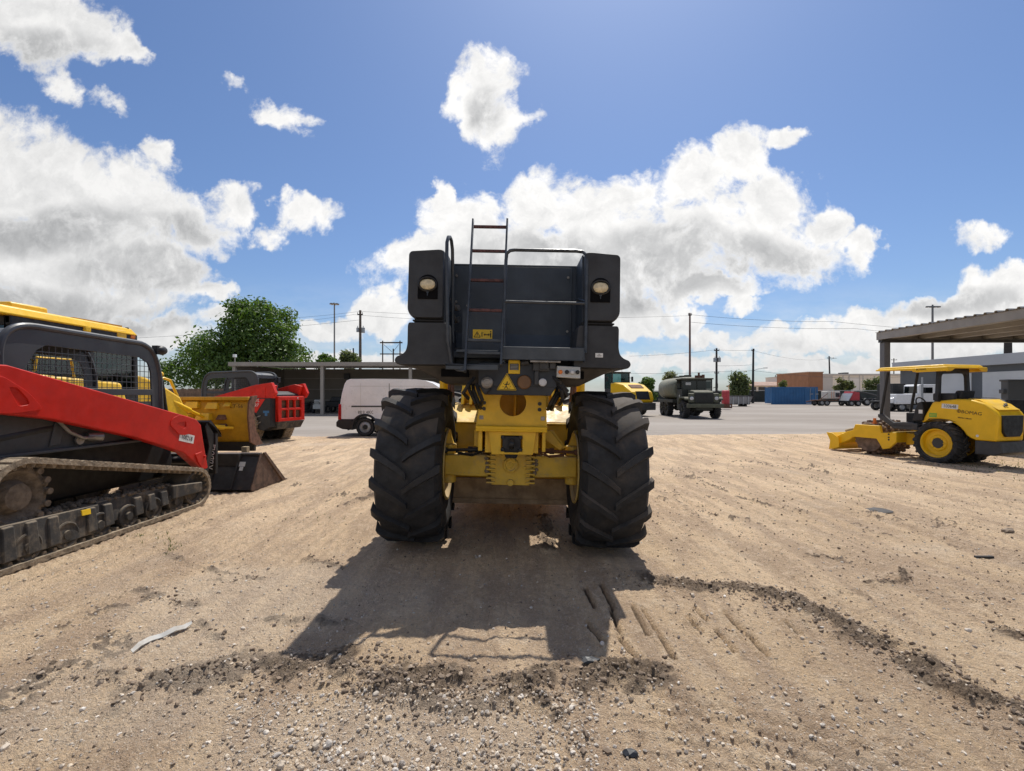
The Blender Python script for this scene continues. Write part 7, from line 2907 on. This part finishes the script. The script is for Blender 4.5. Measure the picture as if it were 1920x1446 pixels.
# --- trees and bushes
def leaf_cloud(name, blobs, n, size, mat, parent, seed=1, squash=.8, core=.35):
    rn = np.random.default_rng(seed)
    B = np.array(blobs)
    vol = (B[:, 3] ** 2) * 1.0
    pick = rn.choice(len(B), n, p=vol / vol.sum())
    d = rn.normal(size=(n, 3))
    d /= np.linalg.norm(d, axis=1)[:, None]
    rr = (core + (1 - core) * rn.random(n) ** .6) * (1 + .18 * rn.normal(size=n))
    c = B[pick, :3] + d * (B[pick, 3] * rr)[:, None] * np.array([1, 1, squash])
    # clumps of three or four leaves
    c = c + rn.normal(size=(n, 3)) * size * .8
    nrm = d + .9 * rn.normal(size=(n, 3)) + np.array([0, 0, .5])
    nrm /= np.linalg.norm(nrm, axis=1)[:, None]
    t = np.cross(nrm, rn.normal(size=(n, 3)))
    t /= np.linalg.norm(t, axis=1)[:, None]
    bt = np.cross(nrm, t)
    s_ = size * (.6 + .8 * rn.random(n))[:, None]
    a = c + t * s_
    b_ = c + bt * s_ * .55 + nrm * s_ * .15
    e = c - t * s_
    f = c - bt * s_ * .55 + nrm * s_ * .15
    vs = np.stack([a, b_, e, f], 1).reshape(-1, 3)
    me = bpy.data.meshes.new(name)
    me.from_pydata(vs.tolist(), [], [(4 * i, 4 * i + 1, 4 * i + 2, 4 * i + 3) for i in range(n)])
    me.materials.append(MATS[mat])
    o = bpy.data.objects.new(name, me)
    col.objects.link(o)
    o.parent = parent
    return o


def tree(name, label, loc, blobs, n, size, mat, trunk_h, trunk_r, seed, group=None, cat='tree'):
    root = thing(name, label, cat, loc, group=group)
    b = MB()
    top = max(p[2] for p in blobs)
    b.tube([(0, 0, 0), (.05, .03, trunk_h * .5), (-.05, 0, trunk_h), (0, 0, top * .85)], [trunk_r * 1.2, trunk_r, trunk_r * .85, trunk_r * .2], 10)
    for p in blobs[:14]:
        b.tube([(0, 0, trunk_h * .8), (p[0] * .5, p[1] * .5, (trunk_h + p[2]) * .5), (p[0], p[1], p[2])], [trunk_r * .5, trunk_r * .3, trunk_r * .08], 6)
    b.build('trunk', 'bark', root)
    leaf_cloud('crown', blobs, n, size, mat, root, seed)
    return root


yT = 53.0
rnd = random.Random(9)
bl = []
for (u, v, r) in ((470, 590, 38), (440, 615, 40), (510, 600, 36), (485, 640, 50), (430, 650, 46), (540, 630, 28), (555, 650, 24), (395, 660, 38), (360, 675, 32), (335, 688, 24), (520, 665, 44), (455, 690, 50), (400, 700, 42), (350, 710, 30), (310, 705, 14), (545, 680, 30), (500, 700, 44), (455, 580, 22), (525, 590, 20), (318, 692, 10), (566, 656, 12), (494, 575, 16), (545, 612, 14)):
    for k in range(2):
        bl.append((X(u, yT) - X(450, yT) + rnd.uniform(-.3, .3), rnd.uniform(-2.6, 2.6) * min(1, r / 30), Z(v, yT) + rnd.uniform(-.3, .3), r / F_PX * yT * rnd.uniform(.75, 1.0)))
tree('shade_tree', 'big leafy green shade tree behind the board fence and shed corner', (X(450, yT), yT, 0), bl, 21000, .19, 'leaf_green', 3.0, .34, 4)


def bush(u, v0, v1, wpx, y, label, mat, n, size, seed, name='bush', cat='bush', group=None):
    rn = random.Random(seed)
    zc, zt = Z(v1, y), Z(v0, y)
    w_ = wpx / F_PX * y / 2
    bl = []
    for k in range(10):
        t = k / 9
        a = rn.uniform(-1, 1)
        bl.append((a * w_ * .65 * (1 - .35 * t), rn.uniform(-.5, .5) * w_, zc + (zt - zc) * (.18 + .68 * t), w_ * rn.uniform(.28, .5)))
    tree(name, label, (X(u, y), y, 0), bl, n, size, mat, max(.3, zc * .6), .09, seed, group, cat)


bush(1381, 702, 752, 60, 86, 'bushy olive green tree between the two dark poles', 'leaf_olive', 5200, .20, 21, 'young_tree', 'tree')
bush(1213, 708, 752, 34, 70, 'dark green bush between the yellow roller and the army truck', 'leaf_green', 3000, .17, 22)
bush(1255, 700, 716, 26, 95, 'palm-like tree top behind the army truck tank', 'leaf_dry', 1400, .22, 23, 'palm', 'tree')
bush(1576, 708, 750, 26, 100, 'pale yellow-green young tree in front of the white warehouse', 'leaf_dry', 2200, .20, 24, 'young_tree', 'tree')
bush(1592, 712, 750, 18, 101, 'small dark green tree touching the pale young tree', 'leaf_olive', 1600, .20, 25, 'young_tree', 'tree')
bush(1633, 708, 750, 40, 100, 'wide thin grey-green tree before the white warehouse, left of the carport post', 'leaf_olive', 2200, .20, 26, 'young_tree', 'tree')
bush(1470, 713, 735, 14, 110, 'small shrub above the blue container', 'leaf_olive', 900, .2, 27)
bush(612, 668, 690, 36, 52, 'low leafy treetop showing over the shed roof by the mast', 'leaf_green', 1800, .16, 28)
bush(655, 664, 690, 46, 54, 'rounded treetop showing over the shed roof by the wooden pole', 'leaf_olive', 2600, .16, 29)
bush(10, 565, 600, 6, 30, 'sprig of treetop above the yellow cab roof', 'leaf_green', 300, .10, 30) if False else None

# --- small things on the ground
def on_ground(u, v):
    x, y_ = gpx(u, v)
    z = float(ground_height(np.array([x]), np.array([y_]))[0][0])
    return Vector((x, y_, z))


b = MB()
pts = [on_ground(*p) for p in ((247, 1221), (262, 1212), (282, 1201), (305, 1194), (328, 1187), (345, 1180), (360, 1174))]
wd = [.008, .013, .018, .015, .019, .017, .004]
vs, fs = [], []
for i, p in enumerate(pts):
    d = (pts[min(i + 1, len(pts) - 1)] - pts[max(i - 1, 0)]).normalized()
    s_ = Vector((-d.y, d.x, 0))
    lift = .012 + .014 * math.sin(i * 1.1) ** 2
    vs += [p + s_ * wd[i] + Vector((0, 0, lift + .016)), p + Vector((0, 0, lift + .008)), p - s_ * wd[i] + Vector((0, 0, lift)), p - s_ * wd[i] + Vector((0, 0, lift - .004)), p + Vector((0, 0, lift + .003)), p + s_ * wd[i] + Vector((0, 0, lift + .012))]
for i in range(len(pts) - 1):
    for j in range(6):
        fs.append((i * 6 + j, i * 6 + (j + 1) % 6, (i + 1) * 6 + (j + 1) % 6, (i + 1) * 6 + j))
fs += [tuple(range(6)), tuple(range((len(pts) - 1) * 6, len(pts) * 6))]
b.add(vs, fs)
tag(b.build('plastic_strip', 'plastic_strip'), 'twisted pale grey plastic strip lying on the dirt, lower left', 'strip')


def scrap(name, u, v, pts, h, mat, label, cat, bevel=.004):
    c = on_ground(u, v)
    b = MB()
    b.prism([(c.x + p[0], c.y + p[1]) for p in pts], 'z', c.z - .004, c.z + h)
    o = b.build(name, mat, bevel=bevel)
    return tag(o, label, cat)


def crumpled(name, u, v, sx_, sy_, sz_, mat, label, cat, seed):
    c = on_ground(u, v)
    v0, f0 = ico(2)
    rn = np.random.default_rng(seed)
    q = v0 * (1 + .55 * (rn.random(len(v0)) - .5))[:, None] * np.array([sx_, sy_, sz_]) + np.array([c.x, c.y, c.z + sz_ * .6])
    me = bpy.data.meshes.new(name)
    me.from_pydata(q.tolist(), [], f0.tolist())
    me.materials.append(MATS[mat])
    o = bpy.data.objects.new(name, me)
    col.objects.link(o)
    return tag(o, label, cat)


crumpled('plastic_scrap', 1183, 1421, .035, .022, .014, 'plastic_black', 'crumpled dark blue-black plastic scrap at the bottom of the picture', 'scrap', 3)
crumpled('plastic_scrap', 1106, 1252, .055, .030, .016, 'plastic_black', 'torn black plastic scrap at the tip of the machine shadow', 'scrap', 4)
crumpled('rubber_patch', 1645, 958, .16, .13, .02, 'black_steel', 'flat dark patch of rubbery waste on the open dirt, right', 'scrap', 5)
scrap('dark_stick', 1845, 1043, [(-.09, -.012), (.085, -.02), (.09, .012), (-.085, .018)], .018, 'black_steel', 'short dark flat stick lying alone on the dirt at right', 'stick')
crumpled('soil_lump', 1890, 1000, .075, .04, .03, 'soil_clod', 'brown lump of soil above the dark stick at right', 'lump', 6)
c = on_ground(404, 872)
r_ = MB()
r_.box(-5.02, -4.92, 9.0, 9.1, 0, .62)
tag(r_.build('timber_post', 'timber', bevel=.006), 'short square timber post standing behind the black coupler', 'post')

# sparse weeds
def weeds(name, spots, label):
    rn = np.random.default_rng(17)
    vs, fs = [], []
    for (u, v, ru, rv, n) in spots:
        for k in range(n):
            x, y_ = gpx(u + rn.normal() * ru, max(760, v + rn.normal() * rv))
            z = float(ground_height(np.array([x]), np.array([y_]))[0][0])
            for q in range(4):
                a = rn.uniform(0, 6.28)
                L = rn.uniform(.02, .055)
                w_ = .004
                dx, dy = math.cos(a), math.sin(a)
                i = len(vs)
                vs += [(x - dy * w_, y_ + dx * w_, z - .003), (x + dy * w_, y_ - dx * w_, z - .003), (x + dx * L * .7, y_ + dy * L * .7, z + L)]
                fs.append((i, i + 1, i + 2))
    me = bpy.data.meshes.new(name)
    me.from_pydata(vs, [], fs)
    me.materials.append(MATS['leaf_dry'])
    o = bpy.data.objects.new(name, me)
    col.objects.link(o)
    tag(o, label, 'weeds', kind='stuff')


weeds('weeds', [(318, 1025, 10, 6, 14), (265, 1000, 40, 12, 26), (570, 975, 30, 10, 10), (1860, 872, 40, 8, 120), (1780, 862, 30, 5, 60), (1660, 852, 40, 4, 40), (1450, 825, 60, 4, 60), (1600, 900, 120, 25, 30)], 'thin sparse weeds on the dirt')
